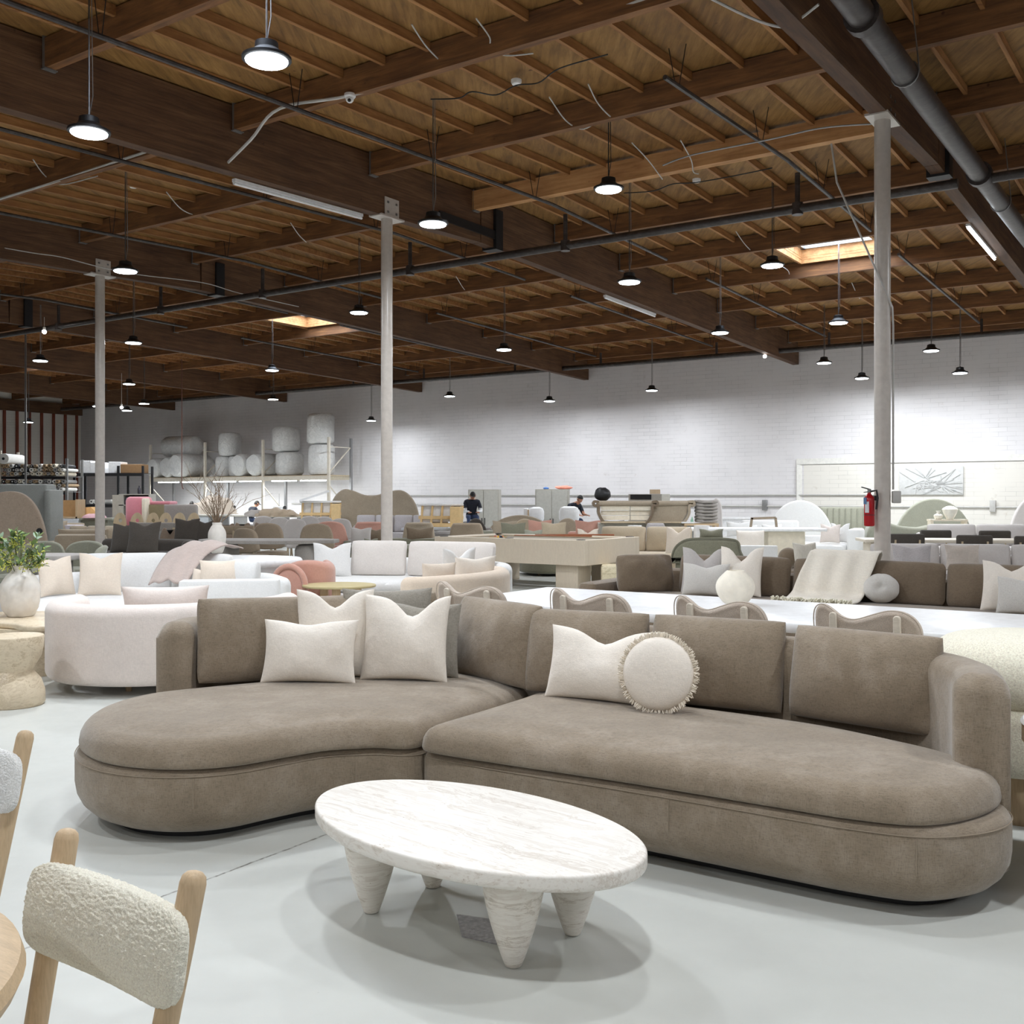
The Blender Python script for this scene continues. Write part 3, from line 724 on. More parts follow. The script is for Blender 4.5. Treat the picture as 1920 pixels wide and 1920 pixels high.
baseR = cr([(-.40, 4.79), (-.30, 4.70), (0, 4.50), (.5, 4.20), (1.0, 3.87), (1.2, 3.745), (1.42, 3.65), (1.6, 3.665), (1.76, 3.74), (1.87, 3.88), (1.91, 4.1), (1.93, 4.3), (1.8, 4.62), (1.4, 4.98), (.8, 5.42), (.35, 5.75), (.16, 5.78), (.04, 5.5), (-.18, 5.16), (-.37, 4.86)], 6)
for o_, nm in ((ccw(baseL), 'curved'), (ccw(baseR), 'straight')):
    MB().pad(o_, .03, .335, .16, .05).build('base', TAUPE, so, world=True)
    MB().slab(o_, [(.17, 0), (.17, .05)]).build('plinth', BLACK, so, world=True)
    st = MB(); ring = [(x, y, .300) for x, y in o_]
    st.tube([Vector((x, y, .305)) for x, y in o_], .0022, 5, closed=True).build('base_seam', THREAD, so, world=True)
for o_ in (ccw(seatL), ccw(seatR)):
    MB().pad(o_, .335, .462, .022, .10, .026, .2).build('seat_cushion', TAUPE, so, world=True)
bpath = [(1.825, 4.04), (1.905, 4.3), (1.86, 4.62), (1.55, 4.95), (1.0, 5.34), (.4, 5.78), (.15, 6.08), (-.15, 6.4), (-.6, 6.47), (-1.2, 6.24), (-1.62, 6.1), (-1.81, 5.93), (-1.845, 5.72)]
bb = MB().pad(band(bpath, .21, ck=.7), .05, .815, .05, .085, .003, .05).build('back_frame', TAUPE, so, world=True)
# vertical seams of the base and arm
for x, y in ((-1.36, 4.425), (-.72, 4.785), (.62, 4.12), (1.42, 3.645)):
    MB().tube([(x, y-.0, .17), (x, y-.002, .30)], .0018, 4).build('base_seam', THREAD, so, world=True)
def bc(x0, y0, x1, y1, h, t, bend=0, seed=0, lean=11, z=.462, push=.10):
    yaw = math.atan2(y1-y0, x1-x0); w = math.hypot(x1-x0, y1-y0)
    nx, ny = -math.sin(yaw), math.cos(yaw)
    return cushion_at('back_cushion', (x0+x1)/2+nx*push, (y0+y1)/2+ny*push, z, yaw, R(lean), w, h, t, TAUPE, so, pinch=.008, full=.42, rc=.018, bend=bend, seed=seed, wr=.004, n=26)
bc(-1.72, 5.66, -.42, 6.08, .47, .27, -.10, 1, 9)
bc(-.42, 6.08, .03, 5.49, .46, .27, 0, 2, 9)
bc(.03, 5.47, .645, 5.21, .445, .27, 0, 3)
bc(.645, 5.21, 1.24, 4.87, .445, .27, 0, 4)
bc(1.25, 4.87, 1.765, 4.40, .435, .27, 0, 5)
# throw pillows on it
PG = 'throw pillows on the taupe sectional'
def tp(x, y, yaw, lean, w, h, t, m, label, z=.483, **kw):
    kw.setdefault('pinch', .07); return cushion_at('throw_pillow', x, y, z, R(yaw), R(lean), w, h, t, m, None, label, 'pillow', PG, **kw)
tp(-1.115, 5.665, -4, 14, .53, .35, .15, LINEN, 'cream lumbar pillow in front of the others at the left of the taupe sectional', chop=.02, seed=3, cc=-.1)
tp(-.60, 5.72, -10, 12, .50, .48, .16, LINEN, 'large square cream pillow with a deep chopped top, rightmost of the left pillow heap', chop=.11, seed=5, cc=.15)
tp(-1.0, 5.83, 2, 8, .44, .50, .14, LINEN, 'square cream pillow with a crumpled dent standing behind the cream lumbar pillow', chop=.09, seed=8)
tp(-.72, 6.0, 6, 6, .52, .49, .14, LINENG, 'grey-beige pillow standing furthest back in the corner of the taupe sectional', chop=.0, seed=9)
tp(-.52, 5.87, -16, 8, .46, .42, .13, LINENG, 'grey-beige pillow peeking out low behind the large chopped cream pillow', chop=.02, seed=10)
tp(.43, 5.14, -31, 14, .62, .37, .15, LINEN, 'cream lumbar pillow with a chopped top on the long seat behind the round one', chop=.07, seed=11)
rp = thing('round_pillow', 'round cream pillow with a fringed rim on the long seat of the taupe sectional', 'pillow', (.68, 4.88, .485), R(-22), PG)
rp.rotation_euler = (R(-10), 0, R(-22))
prof = MB(); rr = .172; M_ = 14
ring = []
for side in (-1, 1):
    for i in range(M_+1):
        a = PI/2*i/M_; ring.append((side, a))
d = MB(); vv = []; n = 48
for i in range(M_): 
    r = rr*math.sin(PI/2*(i+1)/M_) if i < M_-1 else rr
    y = -.058*math.sqrt(max(0, 1-(r/rr)**2.4)); vv.append((r, y))
pts = [(0.002, -.058)]+vv; allp = pts+[(r, -y) for r, y in pts[::-1][1:]]
V3 = []
for r, y in allp:
    for k in range(n): a = 2*PI*k/n; V3.append((r*math.cos(a), y, rr+.012+r*math.sin(a)))
d.add(V3, [(i*n+k, i*n+(k+1) % n, (i+1)*n+(k+1) % n, (i+1)*n+k) for i in range(len(allp)-1) for k in range(n)])
d.build('pillow_body', LINEN, rp)
fr = MB()
for k in range(420):
    a = 2*PI*k/420+random.uniform(-.01, .01); y0 = random.uniform(-.007, .007); L = .020+random.uniform(-.005, .006)
    p0 = Vector((rr*.99*math.cos(a), y0, rr+.012+rr*.99*math.sin(a))); a2 = a+random.uniform(-.06, .06)
    p1 = Vector(((rr+L)*math.cos(a2), y0*2.2-.004, rr+.012+(rr+L)*math.sin(a2)))
    fr.tube([p0, (p0+p1)/2+Vector((0, random.uniform(-.003, .003), 0)), p1], [.0034, .0034, .0022], 4)
FR = plain('fringe_yarn', s2l(232, 222, 206), .9)
f_ = fr.build('fringe', FR, rp); f_['kind'] = 'stuff'
# ================================================================ coffee table
ct = thing('coffee_table', 'low oval white travertine coffee table on four tapered legs in front of the taupe sofa', 'coffee table', (-.15, 3.66, 0), R(-40.1))
MB().pad(ell(.695, .395, 96), .305, .36, .018, .010).build('table_top', TRAV, ct)
for sx, sy in ((-1, -1), (1, -1), (1, 1), (-1, 1)):
    prf = smp([(.012, 0), (.024, .002), (.031, .012), (.052, .07), (.077, .15), (.097, .24), (.102, .306)])
    MB().lathe(prf, (0, 0, 0), 32).move((sx*.335, sy*.158, 0)).build('leg', TRAVV, ct)
pt = MB().add([at(858, 1717, .0), at(925, 1760, .0), at(935, 1738, .0), at(985, 1768, 0)], []) 
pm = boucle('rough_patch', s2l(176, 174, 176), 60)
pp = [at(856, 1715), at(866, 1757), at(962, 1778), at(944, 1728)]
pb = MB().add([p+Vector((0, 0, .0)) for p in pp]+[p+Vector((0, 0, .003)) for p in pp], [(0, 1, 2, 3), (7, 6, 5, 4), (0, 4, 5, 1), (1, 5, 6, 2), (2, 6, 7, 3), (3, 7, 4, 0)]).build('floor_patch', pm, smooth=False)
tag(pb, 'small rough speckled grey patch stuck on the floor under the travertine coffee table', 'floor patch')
# ================================================================ near chairs
def bar_chair(label, loc, rz, m, hero=True, group=None):
    """+y is the side one sits on... the back posts lean to -y at the top; x along the back"""
    t = thing('dining_chair', label, 'chair', loc, rz, group)
    n = 170 if hero else 30
    b = MB().pillow(.48, .17, .075, pinch=0, full=.30, n=n, wr=0)
    def rnd(p):
        u, v = p.x/.24, (p.z-.085)/.085
        x = p.x*math.sqrt(1-.16*abs(v)**6); z = .085+.085*v*math.sqrt(1-.30*abs(u)**12)
        y = p.y+.02*u*u
        k = noise.noise(Vector((p.x*210, p.y*210, p.z*210)))*.0024+noise.noise(Vector((p.x*90, p.y*90+3, p.z*90)))*.001
        s_ = -1 if p.y < 0 else 1
        return (x+k, y+s_*k, z+k)
    b.map(rnd).move((0, .0, .615), 0, R(8)); b.build('backrest', m, t, ang=180)
    for s in (-1, 1):
        top = Vector((s*.2, -.045, .818)); bot = Vector((s*.165, .13, 0))
        pts = [bot.lerp(top, k/8) for k in range(9)]; rd = [.016, .018, .019, .0205, .0215, .022, .0225, .0235, .0235]
        e = (top-bot).normalized(); pts += [top+e*.012, top+e*.019, top+e*.022]; rd += [.021, .014, .004]
        MB().tube(pts, rd, 18).build('leg', OAK, t)
        MB().tube([(s*.2, .5, .42), (s*.22, .56, 0)], [.022, .016], 14).build('leg', OAK, t)
    MB().pad(ccw(rrect(.5, .48, .12, cx=0, cy=.31)), .41, .48, .02, .03, .01, .1).build('seat', m, t)
    MB().box((0, .07, .39), (.4, .03, .05)).build('seat_rail', OAKX, t)
    return t
nv = Vector((-.586, -.81, 0)); chyaw = math.atan2(-nv.x, nv.y) # local +y -> nv
def chair_from(post_mid, yaw): return post_mid
mid = Vector((-.752, 1.915, 0)); yaw1 = math.atan2(nv.y, nv.x)-PI/2
bar_chair('cream bouclé and oak dining chair in the foreground, back towards the sofa', mid+Vector((0, 0, 0)), yaw1, BOUC)
yaw2 = R(152)
bv = Vector((math.cos(yaw2), math.sin(yaw2), 0))
bar_chair('oak dining chair with white bouclé back cut off by the left photo edge', Vector((-1.40, 2.90, 0))+bv*.2, yaw2, BOUCW)
# round pale wood table at the bottom-left corner
rt = thing('round_table', 'rounded pale wood table edge in the bottom left corner', 'table', (-1.255, 1.57, 0))
MB().lathe([(.02, .655), (.36, .655), (.43, .668), (.462, .69), (.472, .712), (.464, .735), (.43, .752), (.4, .757), (.02, .757)], n=64).build('table_top', OAKX, rt)
MB().lathe([(.2, 0), (.2, .02), (.05, .1), (.05, .56), (.2, .66)], n=32).build('pedestal', OAK, rt)
# ================================================================ furniture builders
def curved_sofa(name, label, path, t, h, seat, m, cat='sofa', seat_h=.44, z0=.07, cush=None, group=None, foot=True):
    cx = sum(p[0] for p in seat)/len(seat); cy = sum(p[1] for p in seat)/len(seat)
    o = thing(name, label, cat, (cx, cy, 0), 0, group)
    MB().pad(band(path, t), z0, h, min(.07, t*.35), t/2*.9, .002, .05).build('back_frame', m, o, world=True)
    sp = ccw(cr(seat, 5))
    MB().pad(sp, z0, seat_h-.14, .08, .03).build('base', m, o, world=True)
    MB().pad(sp, seat_h-.13, seat_h, .05, .06, .02, .12).build('seat_cushion', cush or m, o, world=True)
    if foot:
        for k in range(0, len(sp), max(1, len(sp)//4)):
            x, y = sp[k]; x = cx+(x-cx)*.8; y = cy+(y-cy)*.8
            MB().lathe([(.022, 0), (.03, z0+.03)], (x, y, 0), 12).build('foot', OAK, o, world=True)
    return o
def back_cush(parent, pts, z, h, t, m, lean=10, seed=0, push=.0, pinch=.02, full=.32):
    for k in range(len(pts)-1):
        (x0, y0), (x1, y1) = pts[k], pts[k+1]; yaw = math.atan2(y1-y0, x1-x0); w = math.hypot(x1-x0, y1-y0)
        cushion_at('back_cushion', (x0+x1)/2-math.sin(yaw)*push, (y0+y1)/2+math.cos(yaw)*push, z, yaw, R(lean), w, h, t, m, parent, pinch=pinch, full=full, rc=.05, seed=seed+k, wr=.004, n=16)
def sofa(label, loc, rz, w=2.4, d=1.0, m=None, nb=3, back_h=.66, seat_h=.43, arm_h=.6, arm_w=.16, cm=None, ch=.44, name='sofa', arms=(1, 1), r=.06, group=None, depthr=.08, legs=True):
    """local: seat faces -y, back along +y"""
    o = thing(name, label, 'sofa', loc, rz, group); cm = cm or m
    x0 = -w/2+(arm_w if arms[0] else 0); x1 = w/2-(arm_w if arms[1] else 0)
    MB().box((0, 0, .2), (w-.04, d-.04, .26), bev=.04).build('base', m, o)
    MB().box((0, d/2-.1, back_h/2+.04), (w, .2, back_h-.08), bev=r).build('back_frame', m, o)
    for s in (0, 1):
        if arms[s]: MB().box(((-1, 1)[s]*(w/2-arm_w/2), -.02, arm_h/2+.035), (arm_w, d-.04, arm_h-.07), bev=min(r, arm_w*.48)).build('arm', m, o)
    MB().pad(ccw(rrect(x1-x0-.02, d-.26, .08, cx=(x0+x1)/2, cy=-.10)), .31, seat_h, .04, .05, .02, .12).build('seat_cushion', cm, o)
    if nb:
        wc = (x1-x0)/nb
        for k in range(nb):
            mb = MB().pillow(wc, ch, .22, pinch=.01, full=.4, rc=.05, seed=k+int(abs(loc[0]*7)), wr=.004, n=14)
            mb.move((x0+wc*(k+.5), d/2-.27, seat_h+.005), 0, R(-10)); mb.build('back_cushion', cm, o)
    if legs:
        for sx in (-1, 1):
            for sy in (-1, 1): MB().lathe([(.02, 0), (.026, .08)], (sx*(w/2-.12), sy*(d/2-.12), 0), 10).build('foot', OAK, o)
    return o
def pil(label, x, y, z, yaw, w, h, m, lean=12, t=.14, chop=.03, group='loose pillows in the showroom', seed=1, name='throw_pillow', **kw):
    return cushion_at(name, x, y, z, R(yaw), R(lean), w, h, t, m, None, label, 'pillow', group, chop=chop, seed=seed, n=14, **kw)
# ================================================================ white dining table with wavy chairs
dt = thing('dining_table', 'long white rectangular dining table behind the taupe sectional', 'dining table', B(6.6, -2.2), ROT)
MB().box((0, 0, .73), (4.75, 1.28, .06), bev=.012).build('table_top', WTOP, dt)
for s in (-1, 1): MB().box((s*1.6, 0, .35), (.5, .7, .7), bev=.1).build('pedestal', WTOP, dt)
def wavy(n=40, w=.56, h=.30):
    out = []
    for k in range(n+1):
        u = -1+2*k/n; z = h-.045-.035*math.cos(u*PI*1.0)*0-.05*math.cos(u*PI)*-1*(-1)
        out.append(u)
    top = cr([(.28, .12), (.275, .19), (.245, .245), (.19, .278), (.12, .282), (.04, .258), (-.05, .228), (-.12, .236), (-.18, .276), (-.225, .298), (-.262, .285), (-.28, .24), (-.28, .15)], 4, False)
    bot = [(-w/2*.98, h*.25), (-w/2*.85, .05), (-w/2*.6, .0), (w/2*.6, .0), (w/2*.85, .05), (w/2*.98, h*.25)]
    return ccw(top+bot)
def wavy_chair(label, loc, rz):
    t = thing('wavy_chair', label, 'chair', loc, rz, 'wavy-backed chairs at the white dining table')
    # local: backrest plane at y=0, its outside faces -y; seat towards +y
    MB().pad(wavy(), -.03, .03, .028, .028, axis='y').map(lambda p: (p.x, p.y+.35*p.x*p.x-.10*p.z, p.z+.625)).build('backrest', BOUCT, t)
    MB().tube([(x, .35*x*x-.1*z-.034, z+.625) for x, z in wavy()], .0035, 6, closed=True).build('piping', BOUCT, t)
    for s in (-1, 1):
        lg = MB().pad(ccw(rrect(.036, .30, .017, cx=s*.165, cy=.735)), -.018, .014, .006, .006, axis='y').map(lambda p: (p.x, p.y-.034-.1*(p.z-.6), p.z)).build('back_post', PALEOAK, t)
        MB().ball((s*.165, -.072, .85), (.004, .003, .004), 8, 6).build('screw', BLACK, lg)
        for y in (.03, .44): MB().tube([(s*.19, y, .5 if y < .1 else .42), (s*.2, y+(-.03 if y < .1 else .03), 0)], [.019, .015], 12).build('leg', OAK, t)
    MB().pad(ccw(rrect(.52, .5, .16, cx=0, cy=.24)), .40, .47, .03, .035, .01, .1).build('seat', BOUCT, t)
    return t
wc = None
for P, lb in ((-4.15, 'leftmost wavy bouclé chair at the near side of the white table'), (-3.23, 'second wavy bouclé chair from the left at the near side of the white table'),
              (-2.37, 'third wavy bouclé chair from the left, in front of the round cream vase'), (-1.54, 'rightmost wavy bouclé chair at the near side of the white table')):
    loc = B(5.62, P)
    if wc is None: wc = wavy_chair(lb, loc, ROT)
    else: dup(wc, loc, ROT, lb)
vs_ = MB().lathe([(.03, 0)]+smp([(.05, 0), (.085, .02), (.12, .07), (.133, .12), (.125, .16), (.10, .195), (.07, .225), (.058, .235), (.056, .232), (.05, .2)]), n=40, wob=.012).build('vase', plain('cream_ceramic', s2l(232, 224, 208), .8))
vs_.location = B(6.75, -2.74, .761); tag(vs_, 'round textured cream vase standing on the long white dining table', 'vase')
# ================================================================ brown velvet sofa beyond the dining table
bs = thing('sofa', 'long brown velvet sofa with a curved seat beyond the white dining table', 'sofa', B(10.2, -2.3), ROT)
MB().pad(ccw(cr([(-3.2, .45), (-3.25, -.1), (-3.0, -.6), (-2, -.75), (0, -.62), (1.2, -.8), (2.6, -1.0), (3.2, -.6), (3.2, .45)], 5)), .05, .31, .08, .03).build('base', TAUPE2, bs)
MB().pad(ccw(cr([(-3.1, .3), (-3.1, -.1), (-2.9, -.56), (-2, -.7), (0, -.58), (1.2, -.76), (2.6, -.95), (3.1, -.56), (3.1, .3)], 5)), .31, .45, .05, .06, .02, .12).build('seat_cushion', TAUPE, bs)
MB().box((0, .5, .37), (6.5, .2, .66), bev=.08).build('back_frame', TAUPE2, bs)
MB().box((-3.25, -.1, .31), (.22, 1.1, .56), bev=.05).build('arm', TAUPE2, bs)
for x0, x1, yy in ((-2.62, -1.36, .28), (-1.35, .15, .3), (.15, 1.2, .3), (1.2, 2.6, .3)):
    mb = MB().pillow(x1-x0, .43, .24, pinch=.01, full=.4, rc=.05, seed=int(x0*5), wr=.004, n=18); mb.move(((x0+x1)/2, yy, .45), 0, R(-9)); mb.build('back_cushion', TAUPE2, bs)
mb = MB().pillow(.66, .43, .24, pinch=.01, full=.4, rc=.06, seed=4, n=16, wr=.02); mb.move((-2.86, -.02, .45), R(50), R(-9)); mb.build('back_cushion', TAUPE2, bs)
def onsofa(px, py, z=.47): return at(px, py, z)
G2 = 'pillows on the brown velvet sofa'
def onG(px, G, z=0.0):
    k = (px-960)/F; P = (k*.8267*G-.5626*G)/(.8266+.5627*k); return B(G, P, z)
def pG(label, px, G, yaw, w, h, m, **kw):
    p = onG(px, G); return pil(label, p.x, p.y, .475, yaw, w, h, m, group=G2, **kw)
pG('light grey linen pillow with a chopped top, leftmost on the brown sofa', 1318, 10.24, -22, .48, .50, LGREY, chop=.13, seed=2)
pG('speckled lumbar pillow in front of the light grey one on the brown sofa', 1322, 10.06, -24, .50, .34, SPECK, chop=.04, seed=3)
pG('greige chopped pillow right of the speckled lumbar pillow on the brown sofa', 1386, 10.20, -30, .46, .52, LINEN, chop=.14, seed=4)
pG('greige pillow at the right edge of the photo on the brown sofa', 1893, 10.16, -38, .50, .46, LINEN, chop=.08, seed=5)
pG('speckled grey pillow cut by the right edge of the photo', 1915, 9.98, -38, .42, .33, SPECK, chop=.02, seed=6)
p = at(1652, 1126, .47); b_ = MB().ball((0, 0, 0), (.17, .115, .145), 40, 24)
b_.map(lambda v: v*(1-.025*abs(math.cos(4*math.atan2(v.z, v.x))) ** 6*(1 if abs(v.x)+abs(v.z) > .01 else 0))+Vector((0, .05*math.exp(-((v.x**2+v.z**2)/.0012))*(1 if v.y < 0 else -1), 0)))
rb = b_.build('round_pillow', SPECK); rb.location = (p.x*.975, p.y*.975, .615); rb.rotation_euler = (R(-14), 0, R(-25)); tag(rb, 'round tufted grey bouclé pillow on the brown sofa', 'pillow', G2)
# cream throw draped over the brown sofa's back
th = MB(); nu, nv = 30, 44; vv = []
SA = Vector((math.cos(ROT), math.sin(ROT), 0)); SB = Vector((-SA.y, SA.x, 0)); so0 = B(10.2, -2.3)
prof = [(-.38, .475), (-.12, .49), (.07, .52), (.10, .62), (.16, .80), (.22, .925), (.30, .955), (.40, .94), (.48, .90), (.55, .80), (.63, .72), (.66, .55)]
pr2 = cr([(a, b) for a, b in prof], 4, False)
for i, (yy, zz) in enumerate(pr2):
    for k in range(nu+1):
        u = k/nu; f = 1-i/len(pr2)
        x = -1.28+u*(.62+.12*f)+.34*(zz-.5)
        wv = .012*math.sin(u*19+i*.15)*(1 if zz > .5 else .5); vv.append(so0+SA*x+SB*(yy-wv*1)+Vector((0, 0, zz+.012+.006*math.sin(u*13+i))))
m_ = len(pr2); th.add(vv, [(i*(nu+1)+k, i*(nu+1)+k+1, (i+1)*(nu+1)+k+1, (i+1)*(nu+1)+k) for i in range(m_-1) for k in range(nu)])
to = thing('throw_blanket', 'cream throw blanket with a fringe draped over the back of the brown sofa', 'blanket', so0+SA*-.5+Vector((0, 0, .47)))
tb = th.build('blanket', fabric('cream_knit', s2l(246, 238, 224), .03, 150, .3, .4), to, world=True); sm = tb.modifiers.new('s', 'SOLIDIFY'); sm.thickness = .012
fm = MB()
for k in range(120):
    u = k/119; x = -1.30+u*.76; p0 = so0+SA*x+SB*-.37+Vector((0, 0, .485))
    p1 = p0-SB*random.uniform(.05, .1)+SA*random.uniform(-.03, .03)+Vector((0, 0, random.uniform(-.01, .05)))
    fm.tube([p0, (p0+p1)/2+Vector((0, 0, .03)), p1], [.009, .008, .004], 5)
ff_ = fm.build('fringe', SHEEP, to, world=True); ff_['kind'] = 'stuff'
# ================================================================ pool table
poo = thing('pool_table', 'pale fluted wood pool table on four wide legs in the middle of the showroom', 'pool table', B(15.0, -9.7), ROT)
W_, D_ = 3.0, 1.85
for (cx, cy, sx, sy) in ((0, -D_/2+.06, W_, .12), (0, D_/2-.06, W_, .12), (-W_/2+.06, 0, .12, D_-.24), (W_/2-.06, 0, .12, D_-.24)):
    MB().box((cx, cy, .62), (sx, sy, .40), bev=.006).build('side_panel', FLUTE, poo, smooth=False)
MB().box((0, 0, .76), (W_-.24, D_-.24, .04)).build('playing_bed', fabric('greige_felt', s2l(176, 164, 146), .03, 200, .1), poo, smooth=False)
for s in (-1, 1): MB().box((0, s*(D_/2-.15), .80), (W_-.5, .07, .035), bev=.012).build('cushion_rail', FLUTE, poo); MB().box((s*(W_/2-.15), 0, .80), (.07, D_-.5, .035), bev=.012).build('cushion_rail', FLUTE, poo)
for sx in (-1, 0, 1):
    for sy in (-1, 1): MB().lathe([(.07, 0), (.075, .012), (.05, .014)], (sx*(W_/2-.13), sy*(D_/2-.1), .815), 18).build('pocket', BLACK, poo)
for sx in (-1, 1):
    for sy in (-1, 1): MB().box((sx*(W_/2-.42), sy*(D_/2-.35), .21), (.42, .42, .42), bev=.015).build('leg', FLUTE, poo)
base_p = B(15.0, -9.7)
def onpool(x, y, z=.83): return B(15.0+y, -9.7+x, z)
cue = MB().tube([onpool(.0, -.68, .865), onpool(1.35, -.45, .87)], [.006, .014], 8).build('cue', wood('cue_wood', s2l(150, 84, 48), 1, 0)); tag(cue, 'reddish wooden cue lying across the pool table', 'cue')
cue2 = MB().tube([onpool(.1, -.2, .865), onpool(1.38, .25, .87)], [.006, .014], 8).build('cue', MC['cue_wood']); tag(cue2, 'second wooden cue on the pool table, further from the viewer', 'cue')
rk = MB(); 
for k in range(3):
    a0 = 2*PI*k/3; a1 = 2*PI*(k+1)/3; rk.beam(onpool(-.55+.17*math.cos(a0), -.35+.17*math.sin(a0), .80), onpool(-.55+.17*math.cos(a1), -.35+.17*math.sin(a1), .80), .014, .05)
tag(rk.build('ball_rack', OAKX, smooth=False), 'triangular wooden ball rack on the pool table', 'ball rack')
bcols = [(210, 60, 50), (230, 180, 50), (40, 40, 42), (236, 232, 222), (60, 90, 170), (220, 120, 60), (120, 50, 50), (236, 226, 200), (50, 120, 80)]
for k, c_ in enumerate(bcols):
    nm = ['red', 'yellow', 'black', 'white', 'blue', 'orange', 'maroon', 'cream', 'green'][k]
    o = MB().ball((0, 0, 0), .0286, 14, 10).build('pool_ball', plain('ball_'+nm, s2l(*c_), .15)); o.location = onpool(-.60+.062*(k % 3)+.02, -.41+.055*(k//3), .809)
    tag(o, '%s pool ball in the rack on the pool table' % nm, 'ball', 'pool balls in the rack')
# ================================================================ blush loveseat, stone tables, plant at the left
ls = curved_sofa('loveseat', 'blush white curved loveseat seen from behind at the left', [(-3.62, 8.65), (-3.60, 8.25), (-3.38, 7.93), (-3.0, 7.80), (-2.6, 7.86), (-2.2, 8.12), (-1.95, 8.5), (-1.9, 8.8)], .2, .69,
                 [(-3.5, 8.7), (-3.45, 8.2), (-3.0, 7.9), (-2.5, 7.98), (-2.05, 8.5), (-2.0, 8.95), (-2.7, 9.1), (-3.3, 9.0)], BLUSH, z0=.08)
pil('blush lumbar pillow sticking up above the back of the blush loveseat', -2.72, 8.17, .45, 12, .66, .36, BLUSH, lean=-8, chop=.0, t=.2, seed=4, group='pillows on the left seats')
hg = MB().lathe([(.20, 0), (.212, .02), (.21, .1), (.185, .18), (.14, .235), (.13, .25), (.15, .29), (.185, .35), (.2, .42), (.205, .49), (.20, .5)], n=48)
hg = hg.build('side_table', TRAVB); hg.location = (-3.60, 7.50, 0); tag(hg, 'hourglass-shaped beige stone side table at the left edge', 'side table')
wt = thing('stone_table', 'low stone table with a wavy edged top beside the blush loveseat', 'table', (-4.35, 9.0, 0))
MB().pad(ccw(cr([(-3.75, 8.55), (-3.95, 8.45), (-4.15, 8.62), (-4.4, 8.7), (-4.7, 8.6), (-4.95, 8.9), (-4.8, 9.4), (-4.3, 9.55), (-3.85, 9.4), (-3.68, 9.0)], 7)), .40, .455, .022, .022).build('table_top', TRAVB, wt, world=True)
MB().lathe([(.40, 0), (.40, .40)], (-4.15, 9.0, 0), 40).build('pedestal', TRAVB, wt, world=True)
vz = MB().lathe(smp([(.10, 0), (.115, .015), (.15, .09), (.165, .18), (.158, .27), (.125, .34), (.085, .385), (.068, .41), (.07, .44), (.062, .44), (.058, .38), (.04, .2)]), n=48, wob=.03)
vz.map(lambda p: p+Vector((p.x, p.y, 0)).normalized()*noise.noise(p*22)*.007 if (p.x or p.y) else p)
vz = vz.build('vase', PLASTER); vz.location = (-4.31, 9.1, .457); tag(vz, 'large rough white plaster vase holding green leaves on the stone table', 'vase')
pl = thing('green_bouquet', 'bouquet of green leaves and yellow-green blossom in the rough white vase', 'plant', (-4.31, 9.1, .82))
rs = random.Random(3); GREEN = plain('leaf_green', s2l(112, 136, 78), .5); GREEN2 = plain('leaf_bluegreen', s2l(140, 160, 136), .55); STEM = plain('stem', s2l(96, 100, 60), .7); YEL = plain('blossom', s2l(206, 208, 104), .7)
tips = []
st = MB()
for k in range(26):
    a = rs.uniform(0, 2*PI); rr = rs.uniform(.04, .24); hh = rs.uniform(.06, .42)*(1-rr*.8)
    e = Vector((rr*math.cos(a), rr*math.sin(a), hh)); b0 = Vector((.02*math.cos(a), .02*math.sin(a), -.05)); mdd = b0.lerp(e, .5)+Vector((0, 0, .06))
    st.tube([pl.location+b0, pl.location+mdd, pl.location+e], [.004, .003, .002], 5); tips.append((b0, mdd, e))
sto = st.build('stems', STEM, pl, world=True); sto['kind'] = 'stuff'
def leafmb(mb, c, d, L, w, up):
    d = d.normalized(); r = d.cross(up).normalized(); u = r.cross(d); vv = []
    for i in range(5):
        t = i/4; ww = w*math.sin(PI*min(1, t*.95+.03))**.8; cz = u*(.12*L*math.sin(PI*t))
        vv += [c+d*L*t-r*ww+cz, c+d*L*t+cz*.6, c+d*L*t+r*ww+cz]
    mb.add(vv, [(i*3+j, i*3+j+1, i*3+j+4, i*3+j+3) for i in range(4) for j in range(2)])
for mname, M__, cnt in (('leaves', GREEN, 150), ('leaves', GREEN2, 70)):
    lm = MB()
    for k in range(cnt):
        b0, mdd, e = rs.choice(tips); t = rs.uniform(.35, 1); c = (mdd.lerp(e, t) if t > .3 else b0.lerp(mdd, t))
        d = Vector((rs.uniform(-1, 1), rs.uniform(-1, 1), rs.uniform(-.5, .8)))+(e-b0).normalized()*.5
        leafmb(lm, pl.location+c, d, rs.uniform(.06, .11), rs.uniform(.012, .022), Vector((rs.uniform(-.4, .4), rs.uniform(-.4, .4), 1)))
    lo = lm.build(mname, M__, pl, world=True); lo['kind'] = 'stuff'
bl = MB()
for k in range(60):
    b0, mdd, e = rs.choice(tips); c = mdd.lerp(e, rs.uniform(.2, 1))
    for j in range(9): bl.ball(pl.location+c+Vector((rs.gauss(0, .018), rs.gauss(0, .018), rs.gauss(0, .018))), .0065, 6, 4)
bo = bl.build('blossoms', YEL, pl, world=True); bo['kind'] = 'stuff'
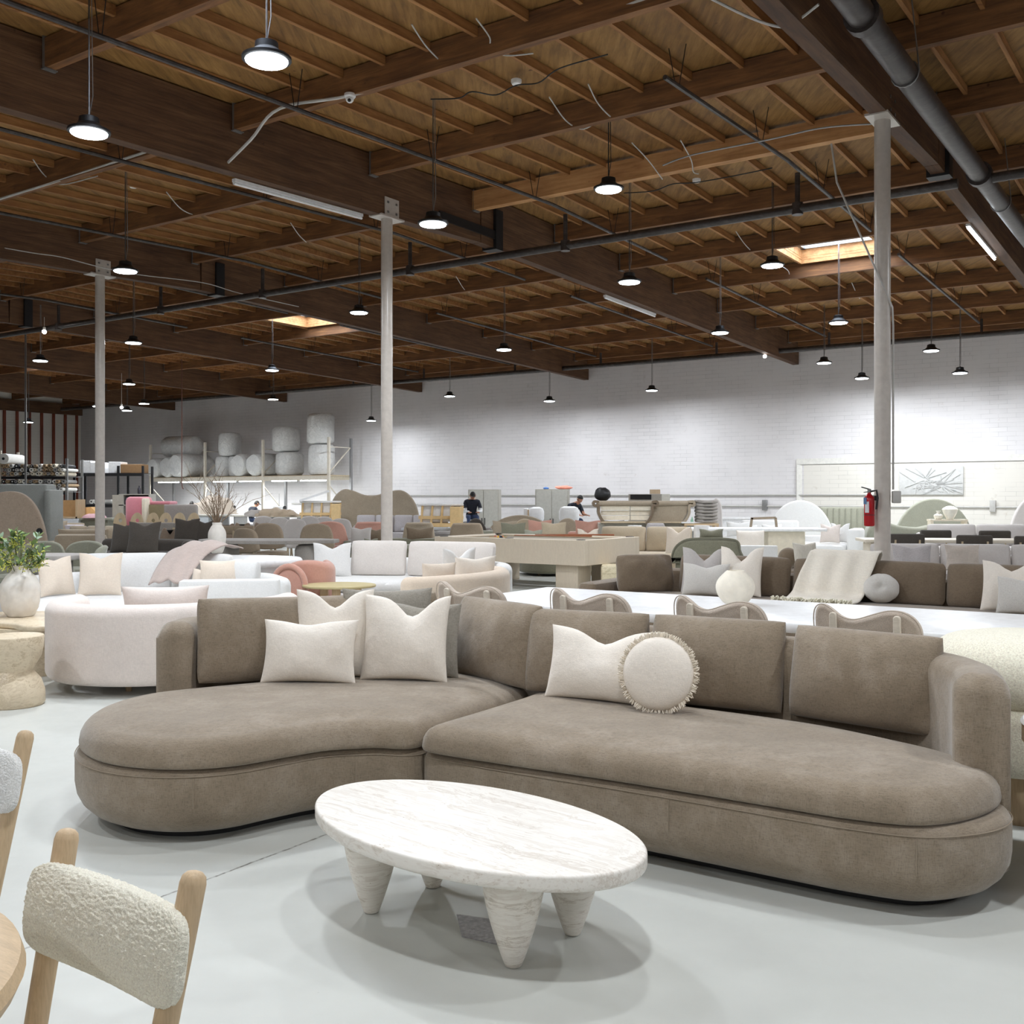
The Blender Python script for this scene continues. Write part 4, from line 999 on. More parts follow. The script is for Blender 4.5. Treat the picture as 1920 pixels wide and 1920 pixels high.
# ================================================================ white U-shaped sofa at the left
ws = curved_sofa('sofa', 'large white sofa wrapping around behind the blush loveseat', [(-4.75, 9.9), (-5.1, 10.6), (-5.05, 11.4), (-4.4, 12.0), (-3.5, 12.0), (-2.75, 11.5), (-2.42, 10.9)], .2, .66,
                 [(-4.9, 10.1), (-4.95, 11.2), (-4.3, 11.85), (-3.5, 11.85), (-2.7, 11.3), (-2.6, 10.6), (-3.3, 10.3), (-4.0, 9.9), (-4.6, 9.7)], WHITEF, cush=WHITEF)
MB().box((-2.84, 10.46, .36), (.98, .2, .62), R(9), bev=.03).build('arm', WHITEF, ws, world=True)
back_cush(ws, [(-4.72, 11.35), (-3.78, 11.55), (-3.05, 11.2)], .45, .44, .22, WHITEF, 9, 3)
back_cush(ws, [(-2.98, 10.85), (-2.62, 10.72)], .45, .40, .2, WHITEF, 4, 9)
GL = 'pillows on the left seats'
pil('tan-edged cream pillow at the left end of the white sofa', -4.78, 10.95, .46, 60, .42, .42, CREAMF, seed=1, group=GL)
pil('cream pillow left of the middle on the white sofa, next to the tan-edged one', -4.35, 10.95, .46, 12, .44, .46, CREAMF, chop=.05, seed=2, group=GL)
pil('small cream pillow leaning low inside the right arm of the white sofa', -3.20, 10.75, .46, -25, .36, .30, CREAMF, seed=3, group=GL)
pil('cream pillow with a pointed top inside the right arm of the white sofa', -2.98, 10.68, .46, 20, .44, .40, CREAMF, seed=5, group=GL, chop=.0)
th2 = MB(); vv = []; path2 = cr([(-3.62, 10.95, .56), (-3.6, 11.1, .70), (-3.55, 11.3, .86), (-3.46, 11.42, .94), (-3.40, 11.56, .95), (-3.3, 11.76, .90)], 4, False)
for i, (x, y, z) in enumerate(path2):
    for k in range(21):
        u = k/20; vv.append((x-.20+u*(.44+.003*i), y-.05-.12*u+.02*math.sin(u*17+i*.2), z+.02+.014*math.sin(u*15+i*.3)+.05*math.sin(PI*u)))
th2.add(vv, [(i*21+k, i*21+k+1, (i+1)*21+k+1, (i+1)*21+k) for i in range(len(path2)-1) for k in range(20)])
t2 = th2.build('throw_blanket', fabric('mauve_knit', s2l(190, 174, 166), .06, 120, .3, .4)); sm = t2.modifiers.new('s', 'SOLIDIFY'); sm.thickness = .014
tag(t2, 'mauve-grey throw draped over the back cushion of the white sofa', 'blanket')
# ================================================================ white oval table with branch vase, pink chair
ot = thing('oval_table', 'white table with a thick rounded top behind the white sofa', 'table', (-3.55, 13.0, 0), R(-2))
MB().pad(ell(.93, .5, 64), .64, .75, .05, .05).build('table_top', WTOP, ot)
for s in (-1, 1): MB().lathe([(.26, 0), (.26, .65)], (s*.5, 0, 0), 28).build('pedestal', WTOP, ot)
bv_ = MB().lathe(smp([(.06, 0), (.075, .01), (.105, .1), (.118, .2), (.112, .28), (.08, .35), (.062, .375), (.064, .40), (.055, .40), (.045, .3)]), n=36, wob=.02).build('vase', PLASTER)
pv = at(407, 1037, .752); bv_.location = pv; tag(bv_, 'tall white plaster vase with bare branches on the rounded white table', 'vase')
br = thing('bare_branches', 'bundle of bare brown branches standing in the tall white vase', 'branches', pv+Vector((0, 0, .3)))
tw = MB(); rs = random.Random(11)
def twig(p, d, L, r, lv):
    pts = [p]; 
    for k in range(4):
        d = (d+Vector((rs.uniform(-.3, .3), rs.uniform(-.3, .3), rs.uniform(-.15, .15)))).normalized(); pts.append(pts[-1]+d*L/4)
        if lv and rs.random() < .75: twig(pts[-1], (d+Vector((rs.uniform(-.9, .9), rs.uniform(-.9, .9), .2))).normalized(), L*.4, r*.6, lv-1)
    tw.tube(pts, [r, r*.9, r*.75, r*.6, r*.4], 5)
for k in range(17): twig(pv+Vector((0, 0, .34)), Vector((rs.uniform(-.45, .62), rs.uniform(-.3, .3), 1)).normalized(), rs.uniform(.4, .68), .006, 2)
twig(pv+Vector((0, 0, .34)), Vector((-.5, 0, 1)).normalized(), .8, .006, 2)
two = tw.build('twigs', plain('twig_brown', s2l(128, 108, 88), .8), br, world=True); two['kind'] = 'stuff'
pk = thing('tub_chair', 'round pink velvet tub chair beside the arm of the white sofa', 'chair', (-2.44, 12.35, 0))
MB().pad(arcband(.30, .13, 190, 400), .05, .76, .06, .063).map(lambda p: (p.x, p.y, p.z-(.0 if p.z < .5 else .9*(p.x-.02)**2))).move((-2.42, 12.45, 0)).build('backrest', PINK, pk, world=True)
MB().pad(ell(.25, .25, 32), .05, .43, .05, .07, .02, .1).move((-2.42, 12.45, 0)).build('seat', PINK, pk, world=True)
MB().pad(ccw(ell(.21, .24, 40, 0, .34)), -.08, .08, .07, .07, axis='y').move((-2.56, 12.0, .14), R(-14)).build('arm', PINK, pk, world=True)
MB().tube([(-2.56+.2*math.cos(R(-14))*math.cos(a*PI/12), 12.0-.075+.2*math.sin(R(-14))*math.cos(a*PI/12), .48+.225*math.sin(a*PI/12)) for a in range(13)], .035, 10).build('arm_roll', PINK, pk, world=True)
# ================================================================ cream sofa in the centre and peach loveseat in front of it
cs = curved_sofa('sofa', 'cream white curved sofa in the centre behind the taupe sectional', [(-2.55, 13.2), (-2.62, 13.9), (-2.2, 14.4), (-1.4, 14.45), (-.6, 14.05), (-.15, 13.4), (-.1, 12.9)], .2, .66,
                 [(-2.6, 13.3), (-2.55, 13.9), (-2.1, 14.3), (-1.4, 14.3), (-.6, 13.95), (-.2, 13.3), (-.8, 12.95), (-1.6, 13.0), (-2.3, 13.0)], WHITEF, cush=WHITEF)
back_cush(cs, [(-2.16, 13.85), (-1.40, 13.75), (-.22, 13.25)], .45, .48, .24, PEARL, 9, 5)
pil('white pillow with creases at the left end of the cream sofa', -2.36, 13.62, .45, 8, .5, .46, WHITEF, chop=.07, seed=12, group=GL)
pc_ = curved_sofa('loveseat', 'peach velvet curved loveseat seen from behind in front of the cream sofa', [(-1.02, 10.4), (-.78, 10.52), (-.42, 10.9), (-.17, 11.4), (-.14, 11.9), (-.38, 12.3)], .2, .70,
                  [(-1.1, 10.5), (-.8, 10.6), (-.45, 11.0), (-.2, 11.5), (-.25, 12.1), (-.7, 12.3), (-1.2, 11.9), (-1.35, 11.1)], PEACH)
pil('greige lumbar pillow standing on the peach loveseat, nearest its right end', -.42, 11.45, .45, 38, .56, .40, LINEN, lean=-5, chop=.02, seed=13, group='pillows on the peach loveseat')
pil('white pillow with a pointed corner behind the greige lumbar pillow', -.62, 11.75, .45, 45, .5, .48, WHITEF, lean=-5, chop=.1, seed=14, group='pillows on the peach loveseat')
pil('small beige pillow at the left of the pillows on the peach loveseat', -.78, 10.95, .45, 30, .40, .36, CREAMF, lean=-4, chop=.0, seed=15, group='pillows on the peach loveseat')
gt = thing('side_table', 'low gold-edged wooden side table in front of the cream sofa', 'side table', (-1.98, 11.9, 0))
MB().pad(ell(.42, .36, 40), .47, .50, .012, .012).move((-1.98, 11.9, 0)).build('table_top', wood('gold_wood', s2l(190, 176, 132), 1, 0, .1), gt, world=True)
for a in (30, 150, 270): MB().lathe([(.05, 0), (.05, .47)], (-1.98+.22*math.cos(R(a)), 11.9+.2*math.sin(R(a)), 0), 16).build('leg', OAK, gt, world=True)
# ================================================================ right edge: sheepskin chair, round stone table, lower bench
sc_ = thing('lounge_chair', 'cream sheepskin lounge chair cut off by the right edge of the photo', 'chair', (2.42, 4.95, 0))
def shp(r, n=36): return [(2.44+r*math.cos(2*PI*k/n)*1.0, 4.98+r*.92*math.sin(2*PI*k/n)) for k in range(n)]
MB().pad(shp(.42), .52, .84, .13, .15, .02, .15).build('backrest', SHEEP, sc_, world=True)
MB().pad(shp(.40), .22, .54, .08, .08).build('seat', SHEEP, sc_, world=True)
MB().lathe([(.28, 0), (.28, .24)], (2.44, 4.98, 0), 28).build('pedestal', OAK, sc_, world=True)
wtb = thing('round_table', 'white round side table on a pale wood rim at the right edge of the photo', 'side table', (2.42, 4.06, 0))
MB().lathe([(.02, .58), (.38, .58), (.39, .592), (.38, .605), (.02, .605)], (2.42, 4.06, 0), 48).build('table_top', WTOP, wtb, world=True)
MB().lathe([(.385, .52), (.385, .58), (.3, .58)], (2.42, 4.06, 0), 48).build('rim', OAKX, wtb, world=True)
MB().lathe(smp([(.16, 0), (.28, .08), (.34, .2), (.32, .34), (.24, .5), (.24, .53)]), (2.42, 4.06, 0), 40).build('pedestal', GREYF, wtb, world=True)
# ================================================================ middle and far furniture
GM = 'upholstered pieces in the middle rows'
def sc(px, Y): return (px-960)*Y/F
def panel_outline(name, label, cat, out, px, Y, z0, t, m, yaw=0.0, group=None, edge=.04, hole=None):
    o = MB().pad(ccw(out), -t/2, t/2, min(edge, t*.48), min(edge, t*.48), axis='y').build(name, m)
    o.location = (sc(px, Y), Y, z0); o.rotation_euler = (0, 0, yaw); tag(o, label, cat, group)
    if hole:
        h = MB().lathe([(.055, -.01), (.055, .012)], n=16).map(lambda p: (p.x+hole[0], -t/2-p.z, p.y+hole[1])).build('vent_hole', BLACK, o)
    return o
def arch(w, h, n=30, k=2.0):
    return [(w/2, 0)]+[(w/2*math.cos(PI*i/n), h*math.sin(PI*i/n)**(1/1.15)) for i in range(1, n)]+[(-w/2, 0)]
# ---- row of seats between the dark sofa and the grey dining table
ch = thing('sofa', 'charcoal fabric sofa with loose square pillows at the left column', 'sofa', (sc(258, 17.3), 17.5, 0), R(-14))
MB().pad(ccw(rrect(2.0, 1.0, .3)), .05, .40, .06, .03).build('base', CHAR, ch)
MB().pad(ccw(rrect(1.95, .95, .3)), .40, .56, .05, .06, .02, .12).build('seat_cushion', CHAR, ch)
MB().pad(band([(-.88, .32), (-.5, .42), (.3, .42), (.75, .3), (.86, .0)], .2), .1, .78, .05, .09).build('back_frame', CHAR, ch)
GC = 'charcoal pillows'
pil('charcoal square pillow, left one of the pair on the near charcoal sofa', sc(226, 17.2), 17.25, .57, -14, .46, .50, CHAR, seed=20, group=GC)
pil('large charcoal square pillow with a chopped top, right one of the near pair', sc(264, 16.9), 16.95, .57, -8, .56, .54, CHAR, seed=21, chop=.06, group=GC)
cd2 = curved_sofa('sofa', 'second charcoal sofa, mostly hidden, right of the one at the left column', [(sc(330, 19), 19.5), (sc(360, 19.3), 19.8), (sc(410, 19.3), 19.6)], .2, .66,
                  [(sc(330, 19), 19.4), (sc(360, 19.2), 19.7), (sc(408, 19.2), 19.5), (sc(405, 18.6), 18.7), (sc(350, 18.6), 18.5), (sc(330, 18.7), 18.7)], CHAR)
pil('charcoal pillow left of the other on the second charcoal sofa', sc(347, 19.1), 19.1, .56, -6, .48, .56, CHAR, seed=22, group=GC)
pil('charcoal pillow with a creased top beside the branch vase', sc(380, 19.1), 19.1, .56, -10, .56, .54, CHAR, seed=23, chop=.05, group=GC)
# big stone-beige sofa left of the column, its blank end turned to the viewer
a1 = thing('sofa', 'stone beige sofa seen from its tall flat back left of the left column', 'sofa', (sc(152, 20.8), 20.8, 0), R(8))
MB().box((0, 0, .40), (1.0, .22, .72), bev=.09).build('back_frame', BEIGE2, a1); MB().box((0, .5, .25), (1.0, .8, .36), bev=.06).build('seat', BEIGE2, a1)
mb = MB().pillow(.98, .5, .2, pinch=.03, full=.35, n=14); mb.move((0, .22, .36), 0, R(6)); mb.build('back_cushion', BEIGE2, a1)
a2 = sofa('beige sofa with tall loose cushions behind the green leaves at the left', (sc(62, 25), 25.2, 0), R(2), 2.4, 1.0, BEIGE2, 3, .66, .43, .58, .16)
pil('light stone pillow leaning against the right arm of the beige sofa at the left', sc(104, 24.2), 24.2, .46, 30, .55, .5, BEIGE2, lean=14, seed=31, group=GM)
a3 = sofa('pale beige sofa in the row behind, its cushions just above the stone sofa', (sc(168, 22.6), 22.6, 0), R(-3), 1.5, 1.0, BEIGE2, 3, .66, .43, .56, .16)
# wavy shell chairs around the mauve-grey table
mt = thing('dining_table', 'mauve-grey small table between rounded shell chairs at the far left', 'table', (sc(104, 14), 14.0, 0), R(-6))
MB().pad(ccw(rrect(.72, .7, .2)), .66, .73, .02, .02).build('table_top', LGREY, mt); MB().lathe([(.22, 0), (.22, .67)], n=24).build('pedestal', GREYF, mt)
def shell_chair(label, loc, rz, m=None, w=.6, h=.80, hump=False, seatm=None, group='rounded shell chairs'):
    m = m or GREYF; t = thing('shell_chair', label, 'chair', loc, rz, group)
    if hump: o = cr([(w/2, .12), (w/2*.98, .24), (w/2*.72, .36), (w/2*.3, .33), (0, .27), (-w/2*.3, .33), (-w/2*.72, .36), (-w/2*.98, .24), (-w/2, .12), (-w/2*.6, 0), (w/2*.6, 0)], 4); hh = .36
    else: o = cr([(w/2*.92, 0), (w/2, .2), (w/2*.8, .4), (w/2*.35, .47), (-w/2*.35, .47), (-w/2*.8, .4), (-w/2, .2), (-w/2*.92, 0)], 4); hh = .47
    MB().pad(ccw(o), -.04, .04, .035, .035, axis='y').map(lambda p: (p.x, p.y+(-1.0)*p.x*p.x-.12*p.z+.30, p.z+h-hh)).build('backrest', m, t)
    MB().pad(ccw(rrect(w*.9, .54, .2)), .36, .46, .03, .04, .01, .1).build('seat', seatm or m, t)
    for sx in (-1, 1):
        for sy in (-1, 1): MB().tube([(sx*.18, sy*.18, .38), (sx*.22, sy*.22, 0)], [.02, .014], 10).build('leg', OAKD, t)
    return t
sh0 = shell_chair('pale shell chair right of the mauve-grey table, its rounded side to the viewer', (sc(160, 14), 14.0, 0), R(-75), SAGE2, .7, .84)
dup(sh0, (sc(60, 15), 15.2, 0), R(5), 'pale shell chair behind the mauve-grey table, left of centre')
dup(sh0, (sc(132, 15), 15.3, 0), R(-10), 'pale shell chair behind the mauve-grey table, right of centre')
dup(sh0, (sc(34, 14), 14.0, 0), R(70), 'pale shell chair at the left photo edge behind the leaves')
# round-hole wooden chair backs in a row (unupholstered)
def hole_chair(label, loc, rz=0.0):
    t = thing('bare_chair', label, 'chair', loc, rz, 'bare wooden chair shells with a round hole')
    out = arch(.5, .50); out = [(x*(1.0-.0*y), y) for x, y in out]
    n = len(out); mb = MB(); inn = [(.07*math.cos(2*PI*k/n), .2+.07*math.sin(2*PI*k/n)) for k in range(n)]
    o2 = []
    for k in range(n):
        a = 2*PI*k/n; dx, dz = math.cos(a), math.sin(a); tt = 9
        best = None
        for i in range(n):
            ax, az = out[i]; bx, bz = out[(i+1) % n]; az -= .2; bz -= .2; den = dx*(bz-az)-dz*(bx-ax)
            if abs(den) < 1e-9: continue
            s_ = (ax*(bz-az)-az*(bx-ax))/den; u_ = (ax*dz-az*dx)/den
            if s_ > 0 and -1e-6 <= u_ <= 1+1e-6 and s_ < tt: tt = s_
        o2.append((dx*tt, dz*tt+.2))
    for y in (-.012, .012): mb.v += [Vector((x, y, z)) for x, z in o2]+[Vector((x, y, z)) for x, z in inn]
    for k in range(n):
        j = (k+1) % n; N2 = 2*n
        mb.f += [(k, j, n+j, n+k), (N2+k, N2+n+k, N2+n+j, N2+j), (k, N2+k, N2+j, j), (n+k, n+j, N2+n+j, N2+n+k)]
    mb.map(lambda p: (p.x, p.y-.9*p.x*p.x+.2, p.z+.42)); mb.build('backrest', OAKD, t)
    MB().box((0, -.05, .40), (.46, .46, .04)).build('seat', OAKD, t, smooth=False)
    return t
ordn = ['first', 'second', 'third', 'fourth', 'fifth', 'sixth']; hc = None
lt = thing('work_table', 'long low table carrying the row of bare wooden chair shells', 'table', (sc(292, 24.3), 24.3, 0))
MB().box((0, 0, .78), (2.25, .6, .04)).build('table_top', GREYF, lt, smooth=False)
for x in (-1, 0, 1): MB().box((x, 0, .38), (.06, .5, .76)).build('leg', STEEL, lt, smooth=False)
for k, px in enumerate((222, 254, 284, 308, 334, 361)):
    loc = (sc(px, 24.2), 24.2, .802-.235); lb = '%s bare wooden chair shell with a round hole, counted from the left column' % ordn[k]
    if hc is None: hc = hole_chair(lb, loc); hc.scale = (.62, .62, .62)
    else: dup(hc, loc, 0, lb)
# bar-back dining chairs (grey) around
def bar_back(label, loc, rz, m, group, w=.5, h=.82, hb=.17):
    t = thing('dining_chair', label, 'chair', loc, rz, group)
    MB().box((0, .2, h-hb/2), (w, .07, hb), bev=.034).build('backrest', m, t)
    MB().box((0, 0, .43), (.46, .46, .09), bev=.04).build('seat', m, t)
    for sx in (-1, 1):
        MB().tube([(sx*.19, .23, h-.1), (sx*.20, .21, 0)], [.018, .015], 8).build('leg', OAKD, t); MB().tube([(sx*.19, -.18, .4), (sx*.21, -.2, 0)], [.018, .014], 8).build('leg', OAKD, t)
    return t
GB = 'bar-backed dining chairs at the far left tables'
bb0 = bar_back('grey bar-backed chair, leftmost in front of the holed wooden shells', (sc(276, 21), 21.0, 0), PI, GREYF, GB, .42, .99)
dup(bb0, (sc(314, 21), 21.0, 0), PI, 'grey bar-backed chair, second from the left before the holed wooden shells')
dup(bb0, (sc(352, 21), 21.0, 0), PI, 'grey bar-backed chair, third from the left before the holed wooden shells')
bb1 = bar_back('tan bar-backed chair just right of the branch vase', (sc(425, 20.6), 20.6, 0), PI, TAN, GB, .42, .94)
dup(bb1, (sc(462, 20.6), 20.6, 0), PI, 'tan bar-backed chair, second right of the branch vase')
BRN = fabric('brown_boucle_cloth', s2l(140, 122, 106), .06, 240, .3, .3)
hump0 = shell_chair('brown hump-backed chair below the grey bar-backed chairs', (sc(322, 19.6), 19.8, 0), PI, BRN, .40, .92, True, group='brown hump-backed chairs')
for px, Y, lb in ((378, 23, 'brown hump-backed chair left of the branch vase'), (431, 23, 'brown hump-backed chair, first right of the branch vase'), (460, 23.6, 'brown hump-backed chair, second right of the branch vase'), (496, 24, 'brown hump-backed chair, third right of the branch vase')):
    dup(hump0, (sc(px, Y), Y, 0), PI, lb)
# grey dining table, octagonal
gd = thing('dining_table', 'long grey dining table with clipped corners on slab legs, behind the branch vase', 'dining table', (sc(497, 17.6), 17.7, 0), R(-4))
MB().pad(ccw([(-1.15, -.1), (-.95, -.5), (.5, -.6), (1.2, -.15), (1.2, .25), (.8, .5), (-.9, .5), (-1.15, .3)]), .72, .78, .01, .01).build('table_top', GREYF, gd)
for x in (-.7, .7): MB().box((x, 0, .35), (.28, .7, .72), bev=.1).build('leg', GREYF, gd)
# row of light grey oval-backed chairs and beige ones
GO = 'light grey oval-backed chairs'
ov = None
for k, (px, Y, wd_) in enumerate(((498, 21.5, 1), (528, 21.2, 1), (558, 20.6, 1), (584, 21.4, 1), (610, 21.8, 1), (642, 20.8, 1))):
    lb = '%s light grey oval-backed chair, counting from the left, behind the grey table' % ordn[k]
    if ov is None: ov = shell_chair(lb, (sc(px, Y+3), Y+3, 0), PI, LGREY, .52, 1.05, group=GO)
    else: dup(ov, (sc(px, Y+3), Y+3, 0), PI, lb, scale=(1, 1, 1-.02*(k % 3)))
be = shell_chair('beige tub chair with a broad back at the left of the grey table', (sc(510, 20), 20.0, 0), R(170), TAN, .62, 1.0, group='beige tub chairs')
dup(be, (sc(595, 19.6), 19.6, 0), R(186), 'beige tub chair with a broad back at the right of the grey table')
dup(be, (sc(474, 19.4), 19.4, 0), R(150), 'low beige tub chair left of the other two behind the grey table', scale=(1, 1, .92))
pkc = shell_chair('dusty pink square-backed chair behind the right beige tub chair', (sc(620, 22.2), 22.2, 0), R(185), PINK, .7, .98, group='dusty pink chairs')
# lavender grey sofa and the large wavy headboard behind the middle column
LAV = fabric('lavender_grey', s2l(184, 178, 178), .05, 240, .25, .25)
lv = sofa('lavender-grey four-cushion sofa behind the middle column', (sc(737, 29), 29.0, 0), R(0), 2.35, 1.0, LAV, 4, .70, .50, .6, .12, ch=.50)
hb = panel_outline('headboard', 'very large taupe headboard with a wavy top behind the middle column', 'headboard',
    [(1.02, 0), (1.02, .25), (.93, .62), (.78, .88), (.55, .99), (.3, .96), (.05, .9), (-.2, .905), (-.45, .98), (-.62, 1.0), (-.82, .9), (-.95, .66), (-1.03, .3), (-1.02, 0)], 701, 31.0, .02, .14, BEIGE2)
o_ = cr([(x*1.38, z*1.71) for x, z in ((1.02, 0), (1.02, .25), (.96, .62), (.82, .86), (.6, .985), (.3, .96), (.05, .9), (-.2, .905), (-.45, .98), (-.66, 1.0), (-.85, .87), (-.97, .62), (-1.03, .3), (-1.02, 0))], 4)
me_ = MB().pad(ccw(o_), -.07, .07, .05, .05, axis='y').build('tmp', BEIGE2); hb.data = me_.data; bpy.data.objects.remove(me_)
# taupe tub chairs right of the column and in front of the wall
TB = 'broad square-backed tub chairs'
def tub(label, px, Y, rz, m, w=.8, h=.76, back=None):
    t = thing('tub_chair', label, 'chair', (sc(px, Y), Y, 0), rz, TB)
    MB().pad(ccw(cr([(w/2*.9, 0), (w/2, .25), (w/2*.86, .42), (w/2*.6, .45), (-w/2*.6, .45), (-w/2*.86, .42), (-w/2, .25), (-w/2*.9, 0)], 4)), -.07, .07, .05, .05, axis='y').map(lambda p: (p.x, p.y-.2*p.x*p.x+.3-.1*p.z, p.z+h-.45)).build('backrest', m, t)
    MB().pad(ccw(rrect(w, .8, .2)), .04, .42, .06, .07).build('seat', m, t)
    for s in (-1, 1): MB().box((s*(w/2-.06), -.02, .46), (.13, .62, .2), bev=.06).build('arm', m, t)
    return t
tub('taupe square-backed tub chair immediately right of the middle column', 789, 24.0, R(175), BEIGE2, .70, .92)
tub('taupe square-backed tub chair just behind the left end of the pool table', 875, 23.4, R(183), TAN, .74, .92)
tub('dusty pink tub chair with a sage side just left of the middle column', 697, 24.5, R(178), PINK, .74, .92)
pil('brown velvet pillow leaning on the tub chair right of the middle column', sc(787, 22.8), 22.8, .50, 4, .60, .34, TAUPE2, lean=8, seed=41, group=GM)
pil('small brown pillow on the sofa behind the taupe tub chairs', sc(827, 28), 27.6, .60, 6, .46, .34, TAUPE2, lean=8, seed=42, group=GM)
pil('light grey pillow standing left of the middle column', sc(676, 22), 22.0, .50, -8, .46, .36, LGREY, lean=8, seed=43, group=GM)
pil('dark brown pillow between the grey pillow and the middle column', sc(704, 22.4), 22.4, .50, -8, .34, .32, TAUPE2, lean=8, seed=44, group=GM)
pil('small dark sage pillow lying low beside the brown one near the column', sc(694, 21.4), 21.4, .46, -8, .30, .2, SAGE, lean=20, seed=45, group=GM)
sofa('long low grey sofa behind the taupe tub chairs right of the middle column', (sc(862, 28.2), 28.3, 0), R(-3), 1.7, 1.0, GREYF, 0, .66, .56, .6, .14)
sl = sofa('sage grey sofa low behind the cream sofa at the middle column', (sc(745, 22.2), 22.4, 0), R(-3), 2.2, 1.1, SAGE, 0, .60, .46, .58, .14)
# sofas behind the pool table
s1 = sofa('sage sofa with a low back behind the middle of the pool table', (sc(962, 26), 26.3, 0), R(-6), 2.3, 1.0, SAGE2, 0, .64, .43, .56, .16)
GPZ = 'mixed pillows on the sofas behind the pool table'
for px, Y, w, h, m, lb, sd in ((962, 25.4, .62, .42, SAGE, 'dark sage pillow left of centre behind the pool table', 50), (946, 25.8, .62, .46, BEIGE2, 'beige pillow just left of the dark sage one behind the pool table', 51),
    (1012, 25.8, .60, .48, PINK, 'dusty pink pillow centrally behind the pool table', 52), (1038, 25.3, .62, .44, BEIGE, 'olive beige pillow right of centre behind the pool table', 53),
    (1000, 24.9, .44, .26, SAGE2, 'small pale sage pillow lying in front behind the pool table', 54)):
    pil(lb, sc(px, Y), Y, .46, -4, w, h, m, lean=10, seed=sd, group=GPZ)
s2 = sofa('dusty rose sofa behind the right half of the pool table', (sc(1110, 26), 26.1, 0), R(-10), 1.3, 1.0, PINK, 0, .62, .43, .54, .16)
pil('large dusty rose pillow behind the cue end of the pool table', sc(1103, 25.4), 25.4, .48, -6, .66, .46, PINK, lean=8, seed=55, group=GPZ)
pil('cream chopped pillow in front of the dusty rose one at the pool table', sc(1102, 24.4), 24.4, .44, -8, .50, .32, CREAMF, lean=8, seed=56, chop=.1, group=GPZ)
s3 = sofa('light grey sofa with a rumpled pillow right of the dusty rose sofa', (sc(1174, 27.2), 27.4, 0), R(-12), 1.0, 1.0, LGREY, 0, .62, .43, .58, .18)
pil('rumpled light grey pillow on the light grey sofa below the scroll daybed', sc(1151, 26.2), 26.3, .48, -4, .56, .44, GREYF, lean=8, seed=57, group=GPZ)
for px, Y, w, m, lb in ((975, 29.0, 2.1, BEIGE2, 'wide stone beige arched headboard behind the sage sofa'), (984, 27.8, .95, BEIGE, 'narrower beige arched back standing before the wide arched headboard'), (892, 28.4, .74, CHAR, 'dark charcoal arched back left of the wide beige arch'), (1064, 27.6, .9, BEIGE2, 'pale stone rounded back left of the dusty rose pillow')):
    hgt = {2.1: .98, .95: .90, .74: .90, .9: .92}[w]
    o = panel_outline('arched_back', lb, 'headboard', arch(w, hgt), px, Y, .02, .16, m, 0, 'arched upholstered backs')
# beige sofa right of the pool table
bsf = sofa('beige two-cushion sofa right of the pool table', (sc(1212, 19.6), 20.0, 0), R(-16), 2.1, 1.05, BEIGE, 2, .64, .43, .56, .16, ch=.5)
pil('cream chopped pillow at the right end of the beige two-cushion sofa', sc(1272, 18.9), 19.0, .46, -28, .48, .50, CREAMF, lean=8, seed=58, chop=.1, group=GM)
sp_ = MB().box((0, 0, .21), (.62, .5, .42), bev=.03).build('stone_plinth', STONEY); sp_.location = (sc(1164, 16.6), 16.6, 0); sp_.rotation_euler = (0, 0, R(-6)); tag(sp_, 'squat yellowish travertine plinth standing right of the pool table leg', 'plinth')
gs = curved_sofa('sofa', 'round-fronted sage ottoman sofa seen under the pool table', [(sc(975, 19.6), 20.6), (sc(990, 19.6), 19.9), (sc(1030, 19.2), 19.6), (sc(1075, 19.6), 19.9), (sc(1088, 20), 20.8)], .2, .60,
                 [(sc(980, 19.8), 20.6), (sc(995, 19.6), 19.9), (sc(1030, 19.2), 19.7), (sc(1070, 19.6), 20.0), (sc(1080, 20.3), 20.9), (sc(1030, 21.2), 21.2)], SAGE, z0=.05)
# sage curved loveseat
gl = thing('loveseat', 'sage green loveseat with a curved piped back behind the brown sofa', 'sofa', (sc(1326, 17.2), 17.3, 0), R(-12))
o_ = cr([(.45, 0), (.48, .22), (.44, .36), (.26, .40), (.0, .40), (-.26, .38), (-.42, .26), (-.48, .08), (-.46, 0)], 5)
MB().pad(ccw([(x*1.15, z) for x, z in o_]), -.09, .09, .07, .07, axis='y').map(lambda p: (p.x, p.y-.3, p.z+.43)).build('backrest', SAGE, gl)
MB().tube([(x*1.15, -.38, z+.43) for x, z in o_], .012, 6, closed=True).build('piping', SAGE, gl)
MB().box((0, .1, .26), (.98, .9, .44), bev=.08).build('seat', SAGE, gl)
pil('small sage velvet pillow perched on the sage loveseat top', sc(1337, 17.2), 17.35, .80, -6, .40, .17, SAGE, lean=10, seed=59, group=GM)
# white lamp shades / white block stools
for px, py, Y, lb in ((1190, 996, 20.5, 'white drum-shaped stool behind the beige sofa, the left one'), (1315, 1000, 19.6, 'white drum-shaped stool above the beige sofa, the right one')):
    z = EYE-(985-HY)*Y/F
    o = MB().lathe([(.14, 0), (.14, z*.999)], n=28).build('drum_stool', WTOP); o.location = (sc(px, Y), Y, 0); tag(o, lb, 'stool', 'white drum stools')
# lilac chair, sage small chair
tub('lilac-grey tub chair between the two white drum stools', 1223, 24.2, R(190), LAV, .46, .90)
tub('pale sage low tub chair right of the lilac-grey one', 1262, 23.4, R(175), SAGE2, .40, .82)
